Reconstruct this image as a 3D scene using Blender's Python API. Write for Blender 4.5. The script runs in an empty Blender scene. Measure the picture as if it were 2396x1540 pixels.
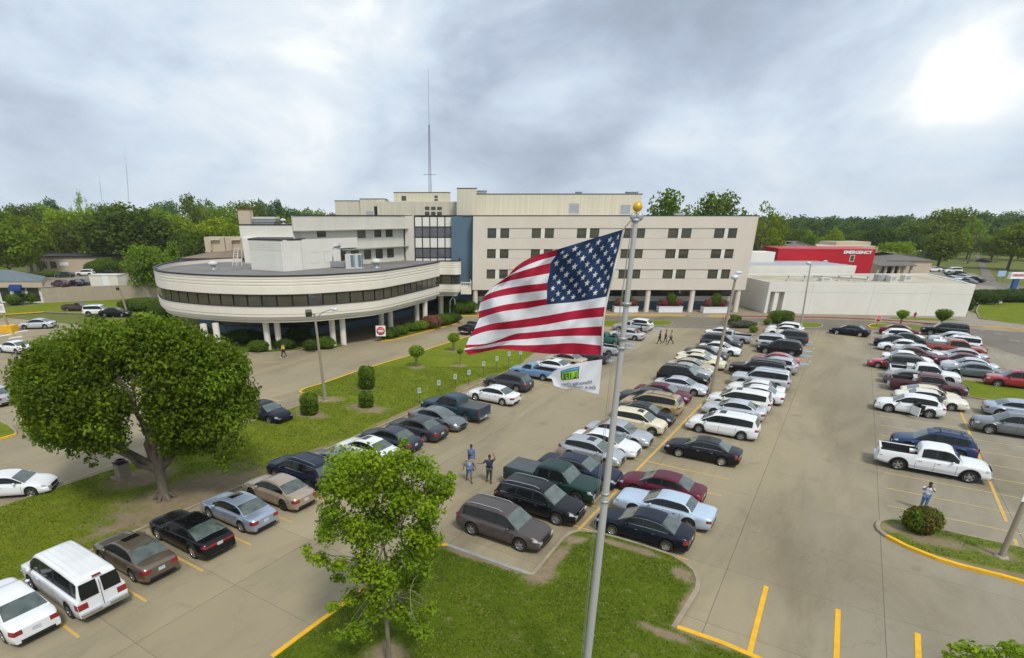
import bpy, bmesh, math, random
from mathutils import Vector, Matrix, noise
from math import radians, sin, cos, pi

# ------------------------------------------------------------------ camera, world, sun, exposure
S = bpy.context.scene
COL = S.collection
# surveyed camera: horizon line, principal point and focal length measured on the photograph
CX, CY, HY, FP, CAMH = 1062.0, 1040.0, 508.0, 1330.0, 15.6
PITCH = math.atan2(CY - HY, FP)
cp, sp = cos(PITCH), sin(PITCH)

cam_d = bpy.data.cameras.new('camera')
cam = bpy.data.objects.new('camera', cam_d)
COL.objects.link(cam)
cam.location = (0, 0, CAMH)
cam.rotation_euler = (pi / 2 - PITCH, 0, 0)
cam_d.sensor_width = 36
cam_d.lens = FP / 2396 * 36
cam_d.shift_x = (1198 - CX) / 2396
cam_d.shift_y = (CY - 770) / 2396
cam_d.clip_start = 0.5
cam_d.clip_end = 6000
S.camera = cam

SUN_EL, SUN_AZ = 54.0, 158.0      # elevation, azimuth clockwise from +Y
world = bpy.data.worlds.new('World')
S.world = world
world.use_nodes = True
wt = world.node_tree
wt.nodes.clear()


def wn(t, **k):
    n = wt.nodes.new(t)
    for a, b in k.items():
        setattr(n, a, b)
    return n


def wmath(op, a, b=None, clamp=False):
    n = wn('ShaderNodeMath', operation=op, use_clamp=clamp)
    for i, v in enumerate((a, b)):
        if v is None:
            continue
        if isinstance(v, (int, float)):
            n.inputs[i].default_value = v
        else:
            wt.links.new(v, n.inputs[i])
    return n.outputs[0]


def cloud_world():
    out = wn('ShaderNodeOutputWorld')
    bg = wn('ShaderNodeBackground')
    bg.inputs['Strength'].default_value = 0.1
    sky = wn('ShaderNodeTexSky', sky_type='NISHITA')
    sky.sun_disc = False
    sky.sun_elevation = radians(SUN_EL)
    sky.sun_rotation = radians(SUN_AZ)
    tc = wn('ShaderNodeTexCoord')
    sep = wn('ShaderNodeSeparateXYZ')
    wt.links.new(tc.outputs['Generated'], sep.inputs[0])
    x, y, z = sep.outputs
    zc = wmath('ADD', wmath('MAXIMUM', z, 0.0), 0.26)
    comb = wn('ShaderNodeCombineXYZ')
    wt.links.new(wmath('DIVIDE', x, zc), comb.inputs[0])
    wt.links.new(wmath('DIVIDE', y, zc), comb.inputs[1])

    def fbm(scale, detail, rough, off, dist=0.0):
        m = wn('ShaderNodeMapping')
        m.inputs['Location'].default_value = off
        wt.links.new(comb.outputs[0], m.inputs[0])
        n = wn('ShaderNodeTexNoise')
        n.inputs['Scale'].default_value = scale
        n.inputs['Detail'].default_value = detail
        n.inputs['Roughness'].default_value = rough
        n.inputs['Distortion'].default_value = dist
        wt.links.new(m.outputs[0], n.inputs['Vector'])
        return n.outputs['Fac']

    big = fbm(0.55, 4, 0.5, (3.1, 0.4, 0.0), 0.35)
    pm = wn('ShaderNodeMapping')
    pm.inputs['Scale'].default_value = (1.0, 1.0, 1.9)
    pm.inputs['Location'].default_value = (2.3, 0.7, 0.4)
    wt.links.new(tc.outputs['Generated'], pm.inputs[0])
    puff = wn('ShaderNodeTexNoise')
    puff.inputs['Scale'].default_value = 3.6
    puff.inputs['Detail'].default_value = 8
    puff.inputs['Roughness'].default_value = 0.56
    puff.inputs['Distortion'].default_value = 0.35
    wt.links.new(pm.outputs[0], puff.inputs['Vector'])
    mid = puff.outputs['Fac']
    fine = fbm(4.2, 5, 0.55, (1.2, 5.5, 4.0), 0.2)
    v = wmath('ADD', wmath('MULTIPLY', wmath('SUBTRACT', big, 0.5), 0.7),
              wmath('ADD', wmath('MULTIPLY', wmath('SUBTRACT', mid, 0.5), 1.75), wmath('MULTIPLY', wmath('SUBTRACT', fine, 0.5), 0.25)))

    # heavier and thinner parts of the overcast: (pixel x, y, amount, angular radius); positive is bright
    def direction(px, py):
        a, b = (px - CX) / FP, (py - CY) / FP
        return Vector((a, cp - b * sp, -(sp + b * cp))).normalized()
    warp = wn('ShaderNodeVectorMath', operation='ADD')
    wt.links.new(tc.outputs['Generated'], warp.inputs[0])
    wnz = wn('ShaderNodeTexNoise')
    wnz.inputs['Scale'].default_value = 5.0
    wnz.inputs['Detail'].default_value = 4
    wt.links.new(tc.outputs['Generated'], wnz.inputs['Vector'])
    ws = wn('ShaderNodeVectorMath', operation='SCALE')
    wt.links.new(wnz.outputs['Color'], ws.inputs[0])
    ws.inputs['Scale'].default_value = 0.22
    wt.links.new(ws.outputs[0], warp.inputs[1])
    off = Vector((0.11, 0.11, 0.11))
    for (px, py, am, rad) in CLOUDS:
        d = direction(px, py) + off
        dn = wn('ShaderNodeVectorMath', operation='DISTANCE')
        wt.links.new(warp.outputs[0], dn.inputs[0])
        dn.inputs[1].default_value = d
        t = wmath('DIVIDE', dn.outputs['Value'], rad)
        g = wmath('POWER', 2.718, wmath('MULTIPLY', wmath('MULTIPLY', t, t), -1.0))
        v = wmath('ADD', v, wmath('MULTIPLY', g, am * (0.50 if am > 0 else 0.66)))
    low = wmath('POWER', 2.718, wmath('MULTIPLY', wmath('MAXIMUM', z, 0.0), -14.0))
    v = wmath('MULTIPLY', v, wmath('SUBTRACT', 1.0, wmath('MULTIPLY', low, 0.55)))
    f = wmath('ADD', wmath('ADD', v, wmath('MULTIPLY', low, 0.14)), 0.52, True)
    ramp = wn('ShaderNodeValToRGB')
    el = ramp.color_ramp.elements
    el[0].position, el[0].color = 0.0, (0.34, 0.405, 0.50, 1)
    el[1].position, el[1].color = 1.0, (1.02, 1.03, 1.03, 1)
    for p, c in ((0.22, (0.43, 0.505, 0.62, 1)), (0.5, (0.60, 0.695, 0.805, 1)), (0.75, (0.76, 0.82, 0.87, 1))):
        e = el.new(p)
        e.color = c
    wt.links.new(f, ramp.inputs[0])
    sc = wn('ShaderNodeMix', data_type='RGBA', blend_type='MULTIPLY')
    sc.inputs['Factor'].default_value = 1
    wt.links.new(ramp.outputs[0], sc.inputs[6])
    sc.inputs[7].default_value = (10, 10, 10, 1)
    mx = wn('ShaderNodeMix', data_type='RGBA')
    mx.inputs['Factor'].default_value = 0.96
    wt.links.new(sky.outputs[0], mx.inputs[6])
    wt.links.new(sc.outputs[2], mx.inputs[7])
    wt.links.new(mx.outputs[2], bg.inputs['Color'])
    wt.links.new(bg.outputs[0], out.inputs['Surface'])


CLOUDS = [(1500, 150, -0.34, 0.17), (1760, 190, -0.40, 0.16), (2000, 190, -0.36, 0.14), (1250, 220, -0.22, 0.15), (1150, 330, -0.30, 0.12), (850, 400, -0.34, 0.09), (1000, 430, -0.22, 0.10), (1350, 400, -0.18, 0.10), (1450, 280, -0.18, 0.12),
          (2200, 215, 0.62, 0.085), (2330, 90, 0.5, 0.10), (2320, 300, 0.45, 0.09), (2080, 330, 0.35, 0.09), (1900, 390, 0.20, 0.10), (1560, 330, 0.32, 0.07), (1620, 420, 0.22, 0.10), (2180, 40, 0.30, 0.09),
          (60, 130, -0.20, 0.22), (180, 260, -0.05, 0.16), (500, 180, 0.16, 0.11), (730, 330, 0.30, 0.09), (640, 60, 0.14, 0.12), (880, 60, 0.26, 0.11), (420, 330, 0.14, 0.10), (560, 260, -0.08, 0.07), (250, 420, 0.10, 0.12), (700, 420, 0.2, 0.08), (940, 140, 0.2, 0.10), (1100, 470, 0.18, 0.10), (2300, 440, -0.16, 0.12), (2000, 470, -0.04, 0.10)]
cloud_world()

sun_d = bpy.data.lights.new('sun', 'SUN')
sun_d.energy = 2.3
sun_d.angle = radians(12)
sun_d.color = (1.0, 0.955, 0.88)
sun = bpy.data.objects.new('sun', sun_d)
COL.objects.link(sun)
sv = Vector((sin(radians(SUN_AZ)) * cos(radians(SUN_EL)), cos(radians(SUN_AZ)) * cos(radians(SUN_EL)), sin(radians(SUN_EL))))
sun.rotation_euler = sv.to_track_quat('Z', 'Y').to_euler()
S.view_settings.view_transform = 'Standard'
S.view_settings.look = 'None'
S.view_settings.exposure = 0.17
S.view_settings.gamma = 1.0
S.cycles.max_bounces = 6
S.cycles.transparent_max_bounces = 12


# ------------------------------------------------------------------ survey helpers
def G(px, py, z=0.0):
    """ground (or level z) point seen at a point of the survey photograph"""
    a, b = (px - CX) / FP, (py - CY) / FP
    k = (CAMH - z) / (sp + b * cp)
    return Vector((a * k, (cp - b * sp) * k, z))


def at(px, py, Y):
    """point on the upright plane at distance Y"""
    a, b = (px - CX) / FP, (py - CY) / FP
    k = Y / (cp - b * sp)
    return Vector((a * k, Y, CAMH - (sp + b * cp) * k))


HAZE = True
LANE = radians(56.2)                 # direction of the parking aisles
LV = Vector((cos(LANE), sin(LANE), 0))
SV = Vector((cos(LANE - pi / 2), sin(LANE - pi / 2), 0))   # direction of the stalls (towards lower right)

# ------------------------------------------------------------------ materials
MATS = {}


def nodes_of(m):
    m.use_nodes = True
    nt = m.node_tree
    b = nt.nodes['Principled BSDF']
    return nt, b


def mat(name, col, rough=0.7, metal=0.0, var=0.12, scale=1.5, col2=None, bump=0.0, bscale=20.0, coat=0.0, spec=0.5, detail=5, emit=None, trans=0.0, stretch=None, rnd=0.0):
    if name in MATS:
        return MATS[name]
    m = bpy.data.materials.new(name)
    nt, b = nodes_of(m)
    L = nt.links
    b.inputs['Roughness'].default_value = rough
    b.inputs['Metallic'].default_value = metal
    b.inputs['Specular IOR Level'].default_value = spec
    b.inputs['Coat Weight'].default_value = coat
    b.inputs['Coat Roughness'].default_value = 0.06
    if col2 is None:
        col2 = tuple(c * (1 - var) for c in col)
    tc = nt.nodes.new('ShaderNodeTexCoord')
    mp = nt.nodes.new('ShaderNodeMapping')
    if stretch:
        mp.inputs['Scale'].default_value = stretch
    L.new(tc.outputs['Object'], mp.inputs[0])
    n = nt.nodes.new('ShaderNodeTexNoise')
    n.inputs['Scale'].default_value = scale
    n.inputs['Detail'].default_value = detail
    n.inputs['Roughness'].default_value = 0.62
    L.new(mp.outputs[0], n.inputs['Vector'])
    r = nt.nodes.new('ShaderNodeValToRGB')
    r.color_ramp.elements[0].position = 0.32
    r.color_ramp.elements[0].color = (*col2, 1)
    r.color_ramp.elements[1].position = 0.68
    r.color_ramp.elements[1].color = (*col, 1)
    L.new(n.outputs['Fac'], r.inputs[0])
    last = r.outputs[0]
    if rnd:
        oi = nt.nodes.new('ShaderNodeObjectInfo')
        hs = nt.nodes.new('ShaderNodeHueSaturation')
        mr = nt.nodes.new('ShaderNodeMapRange')
        mr.inputs['To Min'].default_value = 1 - rnd
        mr.inputs['To Max'].default_value = 1 + rnd
        L.new(oi.outputs['Random'], mr.inputs['Value'])
        L.new(mr.outputs[0], hs.inputs['Value'])
        mr2 = nt.nodes.new('ShaderNodeMapRange')
        mr2.inputs['To Min'].default_value = 0.485
        mr2.inputs['To Max'].default_value = 0.52
        mth = nt.nodes.new('ShaderNodeMath'); mth.operation = 'FRACT'
        mth2 = nt.nodes.new('ShaderNodeMath'); mth2.operation = 'MULTIPLY'; mth2.inputs[1].default_value = 7.31
        L.new(oi.outputs['Random'], mth2.inputs[0]); L.new(mth2.outputs[0], mth.inputs[0]); L.new(mth.outputs[0], mr2.inputs['Value'])
        L.new(mr2.outputs[0], hs.inputs['Hue'])
        L.new(last, hs.inputs['Color'])
        last = hs.outputs[0]
    L.new(last, b.inputs['Base Color'])
    if bump:
        n2 = nt.nodes.new('ShaderNodeTexNoise')
        n2.inputs['Scale'].default_value = bscale
        n2.inputs['Detail'].default_value = 4
        L.new(mp.outputs[0], n2.inputs['Vector'])
        bp = nt.nodes.new('ShaderNodeBump')
        bp.inputs['Strength'].default_value = bump
        bp.inputs['Distance'].default_value = 0.05
        L.new(n2.outputs['Fac'], bp.inputs['Height'])
        L.new(bp.outputs[0], b.inputs['Normal'])
    if trans:
        b.inputs['Subsurface Weight'].default_value = 0.0
        tr = nt.nodes.new('ShaderNodeBsdfTranslucent')
        L.new(last, tr.inputs['Color'])
        mx = nt.nodes.new('ShaderNodeMixShader')
        mx.inputs[0].default_value = trans
        o = nt.nodes['Material Output']
        L.new(b.outputs[0], mx.inputs[1])
        L.new(tr.outputs[0], mx.inputs[2])
        L.new(mx.outputs[0], o.inputs['Surface'])
    if emit:
        b.inputs['Emission Color'].default_value = (*emit[0], 1)
        b.inputs['Emission Strength'].default_value = emit[1]
    MATS[name] = m
    return m


def srgb(r, g, b):
    f = lambda c: ((c / 255 + 0.055) / 1.055) ** 2.4 if c > 10 else c / 255 / 12.92
    return (f(r), f(g), f(b))


# ------------------------------------------------------------------ mesh builder
class MB:
    def __init__(s):
        s.v, s.f, s.m, s.s = [], [], [], []

    def add(s, vs, fs, m=0, smooth=False):
        o = len(s.v)
        s.v += [tuple(p) for p in vs]
        for f in fs:
            s.f.append(tuple(i + o for i in f))
            s.m.append(m)
            s.s.append(smooth)
        return s

    def box(s, x0, x1, y0, y1, z0, z1, m=0):
        vs = [(x, y, z) for z in (z0, z1) for y in (y0, y1) for x in (x0, x1)]
        return s.add(vs, [(0, 2, 3, 1), (4, 5, 7, 6), (0, 1, 5, 4), (1, 3, 7, 5), (3, 2, 6, 7), (2, 0, 4, 6)], m)

    def bxc(s, c, size, rz=0.0, m=0, rx=0.0):
        hx, hy, hz = size[0] / 2, size[1] / 2, size[2] / 2
        M = Matrix.Translation(c) @ Matrix.Rotation(rz, 4, 'Z') @ Matrix.Rotation(rx, 4, 'X')
        vs = [M @ Vector((x, y, z)) for z in (-hz, hz) for y in (-hy, hy) for x in (-hx, hx)]
        return s.add(vs, [(0, 2, 3, 1), (4, 5, 7, 6), (0, 1, 5, 4), (1, 3, 7, 5), (3, 2, 6, 7), (2, 0, 4, 6)], m)

    def prism(s, poly, z0, z1, m=0, mside=None, bottom=True):
        n = len(poly)
        a = sum(poly[i][0] * poly[(i + 1) % n][1] - poly[(i + 1) % n][0] * poly[i][1] for i in range(n))
        if a < 0:
            poly = list(reversed(poly))
        vs = [(p[0], p[1], z0) for p in poly] + [(p[0], p[1], z1) for p in poly]
        s.add(vs, [tuple(range(n, 2 * n))], m)
        if bottom:
            s.add(vs, [tuple(reversed(range(n)))], m)
        s.add(vs, [(i, (i + 1) % n, n + (i + 1) % n, n + i) for i in range(n)], m if mside is None else mside)
        return s

    def tube(s, pts, rads, n=8, m=0, caps=True, smooth=True):
        pts = [Vector(p) for p in pts]
        if not isinstance(rads, (list, tuple)):
            rads = [rads] * len(pts)
        vs, fs = [], []
        up = None
        for i, p in enumerate(pts):
            d = (pts[min(i + 1, len(pts) - 1)] - pts[max(i - 1, 0)])
            d = d.normalized() if d.length > 1e-9 else Vector((0, 0, 1))
            if up is None:
                up = Vector((1, 0, 0)) if abs(d.x) < 0.9 else Vector((0, 1, 0))
            a = (up - d * up.dot(d)).normalized()
            up = a
            b = d.cross(a)
            for k in range(n):
                t = 2 * pi * k / n
                vs.append(p + (a * cos(t) + b * sin(t)) * rads[i])
        for i in range(len(pts) - 1):
            for k in range(n):
                k2 = (k + 1) % n
                fs.append((i * n + k, i * n + k2, (i + 1) * n + k2, (i + 1) * n + k))
        s.add(vs, fs, m, smooth)
        if caps:
            s.add(vs, [tuple(reversed(range(n))), tuple(range((len(pts) - 1) * n, len(pts) * n))], m)
        return s

    def lathe(s, prof, n=16, c=(0, 0, 0), axis='Z', m=0, smooth=True):
        vs, fs = [], []
        for (r, h) in prof:
            for k in range(n):
                t = 2 * pi * k / n
                x, y = r * cos(t), r * sin(t)
                p = (x, y, h) if axis == 'Z' else ((x, h, y) if axis == 'Y' else (h, x, y))
                vs.append((p[0] + c[0], p[1] + c[1], p[2] + c[2]))
        for i in range(len(prof) - 1):
            for k in range(n):
                k2 = (k + 1) % n
                fs.append((i * n + k, i * n + k2, (i + 1) * n + k2, (i + 1) * n + k))
        return s.add(vs, fs, m, smooth)

    def grid(s, P, m=0, smooth=True, flip=False):
        r, c = len(P), len(P[0])
        vs = [p for row in P for p in row]
        fs = []
        for i in range(r - 1):
            for j in range(c - 1):
                q = (i * c + j, i * c + j + 1, (i + 1) * c + j + 1, (i + 1) * c + j)
                fs.append(tuple(reversed(q)) if flip else q)
        return s.add(vs, fs, m, smooth)

    def ball(s, c, r, n=12, m=0, sq=(1, 1, 1)):
        prof = [(max(1e-4, cos(a)) * 1.0, sin(a)) for a in [(-0.5 + i / (n // 2)) * pi for i in range(n // 2 + 1)]]
        vs, fs = [], []
        for (q, h) in prof:
            for k in range(n):
                t = 2 * pi * k / n
                vs.append((c[0] + q * cos(t) * r * sq[0], c[1] + q * sin(t) * r * sq[1], c[2] + h * r * sq[2]))
        for i in range(len(prof) - 1):
            for k in range(n):
                k2 = (k + 1) % n
                fs.append((i * n + k, i * n + k2, (i + 1) * n + k2, (i + 1) * n + k))
        return s.add(vs, fs, m, True)

    def mesh(s, name, mats):
        me = bpy.data.meshes.new(name)
        me.from_pydata(s.v, [], s.f)
        for m in (mats if isinstance(mats, (list, tuple)) else [mats]):
            me.materials.append(m)
        me.polygons.foreach_set('material_index', s.m)
        me.polygons.foreach_set('use_smooth', s.s)
        me.update()
        return me

    def build(s, name, mats, parent=None):
        return link(name, s.mesh(name, mats), parent)


def link(name, me, parent=None):
    o = bpy.data.objects.new(name, me)
    COL.objects.link(o)
    if parent:
        o.parent = parent
    return o


def thing(name, loc=(0, 0, 0), rz=0.0, label=None, cat=None, group=None):
    o = bpy.data.objects.new(name, None)
    COL.objects.link(o)
    o.location = loc
    o.rotation_euler = (0, 0, rz)
    o.empty_display_size = 0.3
    tag(o, label, cat, group)
    return o


def tag(o, label=None, cat=None, group=None, kind=None):
    if label: o['label'] = label
    if cat: o['category'] = cat
    if group: o['group'] = group
    if kind: o['kind'] = kind
    return o


def struct(name, mb, mats):
    return tag(mb.build(name, mats), kind='structure')


def copy_tree(o, parent=None):
    c = o.copy()
    COL.objects.link(c)
    c.parent = parent
    for ch in o.children:
        copy_tree(ch, c)
    return c


def smooth_closed(pts, n=4, closed=True):
    out = []
    N = len(pts)
    P = [Vector(p) for p in pts]
    rng = range(N) if closed else range(N - 1)
    for i in rng:
        a, b, c, d = (P[(i - 1) % N], P[i], P[(i + 1) % N], P[(i + 2) % N]) if closed else (P[max(i - 1, 0)], P[i], P[i + 1], P[min(i + 2, N - 1)])
        for k in range(n):
            t = k / n
            out.append(0.5 * ((2 * b) + (c - a) * t + (2 * a - 5 * b + 4 * c - d) * t * t + (3 * b - a - 3 * c + d) * t ** 3))
    if not closed:
        out.append(P[-1])
    return out


def offset_path(pts, d, closed=False):
    """offset to the left of travel by d"""
    out = []
    N = len(pts)
    for i, p in enumerate(pts):
        a = pts[(i - 1) % N] if closed else pts[max(i - 1, 0)]
        b = pts[(i + 1) % N] if closed else pts[min(i + 1, N - 1)]
        p = Vector((p[0], p[1]))
        d1 = (p - Vector((a[0], a[1])))
        d2 = (Vector((b[0], b[1])) - p)
        if d1.length < 1e-6: d1 = d2
        if d2.length < 1e-6: d2 = d1
        n1 = Vector((-d1.y, d1.x)).normalized()
        n2 = Vector((-d2.y, d2.x)).normalized()
        n = n1 + n2
        n = n.normalized() if n.length > 1e-6 else n1
        k = d / max(0.4, n.dot(n1))
        out.append(Vector((p.x + n.x * k, p.y + n.y * k)))
    return out


def strip(mb, path, w, z0, z1, m=0):
    """kerb-like bar of width w along path (path is one edge, bar lies to its left)"""
    q = offset_path(path, w)
    n = len(path)
    vs = []
    for p, r in zip(path, q):
        vs += [(p[0], p[1], z0), (p[0], p[1], z1), (r[0], r[1], z1), (r[0], r[1], z0)]
    fs = []
    for i in range(n - 1):
        a, b = i * 4, i * 4 + 4
        for k in range(3):
            fs.append((a + k, a + k + 1, b + k + 1, b + k))
    fs += [(0, 1, 2, 3), (4 * n - 1, 4 * n - 2, 4 * n - 3, 4 * n - 4)]
    mb.add(vs, fs, m)


def line(mb, a, b, w=0.12, z=0.008, m=0):
    a, b = Vector((a[0], a[1])), Vector((b[0], b[1]))
    d = (b - a).normalized()
    n = Vector((-d.y, d.x)) * w / 2
    mb.add([(a.x - n.x, a.y - n.y, z), (b.x - n.x, b.y - n.y, z), (b.x + n.x, b.y + n.y, z), (a.x + n.x, a.y + n.y, z)], [(0, 1, 2, 3)], m)
# ------------------------------------------------------------------ ground
def concrete_mat(name, c1, c2, joints=True, dark=0.44):
    m = bpy.data.materials.new(name)
    nt, b = nodes_of(m)
    L = nt.links
    b.inputs['Roughness'].default_value = 0.88
    b.inputs['Specular IOR Level'].default_value = 0.3
    tc = nt.nodes.new('ShaderNodeTexCoord')
    mp = nt.nodes.new('ShaderNodeMapping')
    mp.inputs['Rotation'].default_value = (0, 0, -LANE)
    L.new(tc.outputs['Object'], mp.inputs[0])

    def nz(scale, detail, rough, sc=None, dist=0.0):
        n = nt.nodes.new('ShaderNodeTexNoise')
        n.inputs['Scale'].default_value = scale
        n.inputs['Detail'].default_value = detail
        n.inputs['Roughness'].default_value = rough
        n.inputs['Distortion'].default_value = dist
        src = mp.outputs[0]
        if sc:
            m2 = nt.nodes.new('ShaderNodeMapping')
            m2.inputs['Scale'].default_value = sc
            L.new(src, m2.inputs[0])
            src = m2.outputs[0]
        L.new(src, n.inputs['Vector'])
        return n.outputs['Fac']

    def ma(op, a, bb=None, clamp=False):
        n = nt.nodes.new('ShaderNodeMath')
        n.operation = op
        n.use_clamp = clamp
        for i, v in enumerate((a, bb)):
            if v is None: continue
            if isinstance(v, (int, float)): n.inputs[i].default_value = v
            else: L.new(v, n.inputs[i])
        return n.outputs[0]

    def mixc(f, a, bb, mode='MIX'):
        n = nt.nodes.new('ShaderNodeMix')
        n.data_type = 'RGBA'
        n.blend_type = mode
        if isinstance(f, (int, float)): n.inputs[0].default_value = f
        else: L.new(f, n.inputs[0])
        for i, v in ((6, a), (7, bb)):
            if isinstance(v, tuple): n.inputs[i].default_value = (*v, 1)
            else: L.new(v, n.inputs[i])
        return n.outputs[2]

    def ramp(f, lo, hi):
        n = nt.nodes.new('ShaderNodeMapRange')
        n.inputs['From Min'].default_value = lo
        n.inputs['From Max'].default_value = hi
        n.clamp = True
        L.new(f, n.inputs['Value'])
        return n.outputs[0]
    col = mixc(ramp(nz(0.09, 6, 0.6, (0.55, 1.3, 1)), 0.35, 0.68), c1, c2)
    sy = nt.nodes.new('ShaderNodeSeparateXYZ')
    L.new(mp.outputs[0], sy.inputs[0])
    gy = ramp(ma('ADD', ma('MULTIPLY', sy.outputs[1], -1.0), ma('MULTIPLY', ma('SUBTRACT', nz(0.12, 4, 0.6), 0.5), 9.0)), -1.0, 7.0)
    col = mixc(ma('MULTIPLY', gy, 0.6), col, tuple((c1[1] + c2[1]) * 0.5 * k_ for k_ in (1.0, 0.94, 0.80)))
    # worn, oily streaks along the aisles and blotches
    st = ramp(nz(0.16, 5, 0.62, (0.33, 1.4, 1), 0.6), 0.46, 0.72)
    col = mixc(ma('MULTIPLY', st, 0.95), col, tuple(c * dark for c in c1))
    st2 = ramp(nz(0.55, 4, 0.6, (0.7, 1.2, 1), 0.3), 0.62, 0.82)
    col = mixc(ma('MULTIPLY', st2, 0.75), col, tuple(c * dark * 1.05 for c in c1))
    # drips and small cracks
    vo = nt.nodes.new('ShaderNodeTexVoronoi')
    vo.inputs['Scale'].default_value = 0.42
    wv = nt.nodes.new('ShaderNodeVectorMath')
    wv.operation = 'ADD'
    L.new(mp.outputs[0], wv.inputs[0])
    nn_ = nt.nodes.new('ShaderNodeTexNoise')
    nn_.inputs['Scale'].default_value = 2.2
    nn_.inputs['Detail'].default_value = 4
    L.new(mp.outputs[0], nn_.inputs['Vector'])
    sc_ = nt.nodes.new('ShaderNodeVectorMath')
    sc_.operation = 'SCALE'
    sc_.inputs['Scale'].default_value = 0.9
    L.new(nn_.outputs['Color'], sc_.inputs[0])
    L.new(sc_.outputs[0], wv.inputs[1])
    L.new(wv.outputs[0], vo.inputs['Vector'])
    drip = ma('SUBTRACT', 1.0, ramp(vo.outputs['Distance'], 0.03, 0.26))
    gate = ramp(nz(0.5, 3, 0.5), 0.5, 0.56)
    col = mixc(ma('MULTIPLY', ma('MULTIPLY', drip, gate), 0.55), col, tuple(c * 0.38 for c in c1))
    ve = nt.nodes.new('ShaderNodeTexVoronoi')
    ve.feature = 'DISTANCE_TO_EDGE'
    ve.inputs['Scale'].default_value = 0.16
    L.new(wv.outputs[0], ve.inputs['Vector'])
    crack = ma('MULTIPLY', ma('LESS_THAN', ve.outputs['Distance'], 0.0035), ramp(nz(0.12, 3, 0.5), 0.5, 0.55))
    col = mixc(ma('MULTIPLY', crack, 0.22), col, (0.05, 0.045, 0.04))
    sp = ramp(nz(7.0, 5, 0.7), 0.42, 0.62)
    col = mixc(ma('MULTIPLY', sp, 0.16), col, tuple(c * 1.25 for c in c2))
    fine = ramp(nz(60.0, 3, 0.7), 0.3, 0.7)
    col = mixc(ma('MULTIPLY', fine, 0.10), col, tuple(c * 0.5 for c in c2))
    if joints:
        sep = nt.nodes.new('ShaderNodeSeparateXYZ')
        L.new(mp.outputs[0], sep.inputs[0])
        for ax, per, off, w in ((0, 4.6, 1.3, 0.006), (1, 6.15, 4.2, 0.007)):
            u = ma('DIVIDE', ma('ADD', sep.outputs[ax], off + 460 * per if False else off), per)
            fr = ma('FRACT', u)
            dd = ma('ABSOLUTE', ma('SUBTRACT', fr, 0.5))
            e = ma('GREATER_THAN', dd, 0.5 - w / per * 2.2)
            col = mixc(ma('MULTIPLY', e, 0.62), col, (0.045, 0.04, 0.035))
            cell = nt.nodes.new('ShaderNodeTexWhiteNoise')
            cell.noise_dimensions = '1D'
            L.new(ma('FLOOR', u), cell.inputs['W'])
            col = mixc(ma('MULTIPLY', cell.outputs['Value'], 0.24), col, tuple(c * 0.55 for c in c1))
    L.new(col, b.inputs['Base Color'])
    bp = nt.nodes.new('ShaderNodeBump')
    bp.inputs['Strength'].default_value = 0.25
    bp.inputs['Distance'].default_value = 0.02
    L.new(nz(25, 5, 0.7), bp.inputs['Height'])
    L.new(bp.outputs[0], b.inputs['Normal'])
    return m


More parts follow.
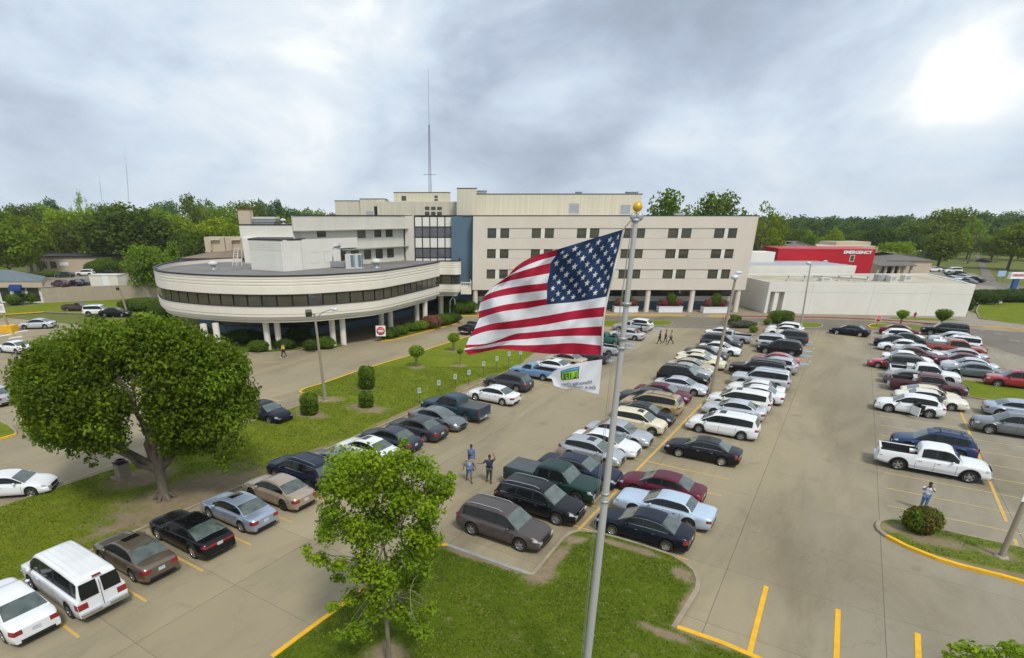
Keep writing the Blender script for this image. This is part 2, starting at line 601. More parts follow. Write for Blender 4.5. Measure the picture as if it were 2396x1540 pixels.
def grass_mat(name, g1, g2, dry, dry_amt=0.5, worn=0.56, spots=()):
    m = bpy.data.materials.new(name)
    nt, b = nodes_of(m)
    L = nt.links
    b.inputs['Roughness'].default_value = 0.95
    b.inputs['Specular IOR Level'].default_value = 0.1
    tc = nt.nodes.new('ShaderNodeTexCoord')

    def nz(scale, detail, rough, dist=0.0):
        n = nt.nodes.new('ShaderNodeTexNoise')
        n.inputs['Scale'].default_value = scale
        n.inputs['Detail'].default_value = detail
        n.inputs['Roughness'].default_value = rough
        n.inputs['Distortion'].default_value = dist
        L.new(tc.outputs['Object'], n.inputs['Vector'])
        return n.outputs['Fac']

    def mr(f, lo, hi, to=1.0):
        n = nt.nodes.new('ShaderNodeMapRange')
        n.inputs['From Min'].default_value = lo
        n.inputs['From Max'].default_value = hi
        n.inputs['To Max'].default_value = to
        L.new(f, n.inputs['Value'])
        return n.outputs[0]

    def mixc(f, a, bb):
        n = nt.nodes.new('ShaderNodeMix')
        n.data_type = 'RGBA'
        L.new(f, n.inputs[0])
        for i, v in ((6, a), (7, bb)):
            if isinstance(v, tuple): n.inputs[i].default_value = (*v, 1)
            else: L.new(v, n.inputs[i])
        return n.outputs[2]
    col = mixc(mr(nz(0.45, 6, 0.6), 0.35, 0.65), g1, g2)
    col = mixc(mr(nz(9, 6, 0.75), 0.35, 0.7, 0.55), col, tuple(c * 0.45 for c in g1))
    col = mixc(mr(nz(3.2, 7, 0.8, 0.5), 0.45, 0.62, 0.4), col, tuple(c * 1.25 for c in g2))
    col = mixc(mr(nz(2.2, 7, 0.72, 0.4), worn, worn + 0.14, dry_amt), col, dry)
    col = mixc(mr(nz(0.32, 6, 0.7, 0.6), worn + 0.02, worn + 0.16, dry_amt), col, tuple(c * 0.9 for c in dry))
    if spots:
        # trodden bare places, ragged at the edge
        best = None
        for (x, y, rx, ry, rz) in spots:
            mp = nt.nodes.new('ShaderNodeMapping')
            mp.vector_type = 'TEXTURE'
            mp.inputs['Location'].default_value = (x, y, 0)
            mp.inputs['Rotation'].default_value = (0, 0, rz)
            mp.inputs['Scale'].default_value = (rx, ry, 1)
            L.new(tc.outputs['Object'], mp.inputs[0])
            ln = nt.nodes.new('ShaderNodeVectorMath')
            ln.operation = 'LENGTH'
            L.new(mp.outputs[0], ln.inputs[0])
            if best is None: best = ln.outputs['Value']
            else:
                mn = nt.nodes.new('ShaderNodeMath')
                mn.operation = 'MINIMUM'
                L.new(best, mn.inputs[0]); L.new(ln.outputs['Value'], mn.inputs[1])
                best = mn.outputs[0]
        ad = nt.nodes.new('ShaderNodeMath')
        ad.operation = 'MULTIPLY_ADD'
        L.new(nz(1.1, 7, 0.72, 0.3), ad.inputs[0])
        ad.inputs[1].default_value = 2.4
        L.new(best, ad.inputs[2])
        f = mr(ad.outputs[0], 1.75, 2.45)
        soil = mixc(mr(nz(2.5, 6, 0.7), 0.3, 0.7), (0.21, 0.16, 0.095), (0.29, 0.225, 0.145))
        col = mixc(f, soil, col)
    L.new(col, b.inputs['Base Color'])
    bp = nt.nodes.new('ShaderNodeBump')
    bp.inputs['Strength'].default_value = 0.8
    bp.inputs['Distance'].default_value = 0.05
    L.new(nz(22, 5, 0.8), bp.inputs['Height'])
    L.new(bp.outputs[0], b.inputs['Normal'])
    return m


M_CONC = concrete_mat('lot_concrete', (0.375, 0.312, 0.195), (0.275, 0.235, 0.158))
M_ROAD = concrete_mat('road_concrete', (0.225, 0.195, 0.145), (0.18, 0.16, 0.128), dark=0.6)
M_WALK = concrete_mat('walk_concrete', (0.34, 0.28, 0.20), (0.28, 0.235, 0.175), dark=0.75)
def SP(lst):
    out = []
    for (px, py, rx, ry, rz) in lst:
        p = G(px, py)
        out.append((p.x, p.y, rx, ry, rz))
    return out


PL = LANE - pi / 2
sp_lawn = SP([(430, 1165, 4.6, 2.5, LANE), (330, 1120, 2.2, 1.6, LANE), (520, 1140, 3.2, 1.1, LANE), (300, 1225, 3.0, 0.5, LANE), (700, 1075, 3.5, 0.35, LANE), (726, 972, 1.6, 1.0, PL), (860, 958, 2.0, 1.2, PL), (858, 912, 1.1, 0.8, PL),
              (976, 862, 1.0, 0.8, 0), (1060, 825, 0.8, 0.7, 0), (1076, 858, 0.9, 0.7, 0), (764, 938, 1.5, 0.9, 0), (1095, 905, 2.5, 0.6, LANE), (1140, 890, 1.6, 0.7, LANE), (950, 968, 5, 0.3, LANE)])
sp_fg = SP([(1262, 1346, 1.0, 0.8, LANE), (1300, 1312, 2.2, 0.35, LANE), (1150, 1318, 2.6, 0.3, PL), (1470, 1285, 1.8, 0.3, PL), (1600, 1350, 0.5, 0.7, 0), (1612, 1420, 1.8, 0.35, LANE), (1560, 1490, 1.2, 0.3, PL),
            (905, 1535, 0.9, 0.7, 0), (1345, 1268, 0.7, 0.4, 0), (1650, 1500, 1.6, 0.25, PL), (1080, 1300, 1.2, 0.25, PL)])
sp_ri = SP([(2085, 1240, 0.9, 0.6, 0), (2330, 1300, 0.9, 0.5, PL), (2170, 1266, 1.6, 0.7, PL), (2200, 1310, 2.0, 0.25, PL), (2350, 1345, 2.0, 0.25, PL)])
M_GRASS = grass_mat('lawn_grass', (0.12, 0.165, 0.009), (0.18, 0.21, 0.015), (0.30, 0.27, 0.12), 0.5, 0.57, sp_lawn)
M_GRASS_RI = grass_mat('island_grass', (0.11, 0.155, 0.018), (0.16, 0.19, 0.03), (0.30, 0.25, 0.12), 0.7, 0.55, sp_ri)
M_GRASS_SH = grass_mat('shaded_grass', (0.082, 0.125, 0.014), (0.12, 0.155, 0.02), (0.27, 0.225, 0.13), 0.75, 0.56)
M_GRASS_FG = grass_mat('thick_grass', (0.082, 0.125, 0.007), (0.115, 0.155, 0.010), (0.25, 0.225, 0.10), 0.7, 0.56, sp_fg)
M_FIELD = grass_mat('far_ground', (0.12, 0.145, 0.03), (0.16, 0.17, 0.05), (0.22, 0.20, 0.12), 0.4)
M_SOIL = mat('bare_soil', (0.27, 0.20, 0.125), 0.95, var=0.3, scale=1.3, bump=0.4)
M_KERB = mat('kerb_concrete', (0.35, 0.285, 0.20), 0.9, var=0.35, scale=1.2, bump=0.2)
M_YEL = mat('yellow_paint', (0.80, 0.44, 0.01), 0.7, col2=(0.62, 0.34, 0.012), scale=2.0)
M_YLINE = mat('faded_yellow_paint', (0.66, 0.38, 0.06), 0.85, col2=(0.44, 0.31, 0.12), scale=1.6)
M_PLINE = mat('pale_yellow_paint', (0.55, 0.40, 0.13), 0.85, col2=(0.38, 0.30, 0.16), scale=1.6)
M_WLINE = mat('white_line_paint', (0.7, 0.68, 0.62), 0.85, col2=(0.45, 0.42, 0.36), scale=1.5)
M_RED = mat('red_kerb_paint', (0.36, 0.055, 0.04), 0.8, col2=(0.27, 0.05, 0.04), scale=2)
M_BLUE = mat('blue_line_paint', (0.20, 0.33, 0.56), 0.85, col2=(0.30, 0.34, 0.38), scale=3)
M_GREYK = mat('grey_kerb_paint', (0.33, 0.32, 0.31), 0.8, var=0.25, scale=2)

g = MB()
g.add([(-2500, -400, -0.12), (2500, -400, -0.12), (2500, 4200, -0.12), (-2500, 4200, -0.12)], [(0, 1, 2, 3)])
struct('ground', g, M_FIELD)

lot = MB()
lot.add([(-75, -30, 0), (140, -30, 0), (140, 74, 0), (86, 104, 0), (-3, 111, 0), (-22, 74, 0), (-75, 96, 0)], [(0, 1, 2, 3, 4, 5, 6)])
struct('parking_lot', lot, M_CONC)


def gp(*pts, z=0.0):
    return [G(x, y, z) for x, y in pts]


# the darker drive along the buildings, laid on the slab
rd = MB()
P = gp((1118, 744), (1420, 741), (1604, 742), (1722, 744), (1925, 747), (2047, 751.5), (2200, 764), (2396, 778), (2600, 792), (2600, 860), (2396, 836),
       (2250, 790), (2170, 779), (2036, 772), (1925, 773), (1880, 772), (1690, 770), (1600, 768), (1420, 762), (1125, 775))
rd.add([(p.x, p.y, 0.004) for p in P], [tuple(range(len(P)))])
struct('drive', rd, M_ROAD)


def island(name, pts, mg, zt=0.13, kw=0.16, kerbs=(), kmat=None, sm=0):
    """raised bed: top sheet plus a ring of kerb"""
    P = [Vector((p.x, p.y)) for p in pts]
    n = len(P)
    a = sum(P[i].x * P[(i + 1) % n].y - P[(i + 1) % n].x * P[i].y for i in range(n))
    if a < 0: P.reverse()
    inner = offset_path(P, kw, True)
    t = MB()
    t.add([(p.x, p.y, zt - 0.012) for p in inner], [tuple(range(n))])
    struct(name, t, mg)
    k = MB()
    vs, fs = [], []
    for p, q in zip(P, inner):
        vs += [(p.x, p.y, -0.02), (p.x, p.y, zt - 0.02), (p.x * 0.85 + q.x * 0.15, p.y * 0.85 + q.y * 0.15, zt), (q.x, q.y, zt), (q.x, q.y, zt - 0.1)]
    for i in range(n):
        j = (i + 1) % n
        for c in range(4):
            fs.append((i * 5 + c, j * 5 + c, j * 5 + c + 1, i * 5 + c + 1))
    k.add(vs, fs)
    struct('kerb', k, kmat or M_KERB)
    return P


def painted_kerb(pts, m, zt=0.136, w=0.175, z0=0.0, out=0.006):
    """coat of paint over a stretch of kerb; pts run with the island on the left"""
    base = offset_path([Vector((p.x, p.y)) for p in pts], -out)
    mb = MB()
    strip(mb, base, w, z0, zt + 0.004)
    return struct('painted_kerb', mb, m)


# big lawn between the drive and the first row of cars
lawnA = gp((-120, 1442), (37, 1372), (345, 1236), (955, 972), (1218, 858), (1232, 845), (1256, 826), (1290, 795), (1300, 775), (1270, 765), (1200, 764), (1092, 789.6), (1013, 814.6), (963, 832),
           (845, 867), (758, 897.6), (712, 911), (699, 919), (722, 927), (757, 935), (700, 951), (621, 976.6), (323, 1078), (267, 1099), (79, 1161), (20, 1181), (-150, 1240))
island('lawn', lawnA, M_GRASS)
painted_kerb(gp((1218, 780), (1092, 789.6), (1013, 814.6), (963, 832), (845, 867), (758, 897.6), (712, 911), (699, 919), (705, 922)), M_YEL)
ap = MB()
P = gp((1218, 858), (1250, 829), (1265, 815), (1320, 806), (1290, 850))
ap.add([(p.x, p.y, 0.14) for p in P], [tuple(range(len(P)))])
struct('apron', ap, M_WALK)

# lawn in the foreground
fg = gp((990, 1281), (1002, 1277), (1047, 1277), (1236, 1343.5), (1243, 1344), (1262, 1322), (1311, 1263), (1330, 1249), (1352, 1243), (1390, 1246), (1440, 1258), (1492, 1273), (1575, 1301), (1610, 1322),
        (1630, 1340), (1639, 1362), (1636, 1385), (1585, 1469), (1640, 1488), (1689, 1505), (1770, 1540), (1900, 1600), (1700, 2300), (200, 2300), (633, 1540), (743, 1458))
island('front_lawn', fg, M_GRASS_FG, kw=0.2)
painted_kerb(gp((633, 1540), (743, 1458), (990, 1281), (1002, 1277), (1047, 1277))[::-1], M_YEL, w=0.21)
painted_kerb(gp((1047, 1277), (1236, 1343.5))[::-1], M_GREYK, w=0.21, zt=0.133)
painted_kerb(gp((1900, 1600), (1770, 1540), (1689, 1505), (1640, 1488), (1585, 1469)), M_YEL, w=0.24, zt=0.14)
# island at the right with the shrub and the lamp pole
ri = gp((2046, 1232), (2050, 1223), (2060, 1218), (2076, 1216.5), (2108, 1219), (2201, 1241), (2396, 1284), (2560, 1322), (2640, 1440), (2520, 1402), (2396, 1368), (2339, 1352), (2250, 1330), (2188, 1311), (2118, 1283), (2070, 1258), (2051, 1243))
island('planted_island', ri, M_GRASS_RI, kw=0.2)
painted_kerb(gp((2070, 1258), (2118, 1283), (2188, 1311), (2250, 1330), (2339, 1352), (2396, 1368), (2520, 1402), (2640, 1440)), M_YEL, w=0.23, zt=0.14)
# grass island in the right hand rows
island('grass_island', gp((2240, 893), (2253, 891), (2290, 896), (2396, 905), (2600, 925), (2600, 975), (2396, 951), (2316, 939), (2258, 929), (2244, 915)), M_GRASS)
# small islands at the far end of the aisles
island('small_island', gp((1395, 757), (1405, 752), (1440, 751), (1556, 751.5), (1572, 754), (1576, 758), (1568, 762), (1530, 764), (1440, 766), (1400, 764)), M_GRASS)
island('small_island', gp((1830, 757), (1860, 755), (1905, 757), (1924, 760), (1926, 765), (1915, 768), (1850, 768), (1830, 766)), M_GRASS)
ii = gp((2030, 764), (2035, 760.5), (2050, 758.5), (2090, 760), (2170, 766), (2200, 772), (2190, 777), (2120, 772), (2050, 769.5), (2035, 768))
island('small_island', ii, M_GRASS)
painted_kerb(gp((2120, 762.5), (2090, 760), (2050, 758.5), (2035, 760.5), (2030, 764), (2035, 768), (2050, 769.5)), M_YEL)
island('planting_bed', gp((1690, 757), (1720, 753), (1790, 756), (1815, 762), (1800, 786), (1778, 787), (1765, 786), (1740, 778), (1700, 768)), M_SOIL, zt=0.1)
# left edge: end of another lawn with yellow kerb, and the verge with its kerb
island('side_lawn', gp((-160, 1060), (-100, 950), (0, 985), (28, 1000), (40, 1010), (40, 1019), (0, 1030)), M_GRASS)
painted_kerb(gp((-160, 1060), (0, 1030), (40, 1019)), M_YEL)
vg = gp((-80, 741), (0, 738), (60, 734), (103, 731), (150, 733), (220, 735), (366, 740), (372, 700), (300, 699), (200, 704), (110, 709), (60, 717), (0, 724), (-80, 728))
island('verge', vg, M_GRASS)
painted_kerb(gp((-80, 741), (0, 738), (60, 734), (103, 731)), M_YEL)

# pavement with kerbs in front of the buildings
sw = gp((1121, 738.7), (1300, 737.5), (1452, 737), (1604, 739), (1722, 741), (1925, 743.5), (2047, 748.5), (2110, 753), (2200, 760.5), (2338, 768), (2396, 773), (2620, 786),
        (2620, 770), (2396, 758), (2338, 754), (2290, 748), (2275, 738), (2262, 720), (2262, 742), (1788, 734), (1731, 712), (1100, 714), (1085, 722))
island('pavement', sw, M_WALK)
for m, pts in ((M_YEL, ((1121, 738.7), (1300, 737.5), (1452, 737), (1604, 739))), (M_YEL, ((1658, 740), (1722, 741))), (M_RED, ((1722, 741), (1925, 743.5), (2047, 748.5), (2110, 753), (2200, 760.5))), (M_YEL, ((2210, 761), (2338, 768), (2396, 773), (2620, 786)))):
    painted_kerb(gp(*pts), m, w=0.2, zt=0.14)
island('right_lawn', gp((2290, 745), (2282, 728), (2290, 712), (2350, 706), (2620, 716), (2620, 776), (2396, 762), (2330, 754)), M_GRASS, zt=0.16)
island('foundation_strip', gp((2075, 744), (2150, 745.5), (2225, 748), (2252, 752), (2200, 754), (2090, 749)), M_GRASS, zt=0.15)
# beds under the round wing
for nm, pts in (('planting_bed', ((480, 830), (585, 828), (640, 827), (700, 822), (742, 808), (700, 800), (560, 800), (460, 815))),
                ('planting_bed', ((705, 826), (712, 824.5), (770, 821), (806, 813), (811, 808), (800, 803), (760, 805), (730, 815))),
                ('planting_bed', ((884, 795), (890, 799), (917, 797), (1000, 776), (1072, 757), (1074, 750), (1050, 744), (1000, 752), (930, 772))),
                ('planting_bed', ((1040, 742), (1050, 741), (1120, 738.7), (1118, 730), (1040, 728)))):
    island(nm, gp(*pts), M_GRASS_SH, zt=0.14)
painted_kerb(gp((884, 795), (890, 799), (917, 797), (1000, 776), (1072, 757)), M_YEL)
painted_kerb(gp((1050, 741), (1121, 738.7)), M_YEL)
pt = MB()
P = gp((640, 828), (700, 823), (742, 808), (775, 790), (800, 792), (760, 805), (730, 815), (700, 828))
pt.add([(p.x, p.y, 0.012) for p in P], [tuple(range(len(P)))])
struct('path', pt, M_WALK)

# ------------------------------------------------------------------ painted markings
mk_y, mk_p, mk_w, mk_b, mk_o = MB(), MB(), MB(), MB(), MB()
sp0 = G(185, 1492)
for k in range(-2, 27):                    # first row: stall lines from the lawn kerb
    e = sp0 + LV * (2.76 * k)
    e.z = 0
    line(mk_y, e, e - SV * 5.2, 0.13 if k < 8 else 0.11)
div0 = G(1352, 1241)
for k in range(0, 26):                     # middle rows, both sides of the divider
    c = div0 + LV * (2.76 * k + 0.35)
    if k > 17: continue
    line(mk_p if k > 4 else mk_y, c - SV * 5.3, c + SV * (5.6), 0.11)
line(mk_y, div0 - LV * 0.2, G(1663, 924), 0.17, 0.011)
dr0 = G(2374, 1262)
dr1 = G(2245, 958)
dd = (dr1 - dr0).length
for k in range(-1, 22):
    c = dr0 + LV * (2.76 * k + 0.9)
    line(mk_p, c - SV * 5.4, c + SV * 5.4, 0.10)
line(mk_y, dr0 + LV * 2.2, dr1, 0.17, 0.011)
line(mk_y, G(2379, 1277), G(2374, 1262), 0.17, 0.011)
# three stall lines in the front bay
for a, b in (((1753, 1531), (1793, 1372)), ((1956, 1560), (1961, 1426)), ((2150, 1570), (2147, 1482))):
    line(mk_o, G(*a), G(*b), 0.2, 0.012)
line(mk_o, G(1753, 1531), G(1793, 1551), 0.2, 0.013)
# lines on the left drive
line(mk_p, G(0, 1200), G(140, 1149), 0.1, 0.009)
line(mk_p, G(93, 1150), G(305, 1072), 0.1)
line(mk_p, G(600, 870), G(720, 838), 0.1)
line(mk_w, G(22, 1178), G(78, 1160), 0.14)
line(mk_p, G(-40, 770), G(50, 784), 0.25)
line(mk_p, G(-40, 776), G(55, 792), 0.25)
for a, b in (((0, 753), (22, 751)), ((-30, 812), (60, 806)), ((-20, 850), (30, 846)), ((-10, 900), (40, 893)), ((600, 930), (660, 939)), ((610, 848), (640, 846)), ((620, 850), (655, 846))):
    line(mk_p, G(*a), G(*b), 0.16)
line(mk_p, G(1735, 760), G(1800, 761), 0.1)
line(mk_w, G(1645, 764), G(1700, 767), 0.1)
for a, b in (((2290, 772), (2305, 774)), ((2325, 780), (2345, 783)), ((2360, 795), (2385, 799)), ((2330, 765), (2350, 767))):
    line(mk_w, G(*a), G(*b), 0.14, 0.012)
# accessible bays: blue patches and yellow boxes at the far end
for px, py in ((1432, 834), (1425, 843), (1475, 805), (1470, 814), (1440, 822), (1535, 774), (1545, 768), (1510, 786), (1880, 806), (1888, 822), (1885, 833), (1878, 852), (1888, 800), (1500, 796)):
    p = G(px, py)
    line(mk_b, p - SV * 0.6, p + SV * 0.6, 0.9, 0.012)
for px, py in ((1891, 815), (1882, 845)):
    p = G(px, py)
    for q in (-1, 1):
        line(mk_y, p - SV * 0.6 + LV * 0.6 * q, p + SV * 0.6 + LV * 0.6 * q, 0.12, 0.014)
        line(mk_y, p - LV * 0.6 + SV * 0.6 * q, p + LV * 0.6 + SV * 0.6 * q, 0.12, 0.0145)
struct('yellow_markings', mk_y, M_YLINE)
struct('pale_markings', mk_p, M_PLINE)
struct('white_markings', mk_w, M_WLINE)
struct('blue_markings', mk_b, M_BLUE)
struct('bright_markings', mk_o, M_YEL)

# far car parks and streets
far = MB()
def sheet(mb, *pts, z=-0.05):
    P = [G(x, y) for x, y in pts]
    mb.add([(p.x, p.y, z) for p in P], [tuple(range(len(P)))])
sheet(far, (-60, 668), (120, 672), (215, 676), (300, 660), (420, 640), (420, 608), (250, 612), (60, 636), (-60, 640))
sheet(far, (2080, 690), (2150, 708), (2290, 706), (2620, 712), (2620, 672), (2396, 672), (2320, 660), (2280, 640), (2150, 634), (2080, 640), z=-0.045)
struct('far_car_park', far, M_WALK)
st = MB()
sheet(st, (2060, 664), (2240, 660), (2400, 678), (2620, 700), (2620, 690), (2400, 670), (2290, 654), (2060, 655), z=-0.035)
sheet(st, (2290, 655), (2340, 668), (2320, 640), (2300, 612), (2290, 596), (2280, 596), (2288, 615), (2296, 640), z=-0.04)
struct('street', st, M_ROAD)
dash = MB()
for k in range(6):
    line(dash, G(2280 + k * 27, 699.5 + k * 1.0), G(2296 + k * 27, 700.1 + k * 1.0), 0.5, -0.02)
struct('street_markings', dash, M_WLINE)
# ------------------------------------------------------------------ vehicles
def paint(name, col, metal=0.0, rough=0.32):
    m = bpy.data.materials.new(name)
    nt, b = nodes_of(m)
    L = nt.links
    b.inputs['Metallic'].default_value = metal
    b.inputs['Coat Weight'].default_value = 0.8 if sum(col) > 0.3 else 0.12
    b.inputs['Specular IOR Level'].default_value = 0.5 if sum(col) > 0.3 else 0.32
    b.inputs['Coat Roughness'].default_value = 0.04
    tc = nt.nodes.new('ShaderNodeTexCoord')
    n = nt.nodes.new('ShaderNodeTexNoise')
    n.inputs['Scale'].default_value = 1.1
    n.inputs['Detail'].default_value = 6
    L.new(tc.outputs['Object'], n.inputs['Vector'])
    r = nt.nodes.new('ShaderNodeValToRGB')
    r.color_ramp.elements[0].position = 0.3
    r.color_ramp.elements[0].color = (*[c * 0.9 for c in col], 1)
    r.color_ramp.elements[1].position = 0.7
    r.color_ramp.elements[1].color = (*col, 1)
    L.new(n.outputs['Fac'], r.inputs[0])
    L.new(r.outputs[0], b.inputs['Base Color'])
    mr = nt.nodes.new('ShaderNodeMapRange')
    mr.inputs['To Min'].default_value = rough - 0.08
    mr.inputs['To Max'].default_value = rough + 0.12
    L.new(n.outputs['Fac'], mr.inputs['Value'])
    L.new(mr.outputs[0], b.inputs['Roughness'])
    return m


PAINT = {
    'white': paint('white_car_paint', (0.78, 0.79, 0.80)), 'pearl': paint('pearl_car_paint', (0.76, 0.77, 0.74), 0.0),
    'silver': paint('silver_car_paint', (0.48, 0.50, 0.52), 0.5), 'lsilver': paint('light_silver_car_paint', (0.60, 0.63, 0.67), 0.45),
    'bluesilver': paint('blue_silver_car_paint', (0.36, 0.42, 0.52), 0.5), 'grey': paint('grey_car_paint', (0.17, 0.18, 0.19), 0.5),
    'dgrey': paint('dark_grey_car_paint', (0.065, 0.07, 0.08), 0.4), 'slate': paint('slate_car_paint', (0.05, 0.06, 0.085), 0.45),
    'black': paint('black_car_paint', (0.006, 0.006, 0.008), 0.0, 0.25), 'navy': paint('navy_car_paint', (0.006, 0.009, 0.019), 0.2),
    'blue': paint('blue_car_paint', (0.030, 0.055, 0.13), 0.4), 'dblue': paint('dark_blue_car_paint', (0.013, 0.02, 0.045), 0.3),
    'lblue': paint('light_blue_car_paint', (0.50, 0.61, 0.74), 0.25), 'sky': paint('faded_blue_car_paint', (0.16, 0.30, 0.48), 0.2),
    'steel': paint('steel_blue_car_paint', (0.035, 0.065, 0.09), 0.3), 'green': paint('dark_green_car_paint', (0.014, 0.042, 0.035), 0.2),
    'teal': paint('teal_car_paint', (0.02, 0.13, 0.11), 0.2), 'burg': paint('burgundy_car_paint', (0.12, 0.012, 0.03), 0.3),
    'maroon': paint('maroon_car_paint', (0.11, 0.04, 0.045), 0.3), 'red': paint('red_car_paint', (0.36, 0.015, 0.03), 0.15),
    'orange': paint('orange_red_car_paint', (0.30, 0.06, 0.025), 0.2), 'cream': paint('cream_car_paint', (0.72, 0.64, 0.44)),
    'ivory': paint('ivory_car_paint', (0.72, 0.70, 0.58)), 'champ': paint('champagne_car_paint', (0.40, 0.32, 0.24), 0.35),
    'tan': paint('tan_car_paint', (0.50, 0.43, 0.31), 0.3), 'gold': paint('gold_car_paint', (0.46, 0.34, 0.17), 0.35),
    'bronze': paint('bronze_car_paint', (0.16, 0.125, 0.09), 0.45), 'taupe': paint('taupe_car_paint', (0.105, 0.088, 0.083), 0.4),
    'brown': paint('brown_car_paint', (0.09, 0.06, 0.05), 0.3), 'ggreen': paint('grey_green_car_paint', (0.13, 0.17, 0.175), 0.4),
}
M_BLK = mat('black_trim', (0.012, 0.012, 0.013), 0.6, var=0.3)
M_TYRE = mat('tyre_rubber', (0.018, 0.018, 0.019), 0.85, var=0.3, scale=6)
M_RIM = mat('wheel_alloy', (0.42, 0.43, 0.45), 0.3, metal=0.8, var=0.15)
M_RIMD = mat('steel_wheel', (0.03, 0.03, 0.032), 0.5, metal=0.3)
M_CHROME = mat('chrome', (0.62, 0.63, 0.65), 0.18, metal=0.95, var=0.05)
M_GLASS = mat('tinted_glass', (0.012, 0.015, 0.015), 0.08, var=0.3, scale=0.8, spec=0.35)
M_WSH = mat('windscreen_glass', (0.11, 0.14, 0.12), 0.06, col2=(0.05, 0.065, 0.055), scale=1.6, spec=0.8, coat=0.6)
M_RGL = mat('rear_glass', (0.10, 0.13, 0.115), 0.06, col2=(0.03, 0.04, 0.035), scale=1.4, spec=0.7, coat=0.5)
M_HEAD = mat('headlight_lens', (0.62, 0.64, 0.64), 0.12, var=0.4, scale=8, metal=0.3, coat=1.0)
M_TAIL = mat('taillight_lens', (0.30, 0.010, 0.018), 0.15, var=0.35, scale=6, coat=1.0)
M_PLATE = mat('number_plate', (0.62, 0.64, 0.66), 0.5, col2=(0.4, 0.43, 0.5), scale=18)
M_BEDL = mat('bed_liner', (0.02, 0.02, 0.021), 0.8, var=0.3)
M_TONN = mat('tonneau_vinyl', (0.075, 0.085, 0.09), 0.5, var=0.2)


def table(pts, sm=2, step=0.05):
    """height profile along x, softened a little"""
    pts = sorted(pts)
    x0, x1 = pts[0][0], pts[-1][0]
    n = int((x1 - x0) / step) + 2
    xs = [x0 + (x1 - x0) * i / (n - 1) for i in range(n)]

    def lin(x):
        for a, b in zip(pts, pts[1:]):
            if x <= b[0]:
                return a[1] + (b[1] - a[1]) * (x - a[0]) / max(1e-6, b[0] - a[0])
        return pts[-1][1]
    v = [lin(x) for x in xs]
    for _ in range(sm):
        v = [v[0]] + [(v[i - 1] + 2 * v[i] + v[i + 1]) / 4 for i in range(1, n - 1)] + [v[-1]]

    def f(x):
        t = (x - x0) / (x1 - x0) * (n - 1)
        t = max(0.0, min(n - 1.0001, t))
        i = int(t)
        return v[i] + (v[i + 1] - v[i]) * (t - i)
    return f


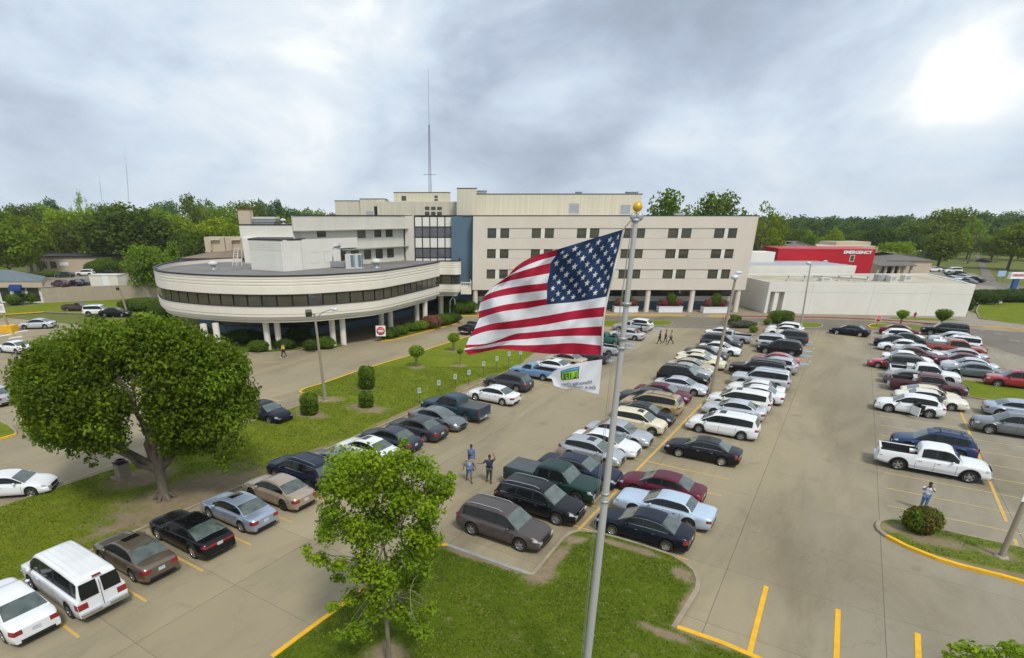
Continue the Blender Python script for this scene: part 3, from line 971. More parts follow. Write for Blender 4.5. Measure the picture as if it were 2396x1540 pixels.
def car_design(L, W, top, roof, wheels, wr=0.33, belt=None, tumble=0.16, glass=(), zb=0.22, bed=None, nose=0.80, tail=0.88, sm=2, doors=(), handles=(), wsx=None, rwx=None, rails=False,
               sunroof=None, boxy=0.0, grille=(0.42, 0.62, 0.55), head=(0.60, 0.74), tl=(0.66, 0.86), rim='M_RIM', bar=False, chrome=False, tailbar=False, rh=None, archtrim=False, crossbars=False, steps=False, vanrear=False):
    """returns the parts of one kind of vehicle as (name, mesh, uses paint slot, label)"""
    hx = L / 2
    ztop = table(top, sm)
    zroof = table(roof, sm)
    ra = wr + 0.055
    x1, x0 = roof[-1][0], roof[0][0]

    def wid(x):
        u = (x - (hx - 0.75)) / 0.75
        v = (-(hx - 0.6) - x) / 0.6
        w = W / 2
        if u > 0: w *= 1 - (1 - nose) * u ** 2.2
        if v > 0: w *= 1 - (1 - tail) * v ** 2.2
        return w

    def zbot(x):
        z = zb
        u = (x - (hx - 0.5)) / 0.5
        if u > 0: z += 0.05 * u
        v = (-(hx - 0.5) - x) / 0.5
        if v > 0: z += 0.08 * v
        for xw in wheels:
            d = abs(x - xw)
            if d < ra:
                z = max(z, wr + math.sqrt(ra * ra - d * d))
        return z

    def zsh(x):
        return ztop(x)

    def section(x):
        w, b, t = wid(x), zbot(x), ztop(x)
        lvl = [(w - 0.07, b), (w - 0.015, b + 0.03), (w, b + (t - b) * 0.35), (w, 0.55), (w - 0.008, t - 0.24), (w - 0.035, t - 0.10), (w - 0.085, t - 0.025), (w - 0.20, t + 0.0), (w * 0.5, t + 0.022), (0, t + 0.03)]
        if boxy:
            lvl[4] = (w, t - 0.2)
            lvl[5] = (w - 0.012, t - 0.09)
            lvl[6] = (w - 0.05, t - 0.02)
        out = []
        pz = b
        for i, (y, z) in enumerate(lvl):
            z = max(z, pz + 0.004) if 0 < i < 7 else z
            z = min(z, t + 0.03)
            if 0 < i < 7: z = min(z, t - 0.003 * (7 - i))
            out.append((y, z))
            pz = z
        if bed and bed[0] < x < bed[1]:
            rz = t + bed[2]
            out = out[:5] + [(w - 0.005, rz - 0.02), (w - 0.02, rz), (w - 0.10, rz), (w - 0.11, 0.78), (0, 0.78)]
        return out
    xs = set()
    n = int(L / 0.16)
    for i in range(n + 1):
        xs.add(round(-hx + L * i / n, 4))
    for xw in wheels:
        for k in range(13):
            xs.add(round(xw + ra * cos(pi * k / 12), 4))
    for e_ in (hx - 0.04, hx - 0.1, -hx + 0.03, -hx + 0.08):
        xs.add(e_)
    if bed:
        for e_ in (bed[0] + 0.002, bed[0] - 0.002, bed[1] + 0.002, bed[1] - 0.002):
            xs.add(e_)
    xs = sorted(x for x in xs if -hx <= x <= hx)
    xs2 = [xs[0]]
    for x in xs[1:]:
        if x - xs2[-1] > 0.0035: xs2.append(x)
    xs = xs2

    body = MB()
    rows = []
    for x in xs:
        s_ = section(x)
        rows.append([(x, -y, z) for y, z in s_] + [(x, y, z) for y, z in reversed(s_[:-1])])
    body.grid(rows, 0, True)
    # split off flat closing faces
    for row, fl in ((rows[0], True), (rows[-1], False)):
        c = (row[0][0], 0, sum(p[2] for p in row) / len(row))
        vs = [c] + row
        fs = [(0, i + 1, i + 2) for i in range(len(row) - 1)] + [(0, len(row), 1)]
        body.add(vs, [tuple(reversed(f)) if fl else f for f in fs], 0, False)
    # wheel wells and underside
    for xw in wheels:
        for sgn in (-1, 1):
            a, b_ = [], []
            for k in range(13):
                t = pi * k / 12
                x = xw + (ra - 0.002) * cos(t)
                z = wr + (ra - 0.002) * sin(t)
                w = wid(x)
                a.append((x, sgn * (w - 0.02), z))
                b_.append((x, sgn * (w - 0.42), z))
            body.grid([a, b_], 1, True)
            body.add([(xw - ra, sgn * (wid(xw) - 0.42), zb), (xw + ra, sgn * (wid(xw) - 0.42), zb)] + [(p[0], p[1], p[2]) for p in b_], [(0,) + tuple(range(14, 1, -1)) + ()], 1)
    wi = W / 2 - 0.10
    body.box(-hx + 0.12, wheels[0] - ra, -wi + 0.06, wi - 0.06, zb - 0.03, zb + 0.12, 1)
    body.box(wheels[0] + ra, wheels[1] - ra, -wi, wi, zb - 0.04, zb + 0.1, 1)
    body.box(wheels[1] + ra, hx - 0.15, -wi + 0.1, wi - 0.1, zb - 0.03, zb + 0.12, 1)
    body.box(-hx + 0.1, hx - 0.15, -wi + 0.36, wi - 0.36, zb - 0.035, zb + 0.14, 1)
    # cabin shell
    hmax = max(zroof(x0 + (x1 - x0) * i / 40) - ztop(x0 + (x1 - x0) * i / 40) for i in range(41))

    def cab(x, t, off=0.0):
        zb_ = ztop(x) - 0.01
        h = max(0.0, zroof(x) - zb_)
        w = wid(x) - 0.085
        r = w - tumble * (h / hmax) ** 0.8
        if t < 0.5:
            u = t / 0.5
            y, z = w + (r - w) * u, 0.86 * h * u
        elif t < 0.66:
            u = (t - 0.5) / 0.16
            y = (1 - u) ** 2 * r + 2 * u * (1 - u) * (r - 0.02) + u * u * r * 0.80
            z = h * ((1 - u) ** 2 * 0.86 + 2 * u * (1 - u) * 0.975 + u * u * 0.985)
        else:
            u = (t - 0.66) / 0.34
            y, z = r * 0.80 * (1 - u), h * (0.985 + 0.015 * sin(u * pi / 2))
        return Vector((x, y, zb_ + z))

    def cabo(x, t, off):
        e = 0.01
        p = cab(x, t)
        a = cab(min(x + e, x1), t) - cab(max(x - e, x0), t)
        b_ = cab(x, min(1, t + e)) - cab(x, max(0, t - e))
        nn = a.cross(b_)
        if nn.length < 1e-9: nn = Vector((0, 0, 1))
        nn.normalize()
        if nn.z < -0.01 or (abs(nn.z) < 0.3 and nn.y < 0): nn = -nn
        if p.y > 0.2 and nn.y < -0.05 and nn.z < 0.5: nn = -nn
        return p + nn * off
    ts = [0, 0.12, 0.25, 0.38, 0.5, 0.55, 0.6, 0.66, 0.75, 0.87, 1.0]
    cx = [x0 + (x1 - x0) * i / 36 for i in range(37)]
    rows = []
    for x in cx:
        r = [cab(x, t) for t in ts]
        rows.append([Vector((p.x, -p.y, p.z)) for p in r] + list(reversed(r[:-1])))
    body.grid(rows, 0, True)
    for row, fl in ((rows[0], True), (rows[-1], False)):
        f = tuple(range(len(row)))
        body.add(row, [tuple(reversed(f)) if fl else f], 0)

    def patch(xa, xb, ta, tb, off, nx=8, nt_=5, slant=(0, 0)):
        P = []
        for i in range(nx + 1):
            r = []
            for j in range(nt_ + 1):
                t = ta + (tb - ta) * j / nt_
                q = j / nt_
                a_, b_ = xa + slant[0] * q, xb + slant[1] * q
                r.append(cabo(a_ + (b_ - a_) * i / nx, t, off))
            P.append(r)
        return P

    def mirror(P):
        return [[Vector((p.x, -p.y, p.z)) for p in r] for r in P]
    parts = []
    # black frame round the side glass
    ga = min(g_[0] for g_ in glass)
    gb = max(g_[1] for g_ in glass)
    Pk = patch(ga - 0.03, gb + 0.04, 0.055, 0.475, 0.004, 24)
    body.grid(Pk, 1, True)
    body.grid(mirror(Pk), 1, True, True)
    if chrome:
        for ta, tb_ in ((0.042, 0.058), (0.472, 0.484)):
            Pc = patch(ga - 0.03, gb + 0.04, ta, tb_, 0.006, 24, 1)
            body.grid(Pc, 2, True)
            body.grid(mirror(Pc), 2, True, True)
    # door seams and handles on the lower body
    def side(x, z, off=0.004):
        s_ = section(x)
        for (ya, za), (yb, zb2) in zip(s_, s_[1:]):
            if zb2 >= z >= za and zb2 > za:
                return Vector((x, ya + (yb - ya) * (z - za) / (zb2 - za) + off, z))
        return Vector((x, s_[3][0] + off, z))
    for xd in doors:
        for sg in (-1, 1):
            P = []
            for k in range(7):
                z = 0.32 + (ztop(xd) - 0.05 - 0.32) * k / 6
                p = side(xd, z)
                P.append([(xd - 0.009, sg * p.y, z), (xd + 0.009, sg * p.y, z)])
            body.grid(P, 1, True)
    for xd in handles:
        p = side(xd, ztop(xd) - 0.17)
        for sg in (-1, 1):
            body.bxc((xd, sg * (p.y + 0.01), p.z), (0.17, 0.03, 0.03), 0, 2 if chrome else 0)
    # lower black valances and grille on the nose, bumper line on the tail
    gz0, gz1, gw = grille
    yn = wid(hx)
    body.bxc((hx - 0.02, 0, zb + 0.09), (0.07, yn * 1.3, 0.10), 0, 1)
    body.bxc((-hx + 0.02, 0, zb + 0.14), (0.07, wid(-hx) * 1.5, 0.10), 0, 1)
    if bar:
        body.bxc((-hx - 0.06, 0, 0.52), (0.16, W * 0.94, 0.16), 0, 2)
        body.bxc((hx + 0.02, 0, 0.48), (0.14, W * 0.92, 0.2), 0, 2)
    if archtrim:
        for xw in wheels:
            for sg in (-1, 1):
                P = []
                for k in range(15):
                    t = pi * (k / 14)
                    x, z = xw + ra * cos(t), wr + ra * sin(t)
                    x2, z2 = xw + (ra + 0.09) * cos(t), wr + (ra + 0.09) * sin(t)
                    w = wid(x) + 0.012
                    P.append([(x, sg * w, z), (x2, sg * w, z2)])
                body.grid(P, 3 if archtrim == 2 else 1, True)
    if rails:
        rmat = 2 if rails == 2 else 1
        for sg in (-1, 1):
            xa, xb = roof[1][0] + 0.25, roof[-2][0] - 0.3
            pts = []
            for k in range(9):
                x = xa + (xb - xa) * k / 8
                p = cab(x, 0.64)
                pts.append((x, sg * p.y * 0.985, p.z + (0.055 if 0 < k < 8 else 0.0)))
            body.tube(pts, 0.022, 6, rmat)
        if crossbars:
            for x in (xa + 0.35, xb - 0.35):
                p = cab(x, 0.64)
                body.tube([(x, -p.y * 0.98, p.z + 0.06), (x, p.y * 0.98, p.z + 0.06)], 0.02, 6, rmat)
    if bed:
        # inside of the load bed and cover
        z = ztop((bed[0] + bed[1]) / 2) + bed[2]
        wi2 = W / 2 - 0.105
        if len(bed) > 3 and bed[3]:
            body.box(bed[0] + 0.05, bed[1] - 0.02, -wi2, wi2, z - 0.02, z + 0.035, 3)
        else:
            body.box(bed[0] + 0.06, bed[1] - 0.01, -wi2, wi2, 0.785, 0.80, 3)
            for yy in (-wi2, wi2 - 0.012):
                body.box(bed[0] + 0.06, bed[1] - 0.01, yy, yy + 0.012, 0.80, z - 0.03, 3)
            body.box(bed[1] - 0.03, bed[1] - 0.01, -wi2 + 0.012, wi2 - 0.012, 0.80, z - 0.02, 3)
        body.box(bed[0] + 0.0, bed[0] + 0.06, -wi2 - 0.09, wi2 + 0.09, 0.6, z - 0.004, 0)
        body.box(bed[0] + 0.06, bed[0] + 0.065, -wi2, wi2, 0.8, z - 0.02, 3)
    if steps:
        for sg in (-1, 1):
            body.tube([(wheels[0] + ra + 0.1, sg * (W / 2 - 0.02), 0.36), (wheels[1] - ra - 0.1, sg * (W / 2 - 0.02), 0.36)], 0.045, 8, 2)
    parts.append(('body', body, ['PAINT', M_BLK, M_CHROME, M_TONN if (bed and len(bed) > 3 and bed[3]) else (M_BEDL if bed else M_BLK), M_TAIL], None))

    if vanrear:
        for k in range(6):
            yy = -0.62 + 0.248 * k
            body.tube([(-2.45, yy, zroof(-2.45) - 0.02), (-1.2, yy, zroof(-1.2) + 0.006), (0.75, yy, zroof(0.6) - 0.002)], 0.018, 5, 0)
        body.bxc((-2.72, 0, 1.98), (0.05, 0.34, 0.07), 0, 4)
        body.bxc((-2.815, 0, 1.1), (0.01, 0.02, 1.4), 0, 1)
    # glass
    for (xa, xb, *sl) in glass:
        sl = sl[0] if sl else (0, 0)
        P = patch(xa, xb, 0.075, 0.455, 0.009, 10, 5, sl)
        for q in (1, -1):
            g_ = MB()
            g_.grid(P if q == 1 else mirror(P), 0, True, q == -1)
            parts.append(('side_window', g_, [M_GLASS], None))
    if vanrear:
        for sg in (-1, 1):
            g_ = MB()
            ya, yb = sorted((sg * 0.09, sg * 0.80))
            rr = []
            for (z_, x_) in ((1.18, -2.806), (1.5, -2.79), (1.86, -2.745)):
                k_ = 0.0 if z_ < 1.8 else 0.05
                rr.append([(x_ - 0.015, ya + k_ * (sg < 0), z_), (x_ - 0.015, yb - k_ * (sg > 0), z_)])
            g_.grid(rr, 0, False)
            parts.append(('rear_window', g_, [M_GLASS], None))
    for nm, (xa, xb), mm in (('windscreen', wsx, M_WSH), ('rear_window', rwx, M_RGL)):
        if vanrear and nm == 'rear_window': continue
        tt = [0.56 + 0.44 * j / 6 for j in range(7)]
        P = []
        for i in range(9):
            x = xa + (xb - xa) * i / 8
            r = [cabo(x, t, 0.009) for t in tt]
            P.append([Vector((p.x, -p.y, p.z)) for p in r] + list(reversed(r[:-1])))
        g_ = MB()
        g_.grid(P, 0, True)
        parts.append((nm, g_, [mm], None))
    if sunroof:
        P = []
        for i in range(5):
            x = sunroof[0] + (sunroof[1] - sunroof[0]) * i / 4
            r = [cabo(x, 0.76 + 0.24 * j / 3, 0.008) for j in range(4)]
            P.append([Vector((p.x, -p.y, p.z)) for p in r] + list(reversed(r[:-1])))
        g_ = MB()
        g_.grid(P, 0, True)
        parts.append(('sunroof', g_, [M_GLASS], None))
    # lamps
    for sg in (1, -1):
        h = MB()
        P = []
        for i in range(6):
            x = hx - 0.34 + 0.33 * i / 5
            za, zb2 = head[0] + 0.02 * (1 - i / 5), min(head[1], ztop(x) - 0.015)
            a = [side(x, za + (zb2 - za) * j / 3, 0.008) for j in range(4)]
            P.append([(p.x, sg * p.y, p.z) for p in a])
        h.grid(P, 0, True, sg == -1)
        z2 = min(head[1], ztop(hx) - 0.01)
        ya, yb = yn * 0.62, yn * 0.98
        h.box(hx - 0.01, hx + 0.008, min(sg * ya, sg * yb), max(sg * ya, sg * yb), head[0] - 0.02, z2)
        parts.append(('headlight', h, [M_HEAD], None))
        t = MB()
        P = []
        for i in range(5):
            x = -hx + 0.01 + 0.24 * i / 4
            a = [side(x, tl[0] + (min(tl[1], ztop(x) - 0.02) - tl[0]) * j / 3, 0.008) for j in range(4)]
            P.append([(p.x, sg * p.y, p.z) for p in a])
        t.grid(P, 0, True, sg == -1)
        yt = wid(-hx)
        ya, yb = (yt * (0.05 if tailbar else (0.86 if bed else 0.60)), yt * 0.99)
        t.box(-hx - 0.008, -hx + 0.01, min(sg * ya, sg * yb), max(sg * ya, sg * yb), tl[0], min(tl[1], (ztop(-hx + 0.1) + (bed[2] if bed else 0)) - 0.03))
        if rh:                                          # tall lamps beside the tailgate
            pass
        parts.append(('taillight', t, [M_TAIL], None))
        m_ = MB()
        xm = wsx[1] - (0.72 if not boxy else 0.5)
        xm = roof[-1][0] - 0.55
        p = cab(xm, 0.02)
        m_.ball((xm + 0.02, sg * (p.y + 0.13), p.z + 0.05), 0.10, 8, 0, (0.8, 1.05, 0.75))
        m_.bxc((xm + 0.02, sg * (p.y + 0.04), p.z + 0.02), (0.06, 0.12, 0.04), 0, 1)
        parts.append(('mirror', m_, ['PAINT', M_BLK], None))
    gr = MB()
    gr.box(hx - 0.005, hx + 0.012, -yn * gw, yn * gw, gz0, gz1, 0)
    if chrome:
        gr.box(hx + 0.002, hx + 0.022, -yn * gw, yn * gw, gz1 - 0.01, gz1 + 0.025, 1)
        gr.box(hx + 0.002, hx + 0.02, -yn * gw, yn * gw, (gz0 + gz1) / 2 - 0.01, (gz0 + gz1) / 2 + 0.012, 1)
    parts.append(('grille', gr, [M_BLK, M_CHROME], None))
    pl = MB()
    pz = (tl[0] + 0.02) if not bar else 0.60
    if bed: pz = 0.55
    pl.box(-hx - (0.15 if bar else 0.012), -hx - (0.14 if bar else 0.002), -0.155, 0.155, pz - 0.08, pz + 0.08)
    parts.append(('number_plate', pl, [M_PLATE], None))
    return dict(parts=parts, wheels=[(xw, sg * (W / 2 - 0.115)) for xw in wheels for sg in (1, -1)], wr=wr, rim=rim, L=L, W=W, roofz=max(r[1] for r in roof))


def wheel_meshes(wr, rimkey, style=5):
    ty = MB()
    w = 0.105
    ty.lathe([(wr * 0.64, -w), (wr * 0.88, -w), (wr * 0.97, -w * 0.85), (wr, -w * 0.5), (wr, w * 0.5), (wr * 0.97, w * 0.85), (wr * 0.88, w), (wr * 0.64, w), (wr * 0.62, w * 0.6)], 20, axis='Y')
    ri = MB()
    ri.lathe([(wr * 0.645, w * 0.93), (wr * 0.60, w * 1.0), (wr * 0.57, w * 0.7), (wr * 0.57, w * 0.3)], 20, axis='Y')
    ri.lathe([(0.001, w * 0.25), (wr * 0.57, w * 0.25)], 20, axis='Y', m=1)
    ri.lathe([(0.001, w * 0.82), (wr * 0.13, w * 0.8), (wr * 0.15, w * 0.5), (wr * 0.15, w * 0.25)], 10, axis='Y')
    for k in range(style):
        a = 2 * pi * k / style
        d = Vector((cos(a), 0, sin(a)))
        n = Vector((-sin(a), 0, cos(a)))
        h = wr * (0.085 if style > 5 else 0.12)
        vs = []
        for r, hh, yy in ((wr * 0.1, h * 1.2, w * 0.78), (wr * 0.59, h, w * 0.85)):
            for s_ in (-1, 1):
                vs.append(d * r + n * hh * s_ + Vector((0, yy, 0)))
                vs.append(d * r + n * hh * s_ + Vector((0, yy - w * 0.4, 0)))
        ri.add(vs, [(0, 2, 6, 4), (0, 4, 5, 1), (2, 3, 7, 6)], 0)
    return ty.mesh('tyre', [M_TYRE]), ri.mesh('rim', [MATS_RIM[rimkey], M_BLK])


MATS_RIM = {'M_RIM': M_RIM, 'M_RIMD': M_RIMD, 'chrome': M_CHROME}
DES = {}


def design(key, **k):
    style = k.pop('spokes', 5)
    d = car_design(**k)
    d['meshes'] = []
    for (nm, mb, ms, lab) in d['parts']:
        me = mb.mesh(nm, [PAINT['white'] if q == 'PAINT' else q for q in ms])
        d['meshes'].append((nm, me, [i for i, q in enumerate(ms) if q == 'PAINT']))
    d['ty'], d['ri'] = wheel_meshes(d['wr'], d['rim'], style)
    DES[key] = d


SED_TOP = [(-2.42, 0.84), (-2.38, 0.93), (-2.15, 0.985), (-1.55, 1.0), (0.9, 0.955), (1.15, 0.95), (1.9, 0.86), (2.25, 0.74), (2.38, 0.64), (2.42, 0.56)]
SED_ROOF = [(-1.75, 0.985), (-1.15, 1.33), (-0.85, 1.43), (-0.3, 1.475), (0.1, 1.46), (0.42, 1.39), (1.22, 0.94)]
SED_GL = [(-1.50, -0.98, (0.22, -0.0)), (-0.93, -0.12), (-0.05, 1.02, (0, -0.42))]
base = dict(L=4.84, W=1.83, top=SED_TOP, roof=SED_ROOF, wheels=(-1.40, 1.38), glass=[(-1.36, -0.16, (0.25, 0)), (-0.09, 0.98, (0, -0.35))], wsx=(0.46, 1.16), rwx=(-1.68, -1.02), doors=(-1.02, -0.12, 0.92), handles=(-0.72, 0.15))
design('sedan', **base)
design('sedan_roof', **{**base, 'sunroof': (-0.25, 0.22)})
design('sedan_chrome', **{**base, 'chrome': True, 'spokes': 10, 'rim': 'chrome'})
design('sedan_steel', **{**base, 'rim': 'M_RIMD'})
design('muscle', **{**base, 'L': 5.05, 'W': 1.90, 'top': [(-2.52, 0.86), (-2.48, 0.98), (-2.2, 1.03), (-1.55, 1.03), (0.9, 0.98), (1.15, 0.97), (2.1, 0.90), (2.4, 0.82), (2.5, 0.7), (2.52, 0.56)],
                    'roof': [(-1.95, 1.02), (-1.15, 1.34), (-0.8, 1.42), (-0.3, 1.46), (0.1, 1.45), (0.4, 1.38), (1.2, 0.96)], 'tailbar': True, 'tl': (0.78, 0.9), 'rim': 'chrome', 'wr': 0.36, 'wsx': (0.44, 1.14), 'rwx': (-1.9, -1.05), 'glass': [(-1.4, -0.16, (0.25, 0)), (-0.09, 0.98, (0, -0.35))], 'wheels': (-1.53, 1.52), 'grille': (0.45, 0.72, 0.6)})
design('coupe', **{**base, 'L': 4.55, 'W': 1.80, 'top': [(-2.27, 0.84), (-2.24, 0.93), (-2.0, 0.97), (-1.5, 0.98), (0.75, 0.92), (1.0, 0.91), (1.75, 0.83), (2.1, 0.70), (2.24, 0.60), (2.27, 0.52)],
                   'roof': [(-1.9, 0.965), (-1.1, 1.28), (-0.7, 1.36), (-0.25, 1.385), (0.1, 1.37), (0.38, 1.30), (1.1, 0.905)], 'wheels': (-1.35, 1.33), 'glass': [(-1.25, -0.42, (0.3, 0)), (-0.36, 0.9, (0, -0.4))], 'wsx': (0.4, 1.05), 'rwx': (-1.82, -1.0), 'doors': (-0.5, 0.85), 'handles': (-0.2,)})
design('boat', **{**base, 'L': 5.25, 'W': 1.90, 'top': [(-2.62, 0.82), (-2.59, 0.9), (-2.4, 0.95), (-1.5, 0.965), (0.8, 0.93), (1.1, 0.93), (2.25, 0.85), (2.5, 0.79), (2.6, 0.66), (2.62, 0.52)],
                  'roof': [(-1.65, 0.95), (-1.22, 1.33), (-0.95, 1.395), (-0.3, 1.42), (0.0, 1.41), (0.3, 1.35), (1.08, 0.92)], 'wheels': (-1.5, 1.45), 'nose': 0.9, 'tail': 0.93, 'wsx': (0.34, 1.03), 'rwx': (-1.6, -1.2), 'glass': [(-1.42, -0.2, (0.2, 0)), (-0.13, 0.88, (0, -0.32))], 'tumble': 0.2, 'tl': (0.66, 0.8), 'chrome': True})
design('suv', L=4.9, W=1.93, top=[(-2.45, 0.92), (-2.42, 1.02), (-2.2, 1.07), (1.0, 1.04), (1.25, 1.06), (2.05, 0.98), (2.32, 0.86), (2.42, 0.74), (2.45, 0.6)],
       roof=[(-2.36, 1.05), (-2.12, 1.55), (-1.95, 1.69), (-1.2, 1.745), (0.0, 1.76), (0.25, 1.73), (0.5, 1.65), (1.28, 1.06)], wheels=(-1.42, 1.42), wr=0.37, zb=0.28, glass=[(-2.0, -1.12, (0.16, 0)), (-1.05, -0.1), (-0.03, 1.02, (0, -0.42))], wsx=(0.54, 1.22), rwx=(-2.33, -2.08), tumble=0.19,
       doors=(-1.08, -0.06, 0.98), handles=(-0.78, 0.2), rails=2, tl=(0.92, 1.04), head=(0.72, 0.86), grille=(0.5, 0.8, 0.5))
design('suv_chrome', L=5.0, W=1.96, top=[(-2.5, 0.92), (-2.47, 1.02), (-2.2, 1.07), (1.0, 1.04), (1.25, 1.08), (2.1, 1.0), (2.38, 0.88), (2.47, 0.74), (2.5, 0.6)],
       roof=[(-2.42, 1.05), (-2.18, 1.55), (-2.0, 1.69), (-1.2, 1.745), (0.0, 1.76), (0.25, 1.73), (0.5, 1.65), (1.32, 1.07)], wheels=(-1.47, 1.45), wr=0.37, zb=0.28, glass=[(-2.05, -1.12, (0.16, 0)), (-1.05, -0.1), (-0.03, 1.02, (0, -0.42))], wsx=(0.54, 1.25), rwx=(-2.38, -2.13), tumble=0.19,
       doors=(-1.08, -0.06, 0.98), handles=(-0.78, 0.2), rails=2, tl=(0.92, 1.04), head=(0.74, 0.9), grille=(0.5, 0.86, 0.5), chrome=True, spokes=8)
design('xover', L=4.78, W=1.88, top=[(-2.39, 0.90), (-2.36, 1.0), (-2.15, 1.04), (0.9, 0.99), (1.2, 1.0), (1.95, 0.91), (2.25, 0.8), (2.36, 0.68), (2.39, 0.56)],
       roof=[(-2.2, 1.02), (-1.75, 1.48), (-1.5, 1.58), (-0.9, 1.64), (-0.1, 1.655), (0.2, 1.61), (0.48, 1.52), (1.25, 0.99)], wheels=(-1.38, 1.39), wr=0.37, zb=0.25, glass=[(-1.72, -0.98, (0.24, 0)), (-0.92, -0.1), (-0.03, 1.0, (0, -0.42))], wsx=(0.52, 1.2), rwx=(-2.14, -1.72),
       doors=(-1.0, -0.06, 0.95), handles=(-0.72, 0.2), tl=(0.84, 1.0), head=(0.68, 0.82), grille=(0.42, 0.72, 0.5))
design('xover_rails', **{**dict(L=4.78, W=1.86, top=[(-2.39, 0.90), (-2.36, 1.0), (-2.15, 1.06), (0.9, 1.01), (1.2, 1.02), (1.95, 0.95), (2.25, 0.84), (2.36, 0.72), (2.39, 0.56)],
       roof=[(-2.28, 1.02), (-1.95, 1.50), (-1.75, 1.62), (-0.9, 1.70), (-0.1, 1.71), (0.2, 1.67), (0.48, 1.58), (1.25, 1.0)], wheels=(-1.40, 1.44), wr=0.36, zb=0.26, glass=[(-1.8, -1.05, (0.2, 0)), (-0.98, -0.1), (-0.03, 1.0, (0, -0.42))], wsx=(0.52, 1.2), rwx=(-2.24, -1.92),
       doors=(-1.02, -0.06, 0.95), handles=(-0.72, 0.2), tl=(0.84, 1.0), head=(0.72, 0.86), grille=(0.45, 0.76, 0.5), rails=1, crossbars=True)})
design('bigsuv', L=5.25, W=2.02, top=[(-2.62, 0.98), (-2.60, 1.10), (-2.3, 1.14), (1.1, 1.12), (1.35, 1.16), (2.2, 1.12), (2.5, 1.05), (2.6, 0.9), (2.62, 0.7)],
       roof=[(-2.56, 1.12), (-2.42, 1.68), (-2.3, 1.83), (-1.2, 1.89), (0.1, 1.90), (0.4, 1.87), (0.62, 1.79), (1.32, 1.13)], wheels=(-1.5, 1.55), wr=0.39, zb=0.33, glass=[(-2.3, -1.3, (0.06, 0)), (-1.18, -0.14), (-0.04, 1.02, (0, -0.42))], wsx=(0.66, 1.27), rwx=(-2.54, -2.38), tumble=0.17, boxy=1, nose=0.9, tail=0.95,
       doors=(-1.24, -0.09, 1.0), handles=(-0.9, 0.2), rails=2, tl=(0.88, 1.12), head=(0.82, 0.98), grille=(0.6, 0.96, 0.55), chrome=True, steps=True)
design('oldsuv', L=4.85, W=1.86, top=[(-2.42, 0.96), (-2.40, 1.04), (-2.2, 1.08), (1.0, 1.06), (1.2, 1.08), (2.1, 1.03), (2.35, 0.95), (2.41, 0.8), (2.42, 0.66)],
       roof=[(-2.36, 1.06), (-2.2, 1.58), (-2.08, 1.72), (-1.2, 1.78), (0.1, 1.79), (0.35, 1.76), (0.55, 1.68), (1.2, 1.06)], wheels=(-1.4, 1.42), wr=0.37, zb=0.33, glass=[(-2.12, -1.22, (0.06, 0)), (-1.12, -0.14), (-0.04, 0.92, (0, -0.38))], wsx=(0.58, 1.15), rwx=(-2.34, -2.17), tumble=0.15, boxy=1, nose=0.9, tail=0.95,
       doors=(-1.2, -0.09, 0.9), handles=(-0.85, 0.15), rails=2, crossbars=True, tl=(0.8, 1.04), head=(0.78, 0.94), grille=(0.6, 0.92, 0.5), archtrim=1)
design('minivan', L=5.12, W=1.98, top=[(-2.56, 0.90), (-2.53, 1.02), (-2.3, 1.05), (1.2, 0.98), (1.55, 1.02), (2.1, 0.94), (2.42, 0.8), (2.53, 0.66), (2.56, 0.55)],
       roof=[(-2.48, 1.03), (-2.26, 1.50), (-2.1, 1.65), (-1.2, 1.73), (0.1, 1.73), (0.4, 1.70), (0.65, 1.62), (1.62, 1.0)], wheels=(-1.48, 1.52), wr=0.345, zb=0.22, glass=[(-2.08, -1.06, (0.16, 0)), (-1.0, 0.12), (0.18, 1.36, (0, -0.55))], wsx=(0.70, 1.55), rwx=(-2.45, -2.2),
       doors=(-1.03, 0.15, 1.25), handles=(0.0, 0.4), tl=(0.82, 1.0), head=(0.66, 0.82), grille=(0.45, 0.68, 0.4), sunroof=(-0.1, 0.35), spokes=7)
design('minivan_rack', L=5.08, W=1.98, top=[(-2.54, 0.90), (-2.51, 1.0), (-2.3, 1.03), (1.2, 0.96), (1.55, 0.98), (2.1, 0.88), (2.42, 0.74), (2.51, 0.64), (2.54, 0.55)],
       roof=[(-2.46, 1.0), (-2.2, 1.50), (-2.05, 1.62), (-1.2, 1.71), (0.1, 1.71), (0.4, 1.66), (0.65, 1.57), (1.62, 0.97)], wheels=(-1.5, 1.48), wr=0.34, zb=0.22, glass=[(-2.06, -1.06, (0.16, 0)), (-1.0, 0.12), (0.18, 1.36, (0, -0.55))], wsx=(0.70, 1.55), rwx=(-2.43, -2.16),
       doors=(-1.03, 0.15, 1.25), handles=(0.0, 0.4), tl=(0.80, 1.0), head=(0.62, 0.76), grille=(0.45, 0.62, 0.4), rails=1, crossbars=True)
design('hatch', L=4.36, W=1.78, top=[(-2.18, 0.88), (-2.15, 0.98), (-1.95, 1.03), (0.85, 0.96), (1.1, 0.97), (1.75, 0.88), (2.05, 0.76), (2.15, 0.66), (2.18, 0.55)],
       roof=[(-2.1, 1.0), (-1.72, 1.38), (-1.5, 1.47), (-0.8, 1.54), (-0.1, 1.55), (0.2, 1.51), (0.42, 1.43), (1.22, 0.96)], wheels=(-1.3, 1.3), wr=0.32, zb=0.22, glass=[(-1.68, -0.98, (0.22, 0)), (-0.92, -0.1), (-0.03, 0.98, (0, -0.42))], wsx=(0.48, 1.16), rwx=(-2.05, -1.68),
       doors=(-0.95, -0.06, 0.92), handles=(-0.7, 0.2), tl=(0.8, 0.96), head=(0.64, 0.8), grille=(0.42, 0.66, 0.4), sunroof=(-0.35, 0.15))
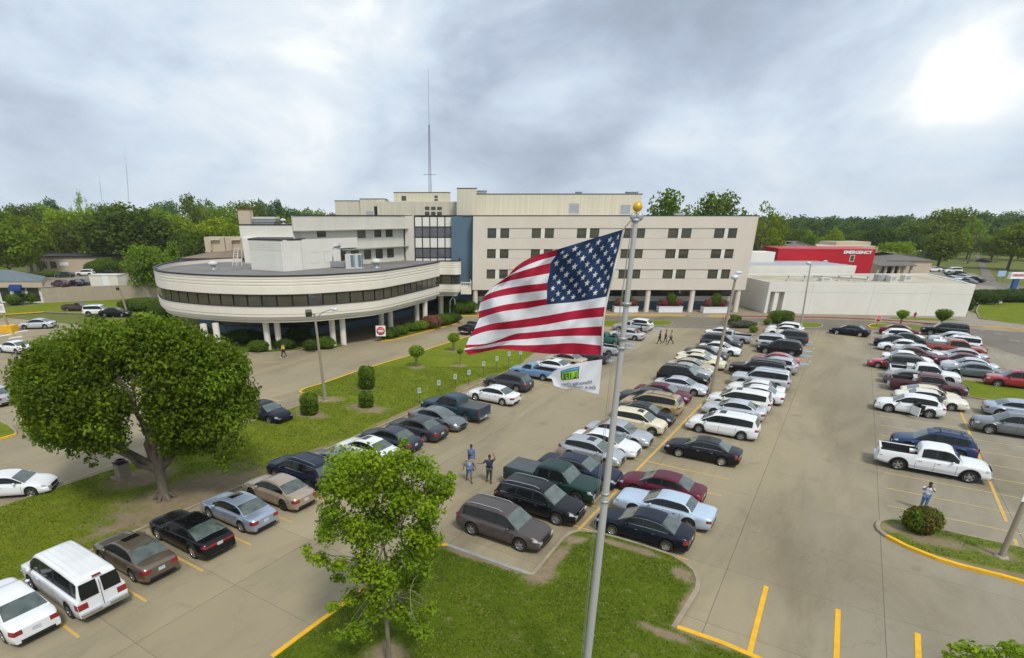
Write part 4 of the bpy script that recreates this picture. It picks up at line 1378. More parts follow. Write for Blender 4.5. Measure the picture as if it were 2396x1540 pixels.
design('boxcar', L=4.12, W=1.79, top=[(-2.06, 0.92), (-2.04, 1.02), (-1.85, 1.06), (0.85, 1.0), (1.1, 1.02), (1.75, 0.93), (1.97, 0.82), (2.04, 0.7), (2.06, 0.58)],
       roof=[(-2.0, 1.04), (-1.88, 1.46), (-1.75, 1.56), (-0.8, 1.61), (-0.1, 1.615), (0.2, 1.59), (0.42, 1.5), (1.15, 1.0)], wheels=(-1.25, 1.30), wr=0.34, zb=0.25, glass=[(-1.8, -1.05, (0.08, 0)), (-0.98, -0.1), (-0.03, 0.92, (0, -0.38))], wsx=(0.48, 1.1), rwx=(-1.97, -1.84), boxy=1, nose=0.84,
       doors=(-1.0, -0.06, 0.9), handles=(-0.7, 0.2), tl=(0.9, 1.02), head=(0.68, 0.86), grille=(0.48, 0.62, 0.4), sunroof=(-0.15, 0.3))
design('van', L=5.6, W=2.02, top=[(-2.8, 1.15), (-2.78, 1.2), (1.3, 1.2), (1.75, 1.22), (2.35, 1.08), (2.65, 0.98), (2.78, 0.85), (2.8, 0.65)],
       roof=[(-2.79, 1.2), (-2.72, 1.85), (-2.6, 2.02), (-1.2, 2.09), (0.6, 2.09), (0.9, 2.05), (1.12, 1.97), (1.82, 1.2)], wheels=(-1.75, 1.76), wr=0.37, zb=0.3, glass=[(-2.6, -2.28), (-2.12, -0.8), (-0.62, 0.42), (0.60, 1.44, (0, -0.5))], wsx=(1.15, 1.76), rwx=(-2.787, -2.74), tumble=0.16, boxy=1, nose=0.88, tail=0.97, sm=1,
       doors=(-0.7, 0.5, 1.4), handles=(0.7,), tl=(0.75, 1.02), head=(0.72, 0.9), grille=(0.6, 0.92, 0.5), bar=True, vanrear=True)
PK_TOP = [(-2.92, 0.88), (-2.9, 0.92), (-0.95, 0.95), (-0.85, 1.08), (1.2, 1.10), (1.45, 1.16), (2.5, 1.10), (2.78, 1.02), (2.9, 0.88), (2.92, 0.66)]
design('pickup', L=5.84, W=2.02, top=PK_TOP, roof=[(-0.92, 1.08), (-0.84, 1.60), (-0.74, 1.76), (-0.4, 1.86), (0.5, 1.875), (0.72, 1.83), (0.88, 1.75), (1.48, 1.12)], wheels=(-1.72, 1.92), wr=0.40, zb=0.38, bed=(-2.90, -0.93, 0.30, False),
       glass=[(-0.62, 0.02, (0.04, 0)), (0.16, 1.2, (0, -0.36))], wsx=(0.92, 1.42), rwx=(-0.915, -0.86), tumble=0.16, boxy=1, nose=0.92, tail=0.97, sm=1, doors=(-0.88, 0.09, 1.2), handles=(-0.66, 0.3), tl=(0.86, 1.14), head=(0.84, 1.0), grille=(0.6, 0.98, 0.55), chrome=True, bar=True, archtrim=1, steps=True)
design('pickup_cover', L=5.84, W=2.02, top=PK_TOP, roof=[(-0.92, 1.08), (-0.84, 1.60), (-0.74, 1.76), (-0.4, 1.86), (0.5, 1.875), (0.72, 1.83), (0.88, 1.75), (1.48, 1.12)], wheels=(-1.72, 1.92), wr=0.40, zb=0.38, bed=(-2.90, -0.93, 0.30, True),
       glass=[(-0.62, 0.02, (0.04, 0)), (0.16, 1.2, (0, -0.36))], wsx=(0.92, 1.42), rwx=(-0.915, -0.86), tumble=0.16, boxy=1, nose=0.92, tail=0.97, sm=1, doors=(-0.88, 0.09, 1.2), handles=(-0.66, 0.3), tl=(0.86, 1.14), head=(0.84, 1.0), grille=(0.6, 0.98, 0.55), bar=True)
design('small_pickup', L=5.0, W=1.74, top=[(-2.5, 0.78), (-2.48, 0.82), (-0.35, 0.86), (-0.25, 0.98), (0.9, 0.98), (1.1, 1.0), (2.1, 0.93), (2.38, 0.86), (2.48, 0.75), (2.5, 0.6)],
       roof=[(-0.32, 0.97), (-0.22, 1.42), (-0.14, 1.52), (0.05, 1.57), (0.35, 1.58), (0.5, 1.55), (0.62, 1.48), (1.15, 0.97)], wheels=(-1.5, 1.5), wr=0.34, zb=0.33, bed=(-2.48, -0.33, 0.26, False),
       glass=[(-0.05, 0.88, (0.02, -0.3))], wsx=(0.66, 1.1), rwx=(-0.315, -0.24), tumble=0.14, boxy=1, nose=0.93, tail=0.97, sm=1, doors=(-0.12, 0.85), handles=(0.05,), tl=(0.78, 0.98), head=(0.7, 0.84), grille=(0.6, 0.84, 0.5), bar=True)


def wheels_of(root, d, steel=False):
    for (x, y) in d['wheels']:
        w = bpy.data.objects.new('wheel', None)
        COL.objects.link(w)
        w.empty_display_size = 0.2
        w.parent = root
        w.location = (x, y, d['wr'])
        w.rotation_euler = (0, random.random() * 0.0, 0 if y > 0 else pi)
        for nm, me in (('tyre', d['ty']), ('rim', d['ri'])):
            o = link(nm, me, w)


PROTO = {}
KIND_NAME = dict(sedan='sedan', sedan_roof='sedan', sedan_chrome='sedan', sedan_steel='sedan', muscle='sedan', coupe='coupe', boat='sedan', suv='suv', suv_chrome='suv', xover='crossover', xover_rails='crossover', bigsuv='suv', oldsuv='suv', minivan='minivan', minivan_rack='minivan',
                 hatch='hatchback', boxcar='hatchback', van='passenger_van', pickup='pickup_truck', pickup_cover='pickup_truck', small_pickup='pickup_truck')
CATS = {'sedan': 'car', 'coupe': 'car', 'suv': 'suv', 'crossover': 'suv', 'minivan': 'minivan', 'hatchback': 'car', 'passenger_van': 'van', 'pickup_truck': 'pickup truck'}


def set_paint(root, d, colour):
    for ch in root.children:
        nm = ch.name.split('.')[0]
        if nm in ('body', 'mirror'):
            ch.material_slots[0].link = 'OBJECT'
            ch.material_slots[0].material = PAINT[colour]


def car(kind, colour, loc, ang, label, group=None):
    d = DES[kind]
    if kind not in PROTO:
        root = thing(KIND_NAME[kind])
        for nm, me, slots in d['meshes']:
            link(nm, me, root)
        wheels_of(root, d)
        PROTO[kind] = root
    else:
        root = copy_tree(PROTO[kind])
        root.name = KIND_NAME[kind]
    root.location = loc
    root.rotation_euler = (0, 0, radians(ang))
    set_paint(root, d, colour)
    for k in ('group',):
        if k in root: del root[k]
    tag(root, label, CATS[KIND_NAME[kind]], group)
    return root


def carpx(kind, colour, px, py, ang, label, group=None, dx=None):
    """roof centre as seen in the survey photograph"""
    d = DES[kind]
    z = d['roofz']
    p = G(px, py, z)
    # the roof centre sits a little behind the middle of the car
    rc = {'sedan': -0.35, 'suv': -0.75, 'crossover': -0.6, 'minivan': -0.75, 'hatchback': -0.6, 'passenger_van': -0.85, 'pickup_truck': 0.1, 'coupe': -0.35}[KIND_NAME[kind]]
    if dx is not None: rc = dx
    a = radians(ang)
    p = Vector((p.x - rc * cos(a), p.y - rc * sin(a), 0.0))
    return car(kind, colour, p, ang, label, group)
# ------------------------------------------------------------------ buildings
M_PODW = mat('cream_panel', (0.72, 0.68, 0.59), 0.8, col2=(0.68, 0.635, 0.545), scale=0.6, stretch=(1, 1, 0.35), bump=0.05)
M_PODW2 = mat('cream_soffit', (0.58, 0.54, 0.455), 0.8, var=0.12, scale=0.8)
M_FACE = mat('beige_stucco', (0.64, 0.58, 0.495), 0.9, col2=(0.595, 0.535, 0.455), scale=0.5, stretch=(1, 1, 0.3), bump=0.05)
M_PANEL = mat('pale_window_panel', (0.63, 0.58, 0.50), 0.85, var=0.08, scale=0.5)
M_PENT = mat('cream_ribbed_siding', (0.60, 0.56, 0.44), 0.75, col2=(0.50, 0.465, 0.36), scale=2.2, stretch=(1.6, 1.6, 0.05))
M_WING = mat('grey_cream_wall', (0.64, 0.61, 0.54), 0.85, col2=(0.56, 0.535, 0.47), scale=0.5, stretch=(1, 1, 0.35))
M_WHITEW = mat('white_wall', (0.72, 0.70, 0.635), 0.85, col2=(0.66, 0.64, 0.575), scale=0.5, stretch=(1, 1, 0.4))
M_BLUEW = mat('blue_wall', (0.085, 0.155, 0.205), 0.7, var=0.15, scale=0.6, stretch=(1, 1, 0.2))
M_BASEBL = mat('blue_base', (0.12, 0.20, 0.27), 0.8, var=0.12)
M_COPE = mat('dark_coping', (0.03, 0.022, 0.03), 0.6, var=0.3)
M_ROOFG = mat('gravel_roof', (0.145, 0.135, 0.13), 0.95, col2=(0.20, 0.19, 0.175), scale=0.22, bump=0.2)
M_ROOFW = mat('weathered_membrane', (0.50, 0.46, 0.37), 0.9, col2=(0.36, 0.31, 0.22), scale=0.3, detail=8)
M_ROOFB = mat('brown_roof', (0.22, 0.17, 0.12), 0.9, var=0.25, scale=0.4)
M_BWIN = mat('blinds_behind_glass', (0.088, 0.080, 0.048), 0.15, col2=(0.06, 0.056, 0.038), scale=0.4, spec=0.6)
M_BWIN2 = mat('dark_window_glass', (0.03, 0.034, 0.03), 0.08, col2=(0.07, 0.07, 0.055), scale=0.5, spec=0.7)
M_CURT = mat('grey_spandrel_glass', (0.085, 0.085, 0.10), 0.15, col2=(0.14, 0.14, 0.15), scale=0.8, spec=0.6)
M_FRAME = mat('dark_window_frame', (0.02, 0.018, 0.022), 0.5, var=0.2)
M_LFRAME = mat('light_frame', (0.6, 0.58, 0.52), 0.7, var=0.1)
M_GALV = mat('galvanised_metal', (0.42, 0.44, 0.45), 0.45, metal=0.5, var=0.25, scale=3)
M_LOUV = mat('grey_louvre', (0.38, 0.40, 0.42), 0.6, var=0.2, scale=1)
M_REDW = mat('red_metal_cladding', (0.50, 0.004, 0.018), 0.8, col2=(0.42, 0.004, 0.016), scale=0.5)
M_SIGNW = mat('white_sign_face', (0.8, 0.8, 0.78), 0.6, var=0.05)
M_SHING = mat('grey_shingle_roof', (0.16, 0.145, 0.125), 0.95, var=0.25, scale=1.5)
M_SHINGB = mat('blue_grey_shingle_roof', (0.13, 0.17, 0.18), 0.9, var=0.2, scale=1.5)
M_BEIGE = mat('beige_wall', (0.52, 0.43, 0.32), 0.9, var=0.1, scale=0.4)
M_FENCE = mat('fence_boards', (0.40, 0.33, 0.25), 0.9, col2=(0.32, 0.27, 0.21), scale=2.0, stretch=(3, 3, 0.1))
M_AWN = mat('blue_awning_cloth', (0.01, 0.035, 0.16), 0.8, var=0.2)
M_DOORB = mat('blue_door', (0.05, 0.10, 0.17), 0.6)
M_PLANT = mat('white_planter', (0.76, 0.77, 0.79), 0.7, var=0.1, scale=1)
M_GREENV = mat('green_stained_edge', (0.36, 0.40, 0.33), 0.8, var=0.3, scale=1)


def bw(mb, name, mats, parent):
    """mesh written in world coordinates hung under an unrotated parent"""
    o = mb.build(name, mats, parent)
    L = Vector((0, 0, 0))
    p = parent
    while p:
        L += p.location
        p = p.parent
    o.location = -L
    return o


def frame_rect(mb, p, u, v, w, h, t, d, m=0):
    """picture-frame of bars; p lower left corner, u, v unit vectors, depth along n"""
    n = u.cross(v)
    def bar(a, b, c, e):
        q = [p + u * x + v * y for x, y in ((a, c), (b, c), (b, e), (a, e))]
        r = [x + n * d for x in q]
        mb.add(q + r, [(4, 5, 6, 7), (0, 1, 5, 4), (1, 2, 6, 5), (2, 3, 7, 6), (3, 0, 4, 7)], m)
    bar(0, w, 0, t)
    bar(0, w, h - t, h)
    bar(0, t, t, h - t)
    bar(w - t, w, t, h - t)


def slab(mb, p, u, v, w, h, d, m=0):
    n = u.cross(v)
    q = [p, p + u * w, p + u * w + v * h, p + v * h]
    r = [x + n * d for x in q]
    mb.add(q + r, [(0, 3, 2, 1), (4, 5, 6, 7), (0, 1, 5, 4), (1, 2, 6, 5), (2, 3, 7, 6), (3, 0, 4, 7)], m)


def window(parent, p, u, w, h, blind=1.0, frame=M_FRAME, t=0.06, name='window', sill=False, seed=0):
    """p: lower left corner on the wall plane, u: along the wall (outward normal is u x z)"""
    Z = Vector((0, 0, 1))
    n = u.cross(Z)
    f = MB()
    frame_rect(f, p, u, Z, w, h, t, 0.05)
    o = bw(f, name, [frame], parent)
    gl = MB()
    slab(gl, p + u * t + Z * t, u, Z, w - 2 * t, h - 2 * t, 0.012, 0)
    k = 0
    if blind > 0:
        hh = (h - 2 * t - 0.02) * blind
        slab(gl, p + u * (t + 0.02) + Z * (h - t - 0.01 - hh) + n * 0.0125, u, Z, w - 2 * t - 0.04, hh, 0.006, 1)
    bw(gl, 'pane', [M_BWIN2, M_BWIN], o)
    return o


Z = Vector((0, 0, 1))
UX = Vector((1, 0, 0))
rb = random.Random(5)

# ---- main four-storey block -------------------------------------------------------
YF = 101.0


def A(px, py, Y=YF):
    return at(px, py, Y)


blk = thing('hospital_block', (27, YF + 8, 0), 0, 'big four-storey beige block with paired windows behind the flagpole', 'building')
xl, xr = A(1107, 600).x, A(1760, 600).x
xl, xr = 3.2, 50.3
ztop = 15.82
zs = [A(1300, y).z for y in (534, 557.5, 583, 604.8, 630.5, 652.5, 678.5)]   # window bands
bands = [(zs[1], zs[0]), (zs[3], zs[2]), (zs[5], zs[4])]
zbot = zs[6]
w = MB()
w.box(xl, xr, YF + 0.22, YF + 17, zbot, ztop - 0.06)
solids = [(bands[0][1], ztop - 0.06), (bands[1][1], bands[0][0]), (bands[2][1], bands[1][0]), (zbot - 0.003, bands[2][0])]
for a, b in solids:
    w.box(xl, xr, YF, YF + 0.218, a, b)
xw0 = xl + (A(1141, 545).x - xl)
xw1 = A(1724, 545).x
for a, b in bands:
    w.box(xl, xw0 - 0.03, YF, YF + 0.217, a + 0.002, b - 0.002)
    w.box(xw1 + 0.03, xr, YF, YF + 0.217, a + 0.002, b - 0.002)
bw(w, 'wall', [M_FACE], blk)
c = MB()
c.box(xl - 0.06, xr + 0.06, YF - 0.06, YF + 0.3, ztop - 0.06, ztop + 0.06)
c.box(xr - 0.3, xr + 0.06, YF + 0.3, YF + 17, ztop - 0.06, ztop + 0.06)
c.box(xl - 0.06, xl + 0.3, YF + 0.3, YF + 17, ztop - 0.06, ztop + 0.06)
bw(c, 'coping', [M_COPE], blk)
pan = MB()
pairs = [(1141, 1161, 1171, 1191), (1245, 1265.5, 1275, 1296), (1351, 1372, 1380.5, 1402), (1458, 1478, 1489, 1509), (1564.5, 1587, 1595, 1617.5), (1672.5, 1695, 1704, 1727)]
for bi, (a, b) in enumerate(bands):
    edges = []
    for pi_, pr in enumerate(pairs):
        e = [at(q, 545, YF).x for q in pr]
        ww = e[1] - e[0]
        for wi_, x in enumerate((e[0], e[2])):
            bl = rb.choice([1.0, 1.0, 0.62, 0.55, 0.0, 1.0, 0.7]) if not (bi == 0 and pi_ == 5) else 0.0
            window(blk, Vector((x, YF + 0.20, a + 0.03)), UX, ww, b - a - 0.06, bl)
        edges.append((e[0], e[3] if pi_ < 5 else e[2] + ww, e[1], e[2]))
    for i, (x0, x1, p0, p1) in enumerate(edges):
        pan.box(p0 + 0.02, p1 - 0.02, YF + 0.04, YF + 0.215, a + 0.012, b - 0.012, 1)
        if i < 5:
            pan.box(x1 + 0.04, edges[i + 1][0] - 0.04, YF + 0.10, YF + 0.215, a + 0.04, b - 0.04, 0)
bw(pan, 'infill_panel', [M_PANEL, M_WHITEW], blk)
# open ground floor
gf = MB()
yb = YF + 4.2
gf.box(xl + 0.1, xr - 0.3, yb, yb + 12, 0.0, 1.45, 0)
gf.box(xl + 0.1, xr - 0.3, yb + 0.02, yb + 12, 1.45, 2.35, 1)
gf.box(xl + 0.1, xr - 0.3, yb + 0.04, yb + 12, 2.35, zbot, 2)
bw(gf, 'ground_floor_wall', [M_BASEBL, M_WHITEW, M_BWIN2], blk)
fr = MB()
for k in range(34):
    x = xl + 0.6 + k * 1.35
    fr.box(x, x + 0.07, yb - 0.03, yb + 0.04, 2.41, zbot)
fr.box(xl + 0.3, xr - 0.5, yb - 0.032, yb + 0.03, 2.36, 2.45)
bw(fr, 'glazing_frame', [M_FRAME], blk)
for cxp in (1112, 1208, 1311, 1414, 1517, 1621, 1728):
    x = at(cxp, 700, YF).x
    cc = MB()
    cc.lathe([(0.46, 0), (0.44, 0.1), (0.43, zbot + 0.0)], 14, (x, YF + 0.55, 0))
    bw(cc, 'column', [M_FACE], blk)
# lettering seen on the dark glass of the ground floor
def text_obj(name, s, size, loc, rot, mtl, parent=None, ext=0.02, align='CENTER', xs=1.0, mirror=False, bold=0.0):
    cu = bpy.data.curves.new(name, 'FONT')
    cu.body = s
    cu.size = size
    cu.extrude = ext
    cu.align_x = align
    cu.align_y = 'CENTER'
    cu.offset = bold
    t = bpy.data.objects.new(name, cu)
    COL.objects.link(t)
    bpy.context.view_layer.update()
    me = bpy.data.meshes.new_from_object(t)
    bpy.data.objects.remove(t)
    if mirror:
        for v in me.vertices: v.co.x = -v.co.x
    for v in me.vertices: v.co.x *= xs
    me.materials.clear()
    me.materials.append(mtl)
    o = link(name, me, parent)
    o.rotation_euler = rot
    L = Vector((0, 0, 0))
    if parent: L = parent.location
    o.location = Vector(loc) - L
    return o


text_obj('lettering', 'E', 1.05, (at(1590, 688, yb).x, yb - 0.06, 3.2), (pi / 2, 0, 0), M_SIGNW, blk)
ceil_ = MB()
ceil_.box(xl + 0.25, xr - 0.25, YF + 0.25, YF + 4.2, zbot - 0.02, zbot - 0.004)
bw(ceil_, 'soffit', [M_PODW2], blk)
# penthouse on the roof
ph = thing('rooftop_penthouse', (18, YF + 9, ztop), 0, 'long ribbed cream penthouse on the roof of the big block', 'building')
YP = YF + 6.5
p0, p1 = at(1113, 455, YP), at(1503, 455.5, YP)
m_ = MB()
m_.box(p0.x, p1.x, YP, YP + 8, ztop - 0.02, p0.z)
bw(m_, 'wall', [M_PENT], ph)
m_ = MB()
m_.box(p0.x - 0.05, p1.x + 0.05, YP - 0.05, YP + 8, p0.z, p0.z + 0.13)
bw(m_, 'coping', [M_COPE], ph)
for (a, b, c_, d) in ((1329, 1357, 475, 501), (1449, 1477, 478, 503)):
    f = MB()
    q0, q1 = at(a, d, YP), at(b, c_, YP)
    frame_rect(f, Vector((q0.x, YP, q0.z)), UX, Z, q1.x - q0.x, q1.z - q0.z, 0.1, 0.06)
    for k in range(9):
        zz = q0.z + 0.12 + (q1.z - q0.z - 0.24) * k / 8
        f.box(q0.x + 0.1, q1.x - 0.1, YP - 0.04, YP + 0.01, zz - 0.03, zz + 0.02, 1)
    slab(f, Vector((q0.x + 0.1, YP, q0.z + 0.1)), UX, Z, q1.x - q0.x - 0.2, q1.z - q0.z - 0.2, 0.01, 1)
    bw(f, 'louvre', [M_LFRAME, M_LOUV], ph)
tw = thing('stair_tower', (2.2, YF + 8, 0), 0, 'plain cream stair tower rising left of the long penthouse', 'building')
YT = YF + 5.5
q0, q1 = at(1070, 441.5, YT), at(1117, 441.5, YT)
m_ = MB()
m_.box(q0.x, q1.x - 0.1, YT, YT + 6, ztop - 4, q0.z)
bw(m_, 'wall', [M_PENT], tw)
m_ = MB()
m_.box(q0.x - 0.05, q1.x - 0.06, YT - 0.05, YT + 6, q0.z, q0.z + 0.12)
bw(m_, 'coping', [M_COPE], tw)
for px, py, ww, hh, lab in ((1126, 450, 1.9, 0.7, 'low grey vent box beside the stair tower roof'), (1354, 453, 1.0, 0.6, 'small pale hood on the long penthouse roof'), (1478, 453, 2.0, 0.6, 'flat pale hood at the right end of the penthouse roof'), (1590, 503, 1.6, 0.25, 'small dome vent on the right part of the big roof')):
    Yv = YP + 3 if py < 500 else YF + 6
    v = at(px, py, Yv)
    m_ = MB()
    zt = p0.z + 0.1 if py < 500 else ztop + 0.02
    m_.box(-ww / 2, ww / 2, -0.5, 0.5, 0, max(0.25, v.z - zt + 0.2), 0)
    m_.box(-ww / 2 - 0.08, ww / 2 + 0.08, -0.58, 0.58, max(0.25, v.z - zt + 0.2), max(0.25, v.z - zt + 0.2) + 0.08, 0)
    o = m_.build('roof_vent', [M_LOUV])
    o.location = (v.x, Yv, zt)
    tag(o, lab, 'vent')

# ---- recessed blue wall and curtain wall ---------------------------------------------
lk = thing('link_building', (-2, YF + 6, 0), 0, 'dark-framed glass link with white panels beside the tall blue wall', 'building')
m_ = MB()
xb0, xb1 = at(1077, 560, YF + 2).x, xl - 0.01
m_.box(xb0 - 1.5, xb1, YF + 2.0, YF + 12, 0, ztop - 0.1)
bw(m_, 'blue_wall', [M_BLUEW], lk)
YG = YF + 2.6
xg0, xg1 = at(971, 560, YG).x, at(1076.5, 560, YG).x
zr = [at(1020, y, YG).z for y in (506.5, 531, 555.5, 580.5, 603.5, 617)]
m_ = MB()
m_.box(xg0, xg1, YG + 0.12, YG + 10, 0, ztop - 0.06)
for k in range(7):
    x = xg0 + (xg1 - xg0) * k / 6
    m_.box(x - 0.07, x + 0.07, YG - 0.08, YG + 0.118, 6, ztop)
for z_ in zr:
    m_.box(xg0, xg1, YG - 0.05, YG + 0.117, z_ - 0.06, z_ + 0.06)
m_.box(xg1 - 0.02, xg1 + 0.35, YG - 0.081, YG + 1, 6, ztop - 0.01)
bw(m_, 'curtain_frame', [M_FRAME], lk)
for r in range(5):
    for k in range(6):
        x0_ = xg0 + (xg1 - xg0) * k / 6 + 0.08
        x1_ = xg0 + (xg1 - xg0) * (k + 1) / 6 - 0.08
        q = MB()
        q.box(x0_, x1_, YG + 0.0, YG + 0.11, zr[r + 1] + 0.08, zr[r] - 0.08)
        bw(q, 'spandrel_panel' if r % 2 == 0 else 'window', [M_WHITEW if r % 2 == 0 else M_CURT], lk)
m_ = MB()
m_.box(xg0 - 0.05, xg1 + 0.4, YG - 0.15, YG + 10, ztop - 0.02, ztop + 0.08)
m_.box(xg1 + 0.4, xb1, YF + 1.9, YF + 10, ztop - 0.08, ztop + 0.06)
bw(m_, 'coping', [M_COPE], lk)

# ---- round podium wing -------------------------------------------------------------
ZP = 9.15
PT = [(419.4, 640.5), (501, 645), (609.8, 647), (718.6, 645.5), (800, 641.5), (878, 636.5), (933.5, 629), (988, 620.5), (1028, 613.5)]
RIM = [(358, 628), (366, 622.5), (378.6, 618.7)]
o_ = [G(x, y, ZP) for x, y in PT]
left = [G(x, y, ZP) for x, y in ((358.5, 628), (372, 635.3))]
rim = [G(x, y, ZP) for x, y in ((565, 603.5), (501, 605.5), (419, 611.5), (378.6, 618.2), (363, 623.5))]
outl = smooth_closed(rim + left + o_, 5, closed=False)
endp = [Vector((-1.6, 94.2, 0)), Vector((0.2, 93.9, 0)), Vector((1.0, 94.6, 0)), Vector((1.15, 96.0, 0)), Vector((1.15, 100.2, 0))]
outl = [Vector((p.x, p.y, 0)) for p in outl]
outl = [p for p in outl if p.y < 200]
tail_ = [p for p in outl]
# trim where the curve meets the short straight end
while tail_[-1].y > 93.4: tail_.pop()
path = tail_ + smooth_closed([tail_[-1], Vector((-2.3, 94.0, 0)), Vector((-1.2, 94.2, 0)), Vector((0.2, 93.9, 0)), Vector((1.0, 94.6, 0)), Vector((1.15, 96.0, 0)), Vector((1.15, 100.4, 0))], 3, closed=False)[1:]
pth = [Vector((p.x, p.y)) for p in path]
pod = thing('round_wing', (-22, 85, 0), 0, 'long curved cream wing with one ribbon of dark windows standing on columns', 'building')


def wall_along(mb, prof, closed_pts, m=0, smooth=False):
    """extrude a vertical profile [(outset, z)] along the path; positive outset is outwards"""
    rows = []
    for d, z in prof:
        q = offset_path(closed_pts, -d)
        rows.append([(p.x, p.y, z) for p in q])
    mb.grid(rows, m, smooth)


zwt, zwb, zfb = 7.08, 5.58, 3.95
m_ = MB()
prof = [(-0.35, 8.55), (-0.35, ZP), (0, ZP), (0, 8.85), (-0.05, 8.82), (-0.05, 8.72), (0, 8.69), (0, 8.5), (-0.05, 8.47), (-0.05, 8.38), (0, 8.35), (0, 8.15), (-0.05, 8.12), (-0.05, 8.02), (0, 7.99), (0.02, 7.3), (0.02, zwt), (-0.22, zwt)]
wall_along(m_, prof, pth)
prof = [(-0.22, zwb), (0.05, zwb), (0.05, zwb - 0.04), (0.02, zwb - 0.06), (0.02, 4.75), (-0.03, 4.70), (-0.03, 4.42), (-0.22, 4.40), (-0.22, 4.2), (-0.42, 4.18), (-0.42, 3.98), (-0.62, 3.96), (-0.62, zfb - 0.15), (-1.3, zfb - 0.16)]
wall_along(m_, prof, pth)
bw(m_, 'fascia', [M_PODW], pod)
m_ = MB()
wall_along(m_, [(-0.40, ZP - 0.03), (-0.40, ZP + 0.09), (0.05, ZP + 0.09), (0.05, ZP - 0.06), (0.0, ZP - 0.06)], pth)
wall_along(m_, [(-0.2, zwt + 0.0), (-0.12, zwt - 0.02), (-0.12, zwt - 0.1), (-0.2, zwt - 0.12)], pth)
wall_along(m_, [(-0.2, zwb + 0.12), (-0.06, zwb + 0.12), (0.0, zwb + 0.03), (-0.2, zwb + 0.03)], pth)
bw(m_, 'coping', [M_COPE], pod)
m_ = MB()
inner = offset_path(pth, 0.36)
poly = [(p.x, p.y) for p in inner] + [(0.8, 103.4), (-8, 103.6), (-20, 86.5), (-23.5, 92), (-38, 101)]
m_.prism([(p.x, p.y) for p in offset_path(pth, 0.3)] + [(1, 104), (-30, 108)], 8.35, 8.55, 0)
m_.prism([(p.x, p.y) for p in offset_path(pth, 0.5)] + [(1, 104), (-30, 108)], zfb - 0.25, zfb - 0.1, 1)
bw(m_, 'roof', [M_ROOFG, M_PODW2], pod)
m_ = MB()
wall_along(m_, [(-0.35, zwb - 0.05), (-0.35, zwt + 0.05)], pth)
bw(m_, 'window_backing', [M_FRAME], pod)
# windows of the ribbon: panes of equal width along the path
inn = offset_path(pth, 0.2)
acc = 0.0
cuts = [(inn[0], 0)]
seglen = []
for a, b in zip(inn, inn[1:]):
    seglen.append((b - a).length)
tot = sum(seglen)


def along(s):
    for (a, b), l in zip(zip(inn, inn[1:]), seglen):
        if s <= l:
            return a + (b - a) * (s / l)
        s -= l
    return inn[-1]


npane = int(tot / 1.78)
pw = tot / npane
for k in range(npane):
    a, b = along(k * pw + 0.1), along((k + 1) * pw - 0.1)
    u = Vector((b.x - a.x, b.y - a.y, 0))
    wdt = u.length
    u.normalize()
    q = MB()
    dark = rb.random() < 0.22
    slab(q, Vector((a.x, a.y, zwb + 0.13)), u, Z, wdt, zwt - zwb - 0.24, 0.03, 1 if dark else 0)
    bw(q, 'window', [M_BWIN, M_BWIN2], pod)
# column pairs
for (px, py, two, r) in ((490, 834, 1, .38), (632, 821, 1, .38), (784, 811, 1, .38), (897, 781.5, 1, .38), (979, 764, 1, .38), (1031.4, 738.7, 0, .45), (1046, 722, 0, .38), (1063, 724, 0, .38)):
    p = G(px, py)
    for s_ in ((-1, 1) if two else (0,)):
        m_ = MB()
        x = p.x + 0.62 * s_ + (0.4 if two else 0)
        y = p.y + 0.25 * s_ + 0.45
        m_.lathe([(r, 0), (r, zfb - 0.1)], 14, (x, y, 0))
        bw(m_, 'column', [M_PODW], pod)
# recessed ground floor under the wing
m_ = MB()
m_.prism([(-40, 90), (-33, 82), (-20, 80), (-12, 90), (-6, 101), (-30, 107)], 0.02, 1.1, 0)
m_.prism([(-39.9, 90), (-32.95, 82.08), (-20.04, 80.08), (-12.08, 90.04), (-6, 101), (-30, 107)], 1.1, zfb - 0.26, 1)
bw(m_, 'ground_floor_wall', [M_BLUEW, M_BWIN2], pod)
# small balcony at the right-hand end
bal = MB()
bx0, bx1, by = -1.6, at(1103, 665, 97.5).x, 97.5
bal.box(bx0 + 2.76, bx1, by, YF + 1.9, 3.62, 4.5, 0)
for (xa, ya, xb, yb_) in ((1.2, by + 0.06, bx1 - 0.04, by + 0.06), (bx1 - 0.06, by + 0.06, bx1 - 0.06, YF + 1.5)):
    bal.tube([(xa, ya, 5.5), (xb, yb_, 5.5)], 0.07, 6, 0)
    for k in range(6):
        t = k / 5
        bal.tube([(xa + (xb - xa) * t, ya + (yb_ - ya) * t, 4.5), (xa + (xb - xa) * t, ya + (yb_ - ya) * t, 5.5)], 0.05, 6, 0)
bw(bal, 'balcony', [M_PODW], pod)

# ---- upper left wing ---------------------------------------------------------------
wing = thing('upper_wing', (-15, 100, 8.5), 0, 'three-storey pale wing with thin canopies rising behind the curved roof', 'building')
ZR = 8.56
WA, WB = G(700, 632.5, ZR), G(951, 610, ZR)
u = (WB - WA)
u.z = 0
wl = u.length
u.normalize()
n_ = u.cross(Z)          # outward


def wingpt(px, z):
    """where the vertical plane of the wing wall is met under photo column px (at level z)"""
    best = None
    lo, hi = -60.0, 60.0
    for _ in range(50):
        mid_ = (lo + hi) / 2
        p = WA + u * mid_
        zc = p.y * cp + (CAMH - z) * sp
        x = CX + FP * p.x / zc
        if x < px: lo = mid_
        else: hi = mid_
    return lo


def wz(px, py):
    """level of photo point (px,py) on the wing wall plane"""
    z = 12.0
    for _ in range(20):
        s = wingpt(px, z)
        Y = (WA + u * s).y
        z = at(px, py, Y).z
    return z


